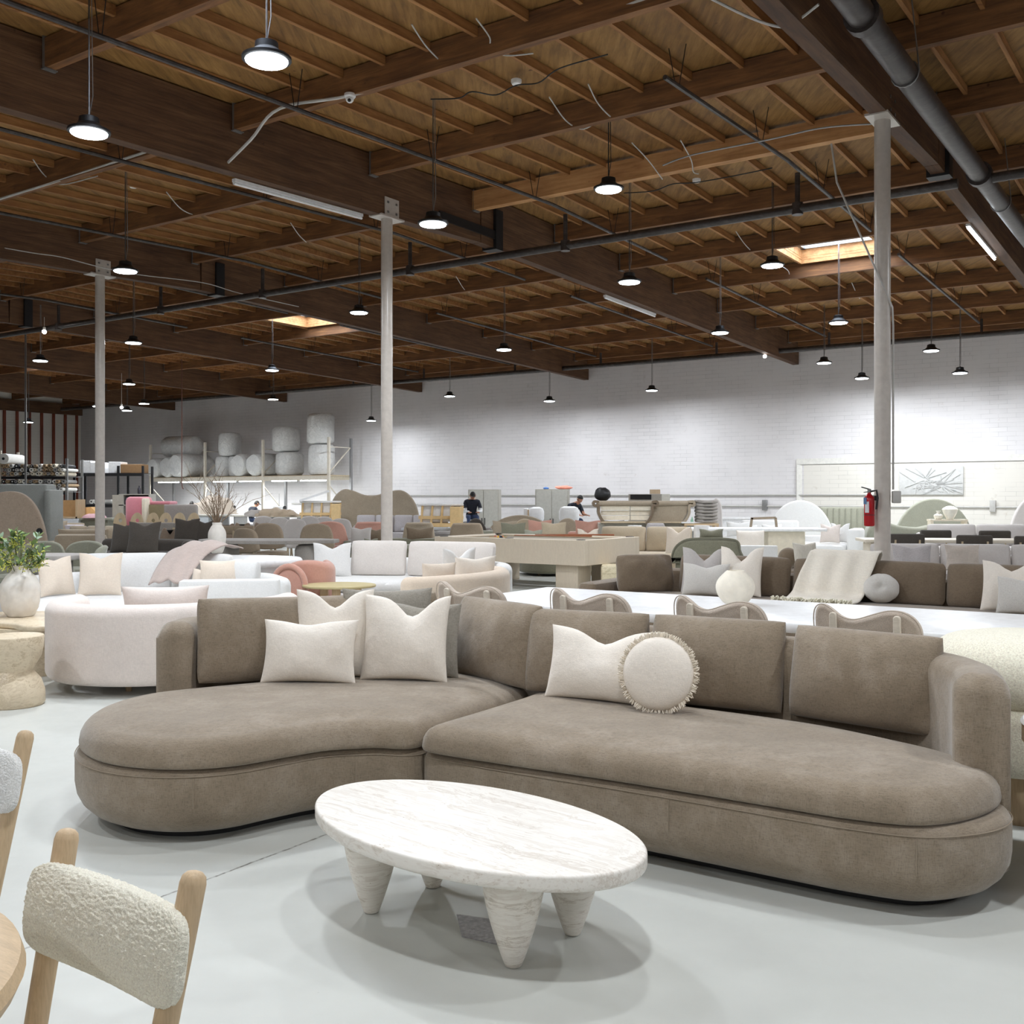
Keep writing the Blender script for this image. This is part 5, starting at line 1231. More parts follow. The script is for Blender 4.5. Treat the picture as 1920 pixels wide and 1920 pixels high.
# ---- scroll daybed on grey cabinets
cab = thing('cabinet_bench', 'long low grey cabinet bench carrying the scroll-armed daybed shell', 'cabinet', (sc(1215, 25), 25, 0), R(-2))
MB().box((-.22, 0, .44), (1.95, .8, .88), bev=.01).build('body', plain('grey_laminate', s2l(178, 174, 164), .5), cab, smooth=False)
MB().box((.98, .1, .42), (.42, .6, .84), bev=.01).build('door', plain('light_grey_laminate', s2l(192, 196, 200), .5), cab, smooth=False)
db = thing('daybed', 'unfinished daybed shell with scrolled S-shaped arms standing on the grey cabinet bench', 'daybed', (sc(1205, 24.4), 24.5, .89), R(-2))
CRM = plain('cream_board', s2l(232, 222, 202), .7)
def scroll(x, s, w, y0, y1, m1, nm_='scroll_arm'):
    pth = [(x-s*.02, .50), (x-s*.10, .50), (x-s*.12, .44), (x-s*.07, .40), (x-s*.02, .42), (x+s*.0, .36), (x-s*.0, .24), (x+s*.06, .10), (x+s*.14, 0)]
    MB().slab(band(pth, w, 6), [(0, y0), (0, y1)], axis='y').build(nm_, m1, db)
scroll(-1.03, 1, .06, -.22, .22, TAUPE2); scroll(.22, -1, .06, -.25, .2, TAUPE2); scroll(1.08, -1, .06, -.2, .2, BEIGE2)
for x0, x1, z in ((-.98, -.3, 0), (-.28, .22, 0)):
    for z0, z1, y0, y1 in ((.30, .44, -.10, -.16), (.18, .29, -.05, -.10), (.07, .17, -.12, -.05)):
        MB().beam(((x0+x1)/2, (y0+y1)/2, z0), ((x0+x1)/2, (y0+y1)/2, z1), x1-x0, .03, up=(0, 1, 0)).build('front_panel', CRM, db, smooth=False)
MB().tube([(-1.08, -.14, .46), (.25, -.14, .46)], .065, 16).build('scroll_roll', BEIGE2, db)
MB().tube([(.25, -.12, .46), (1.18, -.08, .46)], .065, 16).build('scroll_roll', BEIGE2, db)
MB().slab(ccw([(.24, .40), (.20, .22), (.12, .02), (.92, .04), (1.02, .2), (1.06, .40)]), [(.0, -.12), (0, -.06)], axis='y').build('side_panel', BEIGE2, db)
MB().box((0, .0, .02), (1.95, .46, .04)).build('bottom_board', OAKD, db, smooth=False)
# cushions stacked on a wooden table
wk = thing('work_table', 'wooden work table carrying a stack of grey cushions near the wall', 'table', (sc(1312, 24.5), 24.5, 0), R(-3))
MB().box((0, 0, .86), (.80, .7, .05)).build('table_top', OAKX, wk, smooth=False)
for sx in (-1, 0, 1): MB().box((sx*.37, -.3, .42), (.06, .06, .84)).build('leg', OAK, wk, smooth=False); MB().box((sx*.37, .3, .42), (.06, .06, .84)).build('leg', OAK, wk, smooth=False)
c0 = None
for k in range(7):
    z = .895+k*.075+ (.0); lb = '%s grey chair cushion of the stack on the wooden work table, counted from below' % (ordn+['topmost'])[k]
    if c0 is None:
        c0 = MB().pad(ccw(rrect(.5, .5, .12)), 0, .07, .025, .025, .01, .1).map(lambda p: (p.x, p.y, p.z+.12*p.x*p.x*3)).build('chair_cushion', GREYF); o = c0
    else: o = c0.copy(); C.objects.link(o)
    o.location = (sc(1324, 24.4), 24.4, z); o.rotation_euler = (0, 0, R(4*math.sin(k*2.3))); tag(o, lb, 'cushion', 'stacked grey cushions')
pp_ = MB().box((0, 0, .02), (.3, .24, .03)).build('paper_pile', WTOP, smooth=False); pp_.location = (sc(1287, 24.4), 24.3, .886); tag(pp_, 'white paper and rag pile on the wooden work table', 'papers')
gb = MB().lathe([(.03, 0), (.035, .06), (.012, .12), (.012, .15)], n=14).build('spray_bottle', plain('green_plastic', s2l(150, 196, 170), .3)); gb.location = (sc(1301, 24.0), 24.25, .886); tag(gb, 'pale green spray bottle on the wooden work table', 'bottle')
panel_outline('tall_panel', 'tall grey round-ended board leaning upright right of the cushion stack', 'board', cr([(.14, 0), (.15, .9), (.12, 1.3), (0, 1.45), (-.12, 1.3), (-.15, .9), (-.14, 0)], 4), 1343, 25.6, .02, .08, LGREY)
# objects behind the daybed
ba = thing('open_cabinet', 'grey cabinet with an open dark compartment behind the scroll daybed', 'cabinet', (sc(1219, 28), 28.2, 0), ROT)
MB().box((0, 0, .79), (1.0, .5, 1.58)).build('body', MC['grey_laminate'], ba, smooth=False); MB().box((-.12, -.26, 1.50), (.62, .03, .13)).build('opening', BLACK, ba, smooth=False)
bx = MB().box((0, 0, .06), (.26, .2, .12)).build('small_box', plain('cardboard', s2l(190, 168, 140), .8), smooth=False); bx.location = (sc(1229, 28), 28.1, 1.585); tag(bx, 'small cardboard box on top of the grey cabinet behind the daybed', 'box')
bg = MB().ball((0, 0, .14), (.2, .14, .16), 16, 10).map(lambda p: p*(1+.15*noise.noise(p*9))).build('black_bag', BLACK); bg.location = (sc(1131, 24.5), 24.62, 1.42); tag(bg, 'crumpled dark bag lying on the left end of the scroll daybed', 'bag')
# ---- grey tall cabinets at the wall
def wall_cab(label, px, w, h, Y):
    t = thing('metal_cabinet', label, 'cabinet', (sc(px, Y), Y, 0), R(-8), 'tall grey cabinets at the wall')
    MB().box((0, 0, h/2), (w, .5, h)).build('body', MC['grey_laminate'], t, smooth=False)
    for s in (-1, 1):
        d_ = MB().box((s*w*.24, -.26, h/2), (w*.46, .02, h*.96)).build('door', plain('cabinet_door', s2l(186, 184, 176), .45), t, smooth=False)
        MB().box((s*.045, -.285, h*.42), (.02, .02, .22)).build('handle', BLACK, d_, smooth=False)
    return t
wall_cab('tall grey two-door cabinet at the wall behind the working man', 909, .98, 1.74, 33.0)
wall_cab('tall grey two-door cabinet at the wall behind the second worker', 1036, 1.02, 1.74, 32.0)
rag = MB().ball((0, 0, .05), (.26, .12, .06), 16, 8).map(lambda p: p*(1+.3*noise.noise(p*12))).build('orange_cloth', plain('orange_cloth_mat', s2l(232, 150, 130), .8)); rag.location = (sc(1058, 32), 32.0, 1.74); tag(rag, 'coral orange cloth lying on the right grey cabinet', 'cloth')
rag = MB().ball((0, 0, .03), (.09, .07, .04), 12, 8).build('blue_cloth', plain('blue_cloth_mat', s2l(80, 120, 180), .8)); rag.location = (sc(1024, 32), 32.1, 1.74); tag(rag, 'small blue rag lying on the right grey cabinet', 'cloth')
# ---- workbenches, chairs in progress
wb = thing('work_bench', 'low grey work bench in front of the two grey cabinets', 'bench', (1.35, 29.85, 0), R(-8))
MB().box((0, 0, .70), (3.5, .9, .05)).build('table_top', MC['light_grey_laminate'], wb, smooth=False)
for x in (-1.6, -.5, .5, 1.6): MB().box((x, 0, .34), (.08, .8, .68)).build('leg', STEEL, wb, smooth=False)
WAD = fabric('white_wadding', s2l(238, 238, 238), .02, 60, .3, .5)
def wip(label, px, Y, w, h, fl):
    t = thing('armchair_shell', label, 'chair', (sc(px, Y), Y, .735), R(-4), 'armchairs under construction')
    MB().box((.05*fl, .1, h/2), (w*.8, .5, h), bev=.14).build('padding', WAD, t)
    if fl:
        MB().box((-w*.42, -.1, h*.46), (.12, .5, h*.92), bev=.03).build('side_panel', WAD, t); MB().box((-w*.28, -.36, h*.45), (.04, .03, h*.8)).build('wood_strip', OAK, t, smooth=False)
    return t
wip('white padded armchair shell with a bare wood edge on the long grey bench', 1002, 30.0, .56, .48, 1)
wip('large white padded armchair shell hiding the worker on the right', 1067, 29.6, .72, .50, 0)
def frame_sofa(label, px, Y, w, h, rz, z=.0, tilt=0):
    t = thing('bare_sofa', label, 'sofa frame', (sc(px, Y), Y, z), rz, 'wooden sofa frames under construction'); t.rotation_euler = (tilt, 0, rz)
    f = plain('spruce', s2l(222, 190, 138), .6)
    MB().box((0, .3, h-.03), (w, .14, .06), bev=.02).build('top_padding', WAD, t)
    for k in range(5):
        x = -w/2+.06+(w-.12)*k/4; MB().beam((x, .28, .06), (x+.04, .3, h-.06), .06, .05).build('upright', f, t, smooth=False)
    for y, z_ in ((-.3, .08), (.28, .08), (.28, h*.42)): MB().box((0, y, z_), (w, .06, .08)).build('rail', f, t, smooth=False)
    MB().box((w/2-.14, -.0, h*.45), (.26, .62, h*.84), bev=.01).build('end_panel', f, t, smooth=False)
    MB().box((0, .34, h*.6), (w-.1, .015, h*.7)).build('webbing', WAD, t, smooth=False)
    return t
tb = thing('work_bench', 'work bench under the bare wooden sofa frame', 'bench', (sc(815, 26.5), 26.6, 0), R(-3))
MB().box((0, 0, .69), (1.6, .9, .05)).build('table_top', MC['light_grey_laminate'], tb, smooth=False)
for x in (-.7, .7): MB().box((x, 0, .34), (.08, .8, .66)).build('leg', STEEL, tb, smooth=False)
frame_sofa('bare wooden sofa frame with springs on a bench right of the wavy headboard', 824, 26.2, 1.15, .62, R(-4), .717)
tb2 = thing('work_bench', 'work bench under the tipped white sofa frame', 'bench', (sc(584, 31), 31.0, 0), R(-3))
MB().box((0, 0, .69), (2.1, 1.0, .05)).build('table_top', WTOP, tb2, smooth=False)
for x in (-.95, .95): MB().box((x, 0, .34), (.08, .8, .66)).build('leg', STEEL, tb2, smooth=False)
fs = frame_sofa('white padded sofa frame tipped up on a bench left of the wavy headboard', 600, 30.0, 1.2, .66, R(8), .73, 0)
MB().beam((-.6, .32, .66), (.25, .35, .95), .5, .06).build('loose_board', WAD, fs, smooth=False)
# ---- right-hand group near the framed wall
wh = panel_outline('headboard', 'large white arched headboard at the wall right of centre', 'headboard', arch(1.75, 1.40), 1500, 26.0, .02, .16, WHITEF, R(-4))
sb = thing('banquette', 'sage ribbed upholstered banquette bench behind the white arched headboard', 'bench', (sc(1588, 27), 27.0, 0), R(-8))
MB().box((0, .3, .66), (1.35, .2, 1.16), bev=.08).build('backrest', SAGE2, sb); MB().box((0, -.05, .28), (1.35, .7, .34), bev=.06).build('seat', SAGE2, sb)
for k in range(9): MB().tube([(-.6+.15*k, .19, .5), (-.6+.15*k, .19, 1.2)], .018, 6).build('rib', SAGE2, sb)
sw = sofa('white sofa with a tall block arm left of the right column', (sc(1552, 23.4), 23.4, 0), R(-24), 1.5, 1.1, WHITEF, 0, .62, .46, .80, .28, arms=(0, 1))
GW2 = 'pillows on the white furniture at the right'
pil('white pillow with pointed corners beside the block arm of the white sofa', sc(1570, 23.2), 23.1, .49, -40, .44, .44, WHITEF, seed=61, chop=.1, group=GW2)
pil('blush white pillow left of the pointed white one', sc(1553, 23.0), 22.9, .49, -30, .44, .42, BLUSH, seed=62, chop=.05, group=GW2)
wt2 = thing('dining_table', 'long white table with a cream pedestal left of the right column', 'dining table', (sc(1470, 20.6), 20.8, 0), R(-4))
MB().box((-.60, 0, .855), (2.8, .9, .06), bev=.01).build('table_top', WTOP, wt2); MB().box((.05, 0, .41), (.72, .6, .82), bev=.02).build('pedestal', CRM, wt2)
wf = thing('sofa', 'far white sofa heaped with white pillows behind the long white table', 'sofa', (sc(1430, 25), 25.2, 0), R(-3))
MB().box((0, 0, .3), (2.0, 1.0, .5), bev=.06).build('base', WHITEF, wf); MB().box((.3, .42, .5), (1.4, .2, .86), bev=.06).build('back_frame', WHITEF, wf)
for px, w, h, lb, sd in ((1390, .6, .36, 'white pillow heap, leftmost on the far white sofa', 63), (1402, .3, .34, 'white pointed pillow on the far white sofa, second from the left', 64), (1413, .3, .28, 'small white pillow on the far white sofa, third from the left', 65), (1452, .5, .3, 'white oval pillow rightmost on the far white sofa', 66)):
    pil(lb, sc(px, 24.8)-.05, 24.8, .56, 0, w, h, WHITEF, seed=sd, chop=.03, group=GW2)
MBx = MB().box((0, 0, .47), (.72, .4, .94)).box((0, 0, .96), (.84, .46, .05)); co = MBx.build('white_chest', WTOP, smooth=False); co.location = (sc(1378, 26.5), 26.6, .0)
tag(co, 'small white chest with a dark handle near the wall right of the tall board', 'chest'); MB().box((-.1, -.21, .8), (.12, .02, .05)).build('handle', BLACK, co, smooth=False)
cf = MB().beam((-.4, 0, 0), (-.25, 0, 1.02), .05, .05).beam((-.27, 0, 1.0), (.3, 0, 1.02), .05, .05).beam((.3, 0, 1.02), (.4, 0, 0), .05, .05).build('angled_stand', TAN, smooth=False)
cf.location = (sc(1434, 24), 24.2, .0); tag(cf, 'bare wood angled frame left of the white arched headboard', 'frame')
# white block armchair with a beige cushion
wa = thing('armchair', 'boxy white armchair with a beige back cushion behind the brown sofa', 'chair', (sc(1415, 18.4), 18.6, 0), R(-6))
MB().box((0, -.36, .34), (.78, .14, .62), bev=.02).build('arm', WHITEF, wa); MB().box((0, .1, .25), (.78, .8, .42), bev=.05).build('seat', WHITEF, wa)
mb = MB().pillow(.5, .46, .2, pinch=.03, full=.35, n=14); mb.move((0, .2, .44), 0, R(-8)); mb.build('back_cushion', LINEN, wa)
br_ = MB().ball((0, 0, 0), (.15, .13, .15), 24, 14).build('round_pillow', TAUPE2); br_.location = (sc(1480, 12.3), 12.3, .62); 
bx2 = tub('brown velvet tub chair behind the brown sofa carrying the striped pillow', 1500, 15.6, R(-10), TAUPE2, .60, .66)
br_.location = (sc(1478, 15), 15.0, .62); tag(br_, 'round brown velvet pillow behind the brown sofa', 'pillow', GM)
STR = wood('striped_linen', s2l(214, 208, 196), 4, 2, .16, .9)
pil('striped cream pillow beside the round brown one behind the brown sofa', sc(1514, 14.8), 14.8, .46, 20, .40, .40, STR, seed=67, chop=.02, group=GM)
# sage headboards, vases, fire extinguisher
panel_outline('headboard', 'large sage green arched headboard right of the right column', 'headboard', arch(1.95, 1.44), 1750, 25.4, .02, .16, SAGE2, R(-8))
o_ = cr([(-.72, 0), (-.74, .3), (-.66, .56), (-.45, .66), (-.2, .63), (.1, .58), (.5, .56), (.8, .58), (.78, .3), (.75, 0)], 5)
panel_outline('headboard', 'low sage green headboard with a flowing wavy top crossing behind the right column', 'headboard', [(x*.95, z*1.42) for x, z in o_], 1680, 23.6, .02, .5, SAGE2, R(-8), edge=.08)
panel_outline('headboard', 'pale grey arched headboard cut by the right photo edge', 'headboard', arch(1.3, 1.52), 1942, 24.5, .02, .14, PALE, R(-8))
g1 = sofa('greige two-cushion sofa right of the sage headboards', (sc(1838, 21.8), 21.8, 0), R(-8), 2.4, 1.0, PALE, 2, .74, .45, .6, .2, ch=.48)
tw_ = thing('console_table', 'pale narrow console with two white vases in front of the sage arch', 'table', (sc(1776, 23.4), 23.4, 0), R(-8))
MB().box((0, 0, .98), (.8, .35, .04)).build('table_top', CRM, tw_, smooth=False)
for x in (-.36, .36): MB().box((x, 0, .48), (.06, .3, .96)).build('leg', CRM, tw_, smooth=False)
VZ = plain('white_glaze', s2l(238, 234, 222), .4)
v1 = MB().lathe([(.06, 0), (.095, .05), (.10, .09), (.035, .13), (.035, .16), (.055, .19)], n=28).build('vase', VZ); v1.location = (sc(1762, 23.3), 23.38, 1.001); tag(v1, 'small white bottle vase with a flared neck on the console', 'vase')
v2 = MB().lathe([(.07, 0), (.14, .13), (.17, .22), (.15, .25), (.08, .29), (.02, .30)], n=28).build('vase', VZ); v2.location = (sc(1783, 23.3), 23.35, 1.001); tag(v2, 'larger white faceted urn vase right of the small one on the console', 'vase')
# oak table with charcoal chairs
ob = thing('dining_table', 'pale narrow dining table with charcoal chairs right of the right column', 'dining table', (sc(1800, 17.4), 17.6, 0), R(-8))
MB().box((0, 0, .765), (3.1, .9, .05), bev=.01).build('table_top', PALEOAK, ob)
for x in (-1.3, 1.3): MB().box((x, 0, .37), (.3, .6, .74), bev=.03).build('leg', PALEOAK, ob)
GD = 'charcoal dining chairs at the oak table'
cc0 = bar_back('charcoal bar-backed chair near side of the oak table, touching the right column', (sc(1700, 17.1), 17.2, 0), R(172), CHAR, GD, .55, .90)
for px, Y, rz, lb in ((1820, 16.6, 172, 'charcoal bar-backed chair near side of the oak table, in the middle'), (1928, 16.2, 172, 'charcoal bar-backed chair near side of the oak table, at the photo edge'),
                      (1760, 18.7, -8, 'charcoal bar-backed chair far side of the oak table, left one'), (1872, 18.4, -8, 'charcoal bar-backed chair far side of the oak table, right one')):
    dup(cc0, (sc(px, Y), Y, 0), R(rz), lb)
g2 = sofa('long pale greige sofa between the brown sofa and the oak table', (sc(1850, 14.4), 14.6, 0), R(-10), 3.2, 1.0, PALE, 3, .66, .44, .56, .16, ch=.39)
bt = MB().pillow(.46, .36, .10, pinch=.1, n=14, wr=.02, full=.3, seed=3).build('throw_blanket', fabric('greige_throw', s2l(200, 188, 178), .05, 100, .3, .4)); bt.location = (sc(1812, 14.0), 14.1, .50); bt.rotation_euler = (R(-10), 0, R(-8)); tag(bt, 'greige throw bunched over the back of the pale greige sofa', 'blanket')
pil('pale greige triangular-looking pillow at the left of the pale greige sofa', sc(1715, 13.8), 13.9, .46, -20, .5, .42, LAV, seed=68, lean=20, group=GM)
# fire extinguisher
fx = thing('fire_extinguisher', 'red fire extinguisher hanging on the right steel column', 'fire extinguisher', pc+Vector((-.155, -.045, 1.19)))
RED_ = plain('red_enamel', s2l(170, 16, 26), .22)
L0 = fx.location
MB().lathe([(.04, 0), (.052, .006), (.054, .02), (.054, .28), (.048, .31), (.03, .33), (.018, .345), (.018, .36)], L0, 28).build('cylinder', RED_, fx, world=True)
MB().box(L0+Vector((0, 0, .375)), (.03, .03, .04)).build('valve', STEEL, fx, world=True, smooth=False)
MB().beam(L0+Vector((.01, 0, .39)), L0+Vector((-.085, -.01, .415)), .018, .01).beam(L0+Vector((.01, 0, .37)), L0+Vector((-.06, -.01, .36)), .016, .008).build('handle', BLACK, fx, world=True, smooth=False)
MB().tube([L0+Vector((.01, -.02, .37)), L0+Vector((.06, -.05, .38)), L0+Vector((.07, -.055, .30)), L0+Vector((.055, -.05, .18))], .011, 8).build('hose', BLACK, fx, world=True)
MB().lathe([(.0555, .14), (.0555, .27)], L0, 28, cap=False).build('label_sleeve', plain('label_white', s2l(210, 210, 214), .5), fx, world=True).hide_render = False
lb_ = [o for o in fx.children if o.name.startswith('label_sleeve')][0]
import math as _m
nm = MB(); vv = []
for z in (.145, .262):
    for k in range(9): a = R(200+k*6); vv.append(L0+Vector((.0552*math.cos(a), .0552*math.sin(a), z)))
nm.add(vv, [(k, k+1, k+10, k+9) for k in range(8)]); t_ = nm.build('tmp', MC['label_white'], fx, world=True); lb_.data = t_.data; bpy.data.objects.remove(t_)
nm = MB().box(L0+Vector((-.058, -.04, .27)), (.03, .006, .07)).build('inspection_tag', plain('tag_blue', s2l(96, 130, 170), .5), fx, world=True, smooth=False)
MB().tube([L0+Vector((0, 0, .118)), L0+Vector((0, 0, .124))], .0556, 28).build('band', BLACK, fx, world=True)
MB().box(L0+Vector((.07, .02, .3)), (.03, .05, .05)).build('bracket', BLACK, fx, world=True, smooth=False)
# relief art on the wall
P_, _ = onwall(1746, 900); ar = thing('relief_panel', 'white rectangular relief artwork with radiating ridges on the framed wall', 'artwork', B(GW-.04, P_, 1.93), ROT)
ARTM = plain('art_plaster', s2l(206, 206, 204), .8)
MB().box((0, 0, 0), (1.60, .05, .74), bev=.01).build('board', ARTM, ar)
rs = random.Random(5)
for k in range(44):
    cx, cz = rs.choice(((-.12, .05), (.28, -.12), (-.35, -.06), (.1, -.1))); a = rs.uniform(0, 2*PI); l = rs.uniform(.25, .8)
    x1 = max(-.77, min(.77, cx+l*math.cos(a))); z1 = max(-.34, min(.34, cz+l*.6*math.sin(a)))
    MB().beam((cx+.05*math.cos(a), -.03, cz+.05*math.sin(a)), (x1, -.03, z1), .022, .03, up=(0, 1, 0)).build('ridge', ARTM, ar, smooth=False)
# ================================================================ workshop along the back wall at the left
RACK = plain('rack_cream', s2l(206, 198, 184), .45)
rk = thing('pallet_rack', 'cream steel pallet rack loaded with wrapped foam rolls along the wall', 'rack', B(27, -31.3), ROT)
Pu = (-36.4, -33.0, -29.7, -26.3)
def wloc(G, P, z=0): return B(G, P, z)
ZB = 2.20
for i, P in enumerate(Pu):
    for G in (27.0, 28.15): MB().beam(wloc(G, P, 0), wloc(G, P, 3.65), .09, .08, up=tuple(g)).build('upright', RACK if G < 28 else STEEL, rk, smooth=False, world=True)
    for z0, z1 in ((.3, 1.5), (2.4, 3.3)): MB().beam(wloc(27.05, P, z0 if z0 > 2 else 1.9), wloc(28.1, P, z1 if z0 > 2 else .9), .04, .03).build('diagonal_brace', RACK, rk, smooth=False, world=True)
    MB().beam(wloc(27.05, P, 3.3), wloc(28.1, P, 3.3), .04, .03).build('cross_brace', RACK, rk, smooth=False, world=True)
for i in range(3):
    for G in (27.0, 28.15): MB().beam(wloc(G, Pu[i]+.05, ZB), wloc(G, Pu[i+1]-.05, ZB), .05, .14).build('shelf_beam', RACK, rk, smooth=False, world=True)
    MB().beam(wloc(27.57, Pu[i]+.05, ZB+.085), wloc(27.57, Pu[i+1]-.05, ZB+.085), 1.12, .03).build('shelf_deck', OAKD, rk, smooth=False, world=True)
ti = 0
for i in range(3):
    for k in range(2):
        ti += 1; a_, b2 = wloc(27.12, Pu[i]+.35+1.5*k, ZB-.1), wloc(27.12, Pu[i]+1.65+1.5*k, ZB-.1)
        t = thing('tube_light', '%s tube light under the foam roll rack, counted from the left' % ['first', 'second', 'third', 'fourth', 'fifth', 'sixth'][ti-1], 'light', (a_+b2)/2, 0, 'tube lights under the rack')
        MB().beam(a_+Vector((0, 0, .03)), b2+Vector((0, 0, .03)), .06, .03).build('housing', WTOP, t, world=True, smooth=False); MB().tube([a_, b2], .02, 8).build('tube', TUBE, t, world=True)
        ld = bpy.data.lights.new('tube_lamp', 'AREA'); ld.shape = 'RECTANGLE'; ld.size = 1.2; ld.size_y = .06; ld.energy = 34; ld.color = (.92, .97, 1)
        lo = bpy.data.objects.new('tube_lamp', ld); C.objects.link(lo); lo.location = (a_+b2)/2-Vector((0, 0, .03)); lo.rotation_euler = (0, 0, ROT)
# wrapped foam rolls
m, t_, b_ = mat('plastic_wrap'); v_ = coords(t_); n_ = noi(t_, v_, 7, 6, .7, 1.2)
lk(t_, ramp(t_, n_, [(.3, s2l(206, 206, 204)), (.7, s2l(236, 236, 234))]), b_.inputs['Base Color']); b_.inputs['Roughness'].default_value = .28
bump(t_, b_, n_, .9, .05); WRAP = m
def roll(label, P, G, z, r, L, ax, sq=.8):
    """ax: 'g' end faces the viewer, 'p' lies along the rack, 'z' stands"""
    n = 28; pf = [(r*.5, -L/2-.0), (r*.86, -L/2+.03), (r, -L/2+.12), (r*1.01, 0), (r, L/2-.12), (r*.86, L/2-.03), (r*.5, L/2)]
    mb = MB().lathe(pf, n=n); mb.map(lambda p: p*(1+.05*noise.noise(p*3)))
    if ax == 'z':
        mb.map(lambda p: (p.x, p.y, p.z+L/2)); loc = B(G, P, z)
    elif ax == 'g': mb.map(lambda p: (p.x, p.z, p.y+r)); loc = B(G, P, z)
    else: mb.map(lambda p: (p.z, p.x, p.y+r)); loc = B(G, P, z)
    o = mb.build('foam_roll', WRAP); o.location = loc; o.rotation_euler = (0, 0, ROT); return tag(o, label, 'foam roll', 'plastic-wrapped foam rolls')
z0 = ZB+.105
roll('plastic-wrapped foam roll, leftmost end-on on the rack', -36.15, 27.5, z0-.0, .40, 1.3, 'g')
roll('plastic-wrapped foam roll, second end-on from the left on the rack', -35.28, 27.5, z0, .42, 1.3, 'g')
roll('long plastic-wrapped foam roll, third end-on from the left on the rack', -34.30, 27.4, z0, .46, 1.7, 'g')
roll('large plastic-wrapped foam roll lying across on top of the left three', -35.3, 27.7, z0+.86, .42, 1.9, 'p')
roll('plastic-wrapped foam bale right of the second rack post, in the lower row', -32.55, 27.6, z0, .36, .80, 'z')
roll('narrow plastic-wrapped foam bale, next to the lower one right of the second post', -31.85, 27.6, z0, .31, .80, 'z')
roll('plastic-wrapped foam roll end-on, left of the third rack post', -31.0, 27.5, z0, .43, 1.3, 'g')
roll('plastic-wrapped foam roll end-on touching the third rack post', -30.12, 27.5, z0, .43, 1.3, 'g')
roll('upright foam bale stacked on the bales right of the second post', -32.25, 27.6, z0+.81, .44, .92, 'z')
roll('foam bale right of the third rack post, in the lower row', -28.9, 27.6, z0, .52, .88, 'z')
roll('foam bale stacked on the one right of the third rack post', -29.1, 27.6, z0+.89, .52, .95, 'z')
roll('lower foam bale of the tallest stack at the right end of the rack', -27.15, 27.5, z0, .48, 1.12, 'z')
roll('top foam bale of the tallest stack at the right end of the rack', -27.2, 27.5, z0+1.13, .50, 1.12, 'z')
# ---- sewing tables under the rack with machines and heaps
def heap(name, label, cat, px, Y, z, rx, ry, rz_, m, seed):
    o = MB().ball((0, 0, 0), (rx, ry, rz_), 28, 16).map(lambda p: Vector((p.x, p.y, max(p.z, -.0*rz_)))*(1+.28*noise.noise(p*5+Vector((seed, 0, 0)))+.1*noise.noise(p*14))).build(name, m)
    o.location = (sc(px, Y), Y, z); return tag(o, label, cat, 'fabric heaps on the sewing tables')
for k, (P, lb) in enumerate(((-34.8, 'sewing table under the left bay of the rack'), (-31.3, 'sewing table under the middle bay of the rack'), (-28.0, 'sewing table under the right bay of the rack'))):
    st_ = thing('sewing_table', lb, 'table', B(26.4, P), ROT, 'sewing tables under the rack')
    MB().box((0, 0, .80), (2.3, .8, .05)).build('table_top', MC['grey_laminate'], st_, smooth=False)
    MB().box((-.7, 0, .39), (.7, .7, .78)).build('front_panel', MC['light_grey_laminate'], st_, smooth=False)
    for x in (0, 1.05): MB().box((x, 0, .39), (.06, .6, .78)).build('leg', STEEL, st_, smooth=False)
def machine(label, G, P):
    t = thing('sewing_machine', label, 'sewing machine', B(G, P, .827), ROT, 'sewing machines')
    MB().box((0, 0, .03), (.5, .18, .06)).build('bed', WTOP, t, smooth=False); MB().box((.2, 0, .17), (.1, .12, .24), bev=.02).build('pillar', WTOP, t)
    MB().box((-.02, 0, .29), (.5, .11, .09), bev=.02).build('arm', WTOP, t); MB().lathe([(.07, 0), (.07, .03)], n=18).map(lambda p: (.28+p.z, p.x, .29+p.y)).build('hand_wheel', BLACK, t)
    MB().tube([(-.1, .1, .3), (-.1, .1, .8)], .008, 6).build('thread_stand', STEEL, t)
    return t
machine('white industrial sewing machine right of the third rack post', 26.4, -28.2); machine('white sewing machine before the worker in the middle bay', 26.4, -30.9); machine('white sewing machine in the left bay of the rack', 26.4, -34.2)
heap('fabric_heap', 'beige fabric heap on the sewing table right of the third rack post', 'fabric', 518, 35.6, .83, .8, .35, .28, TAN, 1)
heap('fabric_heap', 'grey fabric heap in front of the seated worker in the middle bay', 'fabric', 482, 35.8, .83, .5, .3, .25, GREYF, 2)
heap('fabric_heap', 'pale fabric heap behind the bare branches', 'fabric', 402, 36.4, .90, .75, .4, .62, CREAMF, 3)
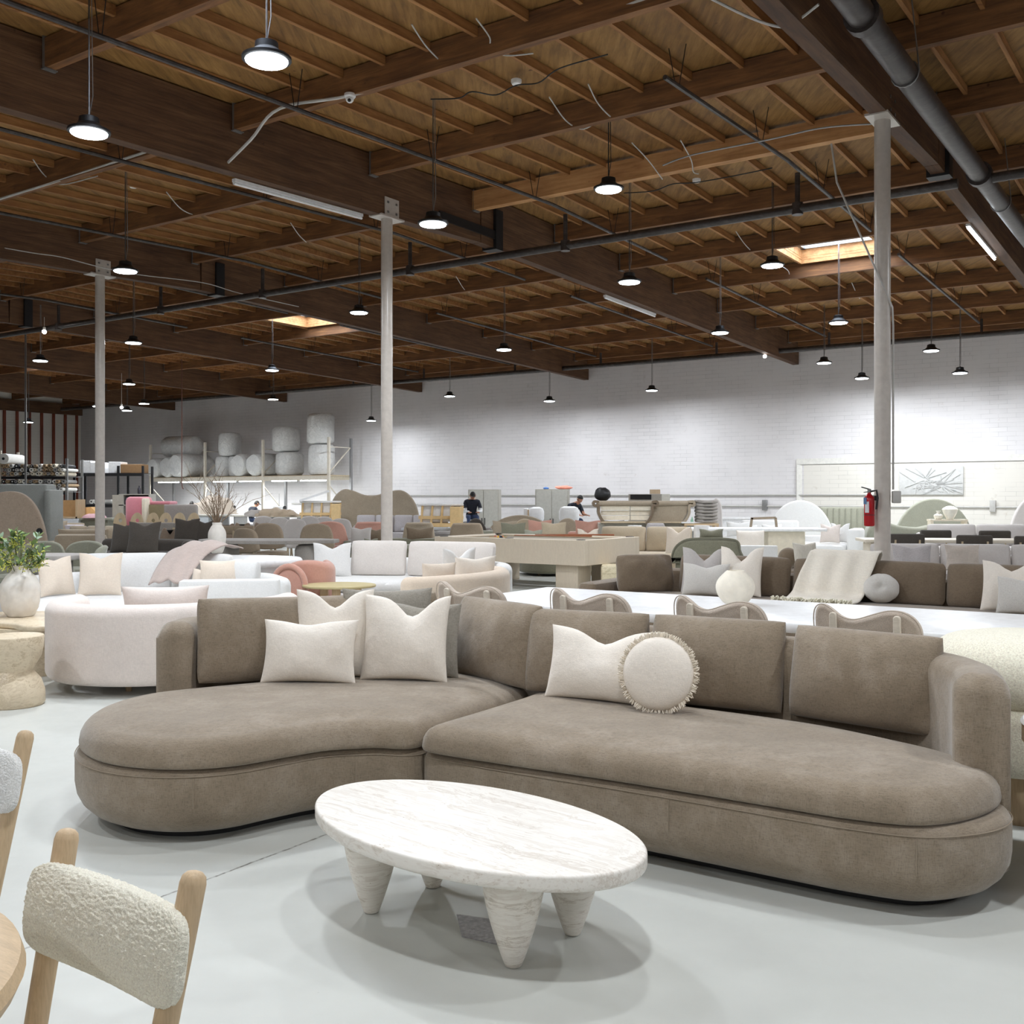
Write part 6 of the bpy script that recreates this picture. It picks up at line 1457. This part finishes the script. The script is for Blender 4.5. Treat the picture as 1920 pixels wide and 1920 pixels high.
# ---- people
SKIN = plain('skin', s2l(176, 126, 100), .6); NAVY = plain('navy_cloth', s2l(28, 32, 44), .85); HAIR = plain('dark_hair', s2l(28, 24, 22), .7); DENIM = plain('denim', s2l(58, 72, 104), .85)
def person(label, loc, rz, cap=False, lean=.18, seated=True, sleeve=None, face=1, arms_fwd=True):
    t = thing('person', label, 'person', loc, rz, None)
    hz = .52 if seated else .92      # hip height; faces -y
    H = Vector((0, 0, hz)); Cst = Vector((0, -lean*1.1, hz+.36)); N_ = Vector((0, -lean*1.5, hz+.50)); Hd = Vector((0, -lean*1.9-.03, hz+.55)); 
    sk = [(H, .15), (Vector((0, -lean*.5, hz+.18)), .135), (Cst, .18), (N_, .07), (Hd, .06)]
    vs2 = [p for p, r in sk]; rd = [r for p, r in sk]; ed = [(0, 1), (1, 2), (2, 3), (3, 4)]; tg = []
    def chain(a, pts):
        i = a
        for p, r in pts: vs2.append(Vector(p)); rd.append(r); ed.append((i, len(vs2)-1)); i = len(vs2)-1
        return i
    for s in (-1, 1):
        sh = Cst+Vector((s*.19, 0, .07)); el = sh+Vector((s*.07, -.10, -.27)); wr = el+Vector((-s*.12, -.24, .0)) if arms_fwd else el+Vector((0, -.05, -.24))
        chain(2, [(sh, .078), (el, .052), (wr, .028), (wr+Vector((-s*.01, -.07, -.01)), .03)])
        if seated: chain(0, [(H+Vector((s*.10, -.12, 0)), .09), (H+Vector((s*.13, -.46, .0)), .06), (Vector((s*.13, -.44, .10)), .042), (Vector((s*.13, -.56, .05)), .035)])
        else: chain(0, [(H+Vector((s*.09, 0, -.08)), .09), (Vector((s*.10, -.02, .48)), .06), (Vector((s*.10, 0, .09)), .042), (Vector((s*.10, -.13, .05)), .035)])
    me = bpy.data.meshes.new('body'); me.from_pydata([tuple(v) for v in vs2], ed, []); o = bpy.data.objects.new('body', me); C.objects.link(o)
    sm = o.modifiers.new('s', 'SKIN'); sl_ = me.skin_vertices[0].data if me.skin_vertices else None
    if not me.skin_vertices:
        bm = bmesh.new(); bm.from_mesh(me); bm.verts.layers.skin.verify(); bm.to_mesh(me); bm.free()
    for i, r in enumerate(rd): me.skin_vertices[0].data[i].radius = (r, r*(.72 if i in (0, 1, 2) else 1))
    me.skin_vertices[0].data[0].use_root = True
    ss = o.modifiers.new('u', 'SUBSURF'); ss.levels = 2; ss.render_levels = 2
    dg = bpy.context.evaluated_depsgraph_get(); ev = o.evaluated_get(dg); nm_ = bpy.data.meshes.new_from_object(ev)
    bpy.data.objects.remove(o)
    bm = bmesh.new(); bm.from_mesh(nm_)
    # the head: one shaped ball joined into the body mesh
    hb_ = MB().ball((0, 0, 0), (.078, .098, .118), 24, 18)
    hb_.map(lambda p: Vector((p.x*(1 if p.z > -.03 else 1+.25*(p.z+.03)/.09), p.y*(1 if p.z > 0 else .96)+(-.012 if abs(p.x) < .016 and -.035 < p.z < .012 and p.y < 0 else 0), p.z)))
    hc_ = Hd+Vector((0, -.015, .075)); a_ = -.35 if lean > .1 else -.1
    M = Matrix.Translation(hc_) @ Matrix.Rotation(-a_, 4, 'X')
    off = [bm.verts.new(M @ p) for p in hb_.v]
    for f in hb_.f:
        try: bm.faces.new([off[i] for i in f])
        except Exception: pass
    nb = bpy.data.meshes.new('body'); bm.to_mesh(nb); bm.free()
    for mm_ in (SKIN, NAVY, DENIM, sleeve or SKIN): nb.materials.append(mm_)
    for p in nb.polygons:
        c = p.center; p.use_smooth = True
        if c.z > N_.z+.01 and abs(c.x) < .12: p.material_index = 0
        elif c.z < hz+.06 and not (c.y < -.2 and c.z > hz-.02 and not seated): p.material_index = 2
        elif abs(c.x) > .2 and c.z < Cst.z-.10 or (c.y < Cst.y-.16): p.material_index = 3
        else: p.material_index = 1
    body = bpy.data.objects.new('body', nb); C.objects.link(body); body.parent = t
    hr = MB().ball((0, 0, 0), (.084, .104, .122), 24, 16)
    hr.f = [f for f in hr.f if sum(hr.v[i].z for i in f)/len(f) > (.012 if sum(hr.v[i].y for i in f)/len(f) < -.03 else -.05)]
    hr.v = [M @ p for p in hr.v]; hr.build('cap' if cap else 'hair', HAIR, t)
    if cap:
        br = MB().pad(ccw(ell(.07, .065, 20)), 0, .01, .004, .004).map(lambda p: (p.x, p.y-.12, p.z+.02)); br.v = [M @ p for p in br.v]; br.build('cap_brim', HAIR, t)
    for s in (-1, 1):
        wx = Cst+Vector((s*(.19+.07-.12-.01), -.10-.24-.10, .07-.27-.015)) if arms_fwd else Cst+Vector((s*.26, -.26, -.47))
        hd_ = MB(); hd_.ball(wx, (.036, .045, .016), 12, 8)
        for k in range(4): L = (.06, .07, .066, .052)[k]; b0 = wx+Vector((-.027+.018*k, -.035, 0)); hd_.tube([b0, b0+Vector((0, -L*.6, -.004)), b0+Vector((0, -L, -.03))], [.0095, .009, .006], 6)
        b0 = wx+Vector((-s*.03, .01, 0)); hd_.tube([b0, b0+Vector((-s*.03, -.025, -.005)), b0+Vector((-s*.035, -.05, -.018))], [.011, .0095, .007], 6)
        hd_.build('hand', SKIN, t)
    for s in (-1, 1):
        e = MB().ball((s*.03, -.092, .015), (.010, .006, .006), 8, 6).ball((s*.082, .005, -.005), (.012, .022, .03), 8, 6); e.v = [M @ p for p in e.v]; e.build('ear', SKIN, t)
    mo = MB().ball((0, -.094, -.055), (.022, .006, .005), 8, 6); mo.v = [M @ p for p in mo.v]; mo.build('mouth', plain('lips', s2l(140, 84, 76), .6), t)
    return t
WSL = plain('white_sleeve', s2l(222, 222, 222), .8)
person('man in dark cap, navy t-shirt and white sleeves working before the left grey cabinet', (sc(884, 30.6), 30.6, .40), R(8), cap=True, lean=.16, sleeve=WSL)
st1 = MB().box((0, 0, .38), (.5, .45, .80), bev=.03).build('stool', GREYF); st1.location = (sc(884, 30.6), 30.7, 0); tag(st1, 'padded grey stool under the man in the dark cap', 'stool')
person('person with short dark hair in navy bending behind the large white armchair shell', (sc(1066, 31.2), 31.1, .30), R(35), lean=.26)
st3 = MB().box((0, 0, .35), (.4, .4, .70), bev=.03).build('stool', GREYF); st3.location = (sc(1066, 31.2), 31.25, 0); tag(st3, 'grey stool hidden under the worker behind the large white shell', 'stool')
person('person with a cap seen from behind, sewing in the middle bay of the rack', B(27.1, -30.55, .1), ROT+PI*.94, cap=True, lean=.14)
person('person with dark hair in black bent over the left sewing table', B(27.0, -33.9, .08), ROT+PI*1.25, lean=.24)
for (G, P, lb) in ((27.15, -30.55, 'stool under the person sewing in the middle bay'), (27.05, -33.9, 'stool under the person at the left sewing table')):
    o = MB().lathe([(.18, .42), (.18, .46), (.03, .47)], n=20).lathe([(.03, 0), (.03, .43)], n=10).lathe([(.2, 0), (.2, .03)], n=20).build('stool', STEEL, smooth=False); o.location = B(G, P, 0); tag(o, lb, 'stool')
# ---- fabric roll racks at the far left
fr_ = thing('fabric_rack', 'steel shelving full of fabric rolls at the far left before the studded wall', 'rack', (sc(75, 34), 34, 0), 0)
X0, X1 = sc(12, 34), sc(135, 34)
for x in (X0, X1):
    for y in (33.6, 34.8): MB().beam((x, y, 0), (x, y, 3.0 if x == X0 else 2.75), .07, .07, up=(0, 1, 0)).build('upright', RACK if x == X0 else STEEL, fr_, smooth=False, world=True)
levels = (2.12, 1.62, 1.05)
for z in levels:
    MB().beam((X0, 33.6, z), (X1, 33.6, z), .05, .08).build('shelf_beam', DARK, fr_, smooth=False, world=True); MB().beam((X0, 34.2, z+.045), (X1, 34.2, z+.045), 1.2, .012).build('shelf_deck', STEEL, fr_, smooth=False, world=True)
rs = random.Random(9); FC = [plain('roll_'+n_, s2l(*c_), .85) for n_, c_ in (('white', (220, 218, 212)), ('cream', (206, 196, 176)), ('grey', (136, 134, 132)), ('black', (34, 34, 38)), ('tan', (158, 134, 104)), ('pale', (186, 184, 180)))]
protos = {}
def froll(r, L, fm):
    k = (r, L, fm.name)
    if k in protos:
        o = protos[k].copy(); C.objects.link(o)
        for c_ in protos[k].children: d_ = c_.copy(); C.objects.link(d_); d_.parent = o
        return o
    o = MB().lathe([(r, 0), (r, L)], n=14).map(lambda p: (p.x, p.z, p.y)).build('fabric_roll', fm)
    MB().lathe([(r*.35, -.008), (r*.35, .004)], n=10).map(lambda p: (p.x, p.z, p.y)).build('core', BLACK if fm.name != 'roll_black' else FC[0], o)
    protos[k] = o; return o
cn_ = 0
for li, z in enumerate(levels):
    for layer in range(3 if li < 2 else 2):
        x = X0+.1+(layer % 2)*.05
        while x < X1-.1:
            r = rs.choice((.05, .06, .07)); fm = rs.choice(FC)
            o = froll(r, 1.1, fm); o.location = (x+r, 33.5+rs.uniform(-.12, .05), z+.055+.075+layer*.125); o.rotation_euler = (0, 0, rs.uniform(-.08, .08))
            nm_ = fm.name.split('_')[1]
            tag(o, '%s fabric roll seen end-on on the %s shelf of the far left fabric rack' % ({'pale': 'pale grey'}.get(nm_, nm_), ('top', 'middle', 'lowest')[li]), 'fabric roll', '%s fabric rolls on the %s shelf of the fabric rack' % (nm_, ('top', 'middle', 'lowest')[li]))
            x += 2*r+rs.uniform(.0, .04); cn_ += 1
big = MB().lathe([(.17, 0), (.17, 1.2)], n=24).map(lambda p: (p.x, p.z, p.y)).build('fabric_roll', FC[0]); MB().lathe([(.045, -.008), (.045, .01)], n=10).map(lambda p: (p.x, p.z, p.y)).build('core', BLACK, big)
big.location = (sc(12, 33.5), 33.3, 2.73); tag(big, 'large white fabric roll on top of the fabric rack at the photo edge', 'fabric roll')
# dark rack right of it with boxes
dr = thing('dark_rack', 'dark steel rack with boxes on its top shelf behind the left column', 'rack', (sc(205, 35), 35, 0), 0)
xa, xb = sc(142, 35), sc(270, 35)
for x in (xa, sc(224, 35), xb):
    for y in (34.9, 35.8): MB().beam((x, y, 0), (x, y, 2.55), .07, .07, up=(0, 1, 0)).build('upright', DARK, dr, smooth=False, world=True)
for z in (2.25, 1.2): MB().beam((xa, 34.9, z), (xb, 34.9, z), .05, .09).build('shelf_beam', DARK, dr, smooth=False, world=True); MB().beam((xa, 35.35, z+.05), (xb, 35.35, z+.05), .9, .012).build('shelf_deck', DARK, dr, smooth=False, world=True)
CARD = plain('cardboard', s2l(190, 168, 140), .8)
for px, w, h, m_, lb in ((160, .36, .42, WTOP, 'white box, leftmost on the dark rack'), (181, .45, .36, WTOP, 'wide white box in the middle of the dark rack'), (215, .42, .38, WTOP, 'white open box right of the left column on the dark rack'), (246, .75, .30, plain('brown_box', s2l(140, 108, 74), .8), 'brown-topped box, rightmost on the dark rack')):
    o = MB().box((0, 0, h/2), (w, .6, h), bev=.01).build('storage_box', m_, smooth=False); o.location = (sc(px, 35), 35.3, 2.307); tag(o, lb, 'box', 'boxes on the dark rack')
for k, px in enumerate((170, 178, 186)):
    o = froll(.07, 1.1, FC[0]); o.location = (sc(px, 34.8), 34.85, 1.345); o.rotation_euler = (0, 0, 0); tag(o, 'white fabric roll seen end-on on the lower shelf of the dark rack', 'fabric roll', 'white rolls on the lower shelf of the dark rack')
# grey cabinet with open shelves, bottles
oc = thing('open_cabinet', 'light grey open-shelved cabinet with bottles right of the left column', 'cabinet', (sc(246, 28), 28.2, 0), R(0))
MB().box((-.34, 0, .78), (.30, .5, 1.56)).build('side_panel', MC['grey_laminate'], oc, smooth=False); MB().box((.12, .22, .78), (.75, .03, 1.56)).build('back_panel', plain('maroon_board', s2l(72, 48, 44), .7), oc, smooth=False); MB().box((.5, 0, .78), (.03, .5, 1.56)).build('side_panel', MC['grey_laminate'], oc, smooth=False)
for z in (.62, 1.0, 1.28, 1.57): MB().box((.1, 0, z), (.84, .5, .025)).build('shelf', MC['grey_laminate'], oc, smooth=False)
bt0 = None
for k, (dx, z, lb) in enumerate(((-.15, 1.295, 'dark bottle, left on the upper shelf of the open cabinet'), (-.02, 1.295, 'dark bottle, middle of the upper shelf of the open cabinet'), (.14, 1.295, 'dark bottle, right on the upper shelf of the open cabinet'), (.05, 1.015, 'dark bottle on the lower shelf of the open cabinet'), (.2, 1.585, 'bottle standing on top of the open cabinet'))):
    if bt0 is None: bt0 = MB().lathe([(.04, 0), (.045, .02), (.045, .14), (.018, .18), (.018, .22)], n=14).build('bottle', plain('bottle_dark', s2l(60, 56, 66), .3)); o = bt0
    else: o = bt0.copy(); C.objects.link(o)
    o.location = (sc(246, 28)+dx, 28.05, z); tag(o, lb, 'bottle', 'bottles on the open cabinet')
# pink unit, grey bench, wooden crate, boxes, beige wavy headboard, tall grey box
HP = fabric('hot_pink_velvet', s2l(226, 146, 158), .05, 220, .4, .2)
pu = thing('pink_armchair', 'bright pink padded armchair shell tipped on its side', 'chair', (sc(281, 25), 25, 0), R(-4))
MB().box((-.22, -.1, 1.15), (.42, .7, .72), bev=.1).build('back_panel', HP, pu); MB().box((.25, .1, 1.36), (.6, .5, .08), bev=.03).build('top_panel', HP, pu)
MB().box((.22, -.2, 1.1), (.42, .04, .44)).build('lining', fabric('olive_lining', s2l(150, 138, 110), .05, 200, .2, .2), pu, smooth=False); MB().box((.03, -.3, 1.14), (.09, .3, .66), bev=.03).build('edge_foam', CRM, pu)
MB().box((0, 0, .40), (.9, .6, .8)).build('stand', MC['light_grey_laminate'], pu, smooth=False)
gbn = thing('bench', 'grey velvet bench back in front of the bright pink shell', 'bench', (sc(331, 26.2), 26.2, 0), 0)
MB().box((0, 0, .98), (1.08, .16, .68), bev=.07).build('backrest', GREYF, gbn); MB().box((0, -.3, .48), (1.08, .6, .2), bev=.06).build('seat', GREYF, gbn); MB().box((0, -.2, .2), (.9, .4, .38)).build('base', GREYF, gbn, smooth=False)
cr_ = thing('wooden_crate', 'open wooden crate frame standing on a white patterned box', 'crate', (sc(127, 27), 27, .97), 0)
for x in (-.33, .33): MB().box((x, 0, .22), (.05, .5, .5)).build('side_panel', OAK, cr_, smooth=False)
MB().box((0, .24, .22), (.66, .02, .46)).build('back_panel', plain('tan_board', s2l(176, 140, 96), .7), cr_, smooth=False); MB().box((0, 0, -.0), (.7, .5, .04)).build('bottom_board', OAKX, cr_, smooth=False)
MB().box((-.33, -.0, .47), (.05, .5, .03)).build('rim', OAK, cr_, smooth=False)
wb_ = MB().box((0, 0, .47), (.74, .6, .94), bev=.01).build('plaid_box', plain('plaid_white', s2l(206, 208, 212), .8), smooth=False); wb_.location = (sc(129, 27), 27, 0); tag(wb_, 'tall white patterned box under the wooden crate frame', 'box')
of = MB().pad(ccw([(-.3, 0), (.3, 0), (.3, .12), (.12, .28), (-.02, .27), (-.3, .12)]), -.2, .2, .01, .01, axis='y').build('orange_foam', plain('orange_foam_mat', s2l(232, 184, 124), .9)); of.location = (sc(167, 27.5), 27.5, .96); tag(of, 'orange foam offcut beside the wooden crate', 'foam')
tbx = thing('work_bench', 'pale work bench with pink and white cloth heaps left of the left column', 'bench', (sc(177, 27), 27.2, 0))
MB().box((.05, 0, .93), (1.0, .9, .05)).build('table_top', SAGE2, tbx, smooth=False); MB().box((0, 0, .45), (.8, .7, .9)).build('body', SAGE2, tbx, smooth=False)
o = heap('pink_cloth', 'pink and white cloth heap on the pale work bench', 'cloth', 176, 26.8, .96, .28, .2, .12, plain('pink_cloth_mat', s2l(228, 184, 190), .9), 4); o['group'] = 'cloth heaps left of the left column'
pb2 = MB().box((0, 0, .42), (.80, .5, .84), bev=.01).build('lilac_box', plain('lilac_board', s2l(214, 206, 214), .8), smooth=False); pb2.location = (sc(118, 24.6), 24.6, 0); tag(pb2, 'pale lilac box behind the beige sofas at the far left', 'box')
o_ = cr([(.66, 0), (.66, .35), (.58, .85), (.42, 1.22), (.2, 1.42), (-.05, 1.47), (-.3, 1.43), (-.6, 1.34), (-.9, 1.36), (-1.1, 1.40), (-1.2, 1.2), (-1.2, 0)], 4)
panel_outline('headboard', 'large beige headboard with a wavy top and a small dark hole at the far left', 'headboard', [(x, z*1.08) for x, z in o_], 24, 19, .02, .14, fabric('beige_bouc', s2l(170, 152, 134), .05, 150, .2, .4), 0, hole=(.52, .86))
tg_ = thing('padded_box', 'tall grey padded box unit behind the wavy beige headboard at the far left', 'padded unit', (sc(52, 22.5), 22.6, 0))
MB().box((-.05, 0, .90), (1.05, .5, 1.76), bev=.05).build('front_panel', fabric('steel_grey_fabric', s2l(136, 138, 134), .06, 200, .2, .3), tg_); MB().box((.52, 0, .84), (.14, .7, 1.64), bev=.05).build('side_panel', MC['steel_grey_fabric'], tg_)
# perforated steel drop posts
for px, Y, zb, lb in ((48, 30, 1.6, 'thin perforated steel post dropping from the roof at the far left'), (182, 29, 1.25, 'thin perforated steel post dropping from the roof beside the left column')):
    p = Vector((sc(px, Y), Y, 0)); o = MB().beam((0, 0, zb), (0, 0, deck(G_of(p))-.02), .05, .03, up=(0, 1, 0)).build('drop_post', STEEL, smooth=False); o.location = p; tag(o, lb, 'post')
# ================================================================ cables and small things under the roof
def cable(label, pts, r=.006, m=None, name='cable', group='loose cables under the roof', n=6):
    o = MB().tube(cr(pts, 6, False), r, 6).build(name, m or WIRE); return tag(o, label, 'cable', group)
def up(px, py, h=None, G=None):
    """point at pixel on a height above the eye"""
    Y = h*F/(HY-py); return Vector(((px-960)*Y/F, Y, EYE+h))
cable('thick white cable bundle climbing along the nearest roof purlin', [up(410, 322, 3.96), up(470, 262, 4.12), up(525, 203, 4.36), up(660, 178, 4.42), up(860, 118, 4.46), up(1060, 52, 4.48), up(1230, -10, 4.5)], .018)
cable('blue-white cable bundle along the purlin left of the middle girder', [up(-40, 385, 4.40), up(90, 345, 4.42), up(190, 312, 4.44), up(275, 284, 4.44)], .018)
cable('white cable kinked around the right-hand girder at the top', [up(1290, -25, 4.3), up(1400, 30, 4.05), up(1462, 50, 3.95), up(1490, 42, 3.95), up(1535, 8, 4.0)], .012)
cable('thin cable sagging along the left girder, crossing the left column', [up(-30, 458, 4.15), up(60, 474, 4.1), up(115, 482, 4.1), up(185, 500, 4.0), up(260, 515, 4.05), up(380, 530, 4.1), up(450, 550, 4.05), up(560, 575, 4.1)], .009)
whips = [((772, 46), (800, 88), (838, 126)), ((893, 35), (918, 70), (920, 92), (950, 104), (1000, 100)), ((1030, 182), (1060, 225), (1090, 242), (1115, 232)), ((1103, 158), (1122, 195), (1150, 222), (1170, 220)), ((1185, 268), (1215, 300), (1242, 336)), ((1276, 263), (1296, 300), (1300, 322), (1310, 326)), ((62, 299), (85, 330), (115, 346), (183, 330)), ((312, 360), (340, 392), (370, 404), (390, 400)), ((1380, 434), (1395, 456), (1410, 472)), ((1458, 495), (1478, 508), (1480, 525)), ((545, 418), (560, 440), (574, 454)), ((855, 518), (870, 542), (880, 548)), ((1597, 530), (1605, 548), (1612, 560)), ((640, 800), (641, 840), (646, 880))]
nmW = ['uppermost left of the top centre', 'with a flat tail at the top centre', 'hanging below the second purlin, left one', 'hanging below the second purlin, right one', 'hanging below the pale new beam, left one', 'hanging below the pale new beam, right one', 'looping at the far left below the cable bundle', 'looping left of the middle column', 'left of the right-hand skylight', 'right under the right-hand skylight lamp', 'left of the middle column, small', 'right of the middle column, small', 'left of the right column, small', '']
for k, w_ in enumerate(whips[:-1]):
    cable('loose pale cable end %s' % nmW[k], [up(x, y, 4.52) for x, y in w_], .008)
cable('dark cord drooping between two joists near the dark lamp', [up(808, 186, 4.6), up(860, 184, 4.5), up(885, 172, 4.5), up(930, 178, 4.6), up(968, 160, 4.6), up(1010, 155, 4.55), up(1050, 128, 4.6), up(1140, 102, 4.68)], .008, BLACK)
cable('dark cord drooping past the second junction box', [up(1170, 362, 4.6), up(1225, 358, 4.5), up(1262, 345, 4.5), up(1306, 342, 4.55), up(1375, 330, 4.5), up(1448, 315, 4.6)], .008, BLACK)
cable('thin conduit running beside the pale new beam to the right column', [up(1243, 310, 4.3), up(1300, 290, 4.3), up(1440, 262, 4.25), up(1540, 240, 4.2), up(1640, 232, 4.1)], .01, STEEL)
cable('white cord with an end loop hanging before the foam rolls', [Vector((sc(341, 33), 33, 5.9)), Vector((sc(341, 33), 33, 3)), Vector((sc(341, 33), 33, 1.95)), Vector((sc(344, 33), 33, 1.75))], .014, plain('red_cord', s2l(110, 70, 60), .7))
# surface objects on girders
dc = thing('dome_camera', 'white dome security camera under the nearest purlin', 'camera', up(656, 176, 4.42)); q0 = dc.location
MB().lathe([(.06, 0), (.065, -.03), (.05, -.05)], q0, 20).build('mount', WTOP, dc, world=True); cb_ = MB().ball(q0+Vector((0, -.01, -.06)), .045, 18, 12).build('ball_housing', WTOP, dc, world=True)
MB().ball(q0+Vector((-.0, -.042, -.085)), .02, 12, 8).build('lens', BLACK, dc, world=True)
def tube_fix(label, a, b, on):
    d = (b-a); t = thing('tube_light', label, 'light', (a+b)/2, 0, 'tube lights on the girders')
    MB().beam(a+Vector((0, 0, .04)), b+Vector((0, 0, .04)), .06, .04).build('housing', WTOP, t, world=True, smooth=False); MB().tube([a, b], .018, 8).build('tube', TUBE if on else WTOP, t, world=True)
    return t
tube_fix('unlit white tube light under the middle girder, left of the middle column', B(8.6, -9.98, roofb(8.6)-.07), B(10.9, -9.98, roofb(10.9)-.07), False)
tube_fix('unlit white tube light under the middle girder beyond the pool table', B(17.9, -9.98, roofb(17.9)-.07), B(20.1, -9.98, roofb(20.1)-.07), False)
tube_fix('lit tube light under the right-hand girder at the right photo edge', B(16.4, -3.05, roofb(16.4)-.06), B(18.6, -3.05, roofb(18.6)-.06), True)
for (px, py, h, lb) in ((968, 158, 4.65, 'white junction box on a joist near the dark lamp'), (1306, 342, 4.62, 'white junction box on a joist below the pale new beam'), (250, 352, 4.7, 'round white junction box left of the middle column')):
    o = MB().lathe([(.05, 0), (.06, .02), (.06, .05), (.02, .06)], n=16).build('junction_box', WTOP); o.location = up(px, py, h); tag(o, lb, 'junction box', 'junction boxes under the roof')
bk = MB().beam(B(12.4, -9.77, 5.78), B(14.0, -9.77, 5.78), .03, .13).build('steel_strap', DARK, smooth=False); tag(bk, 'dark steel strap plate on the side of the middle girder', 'plate')
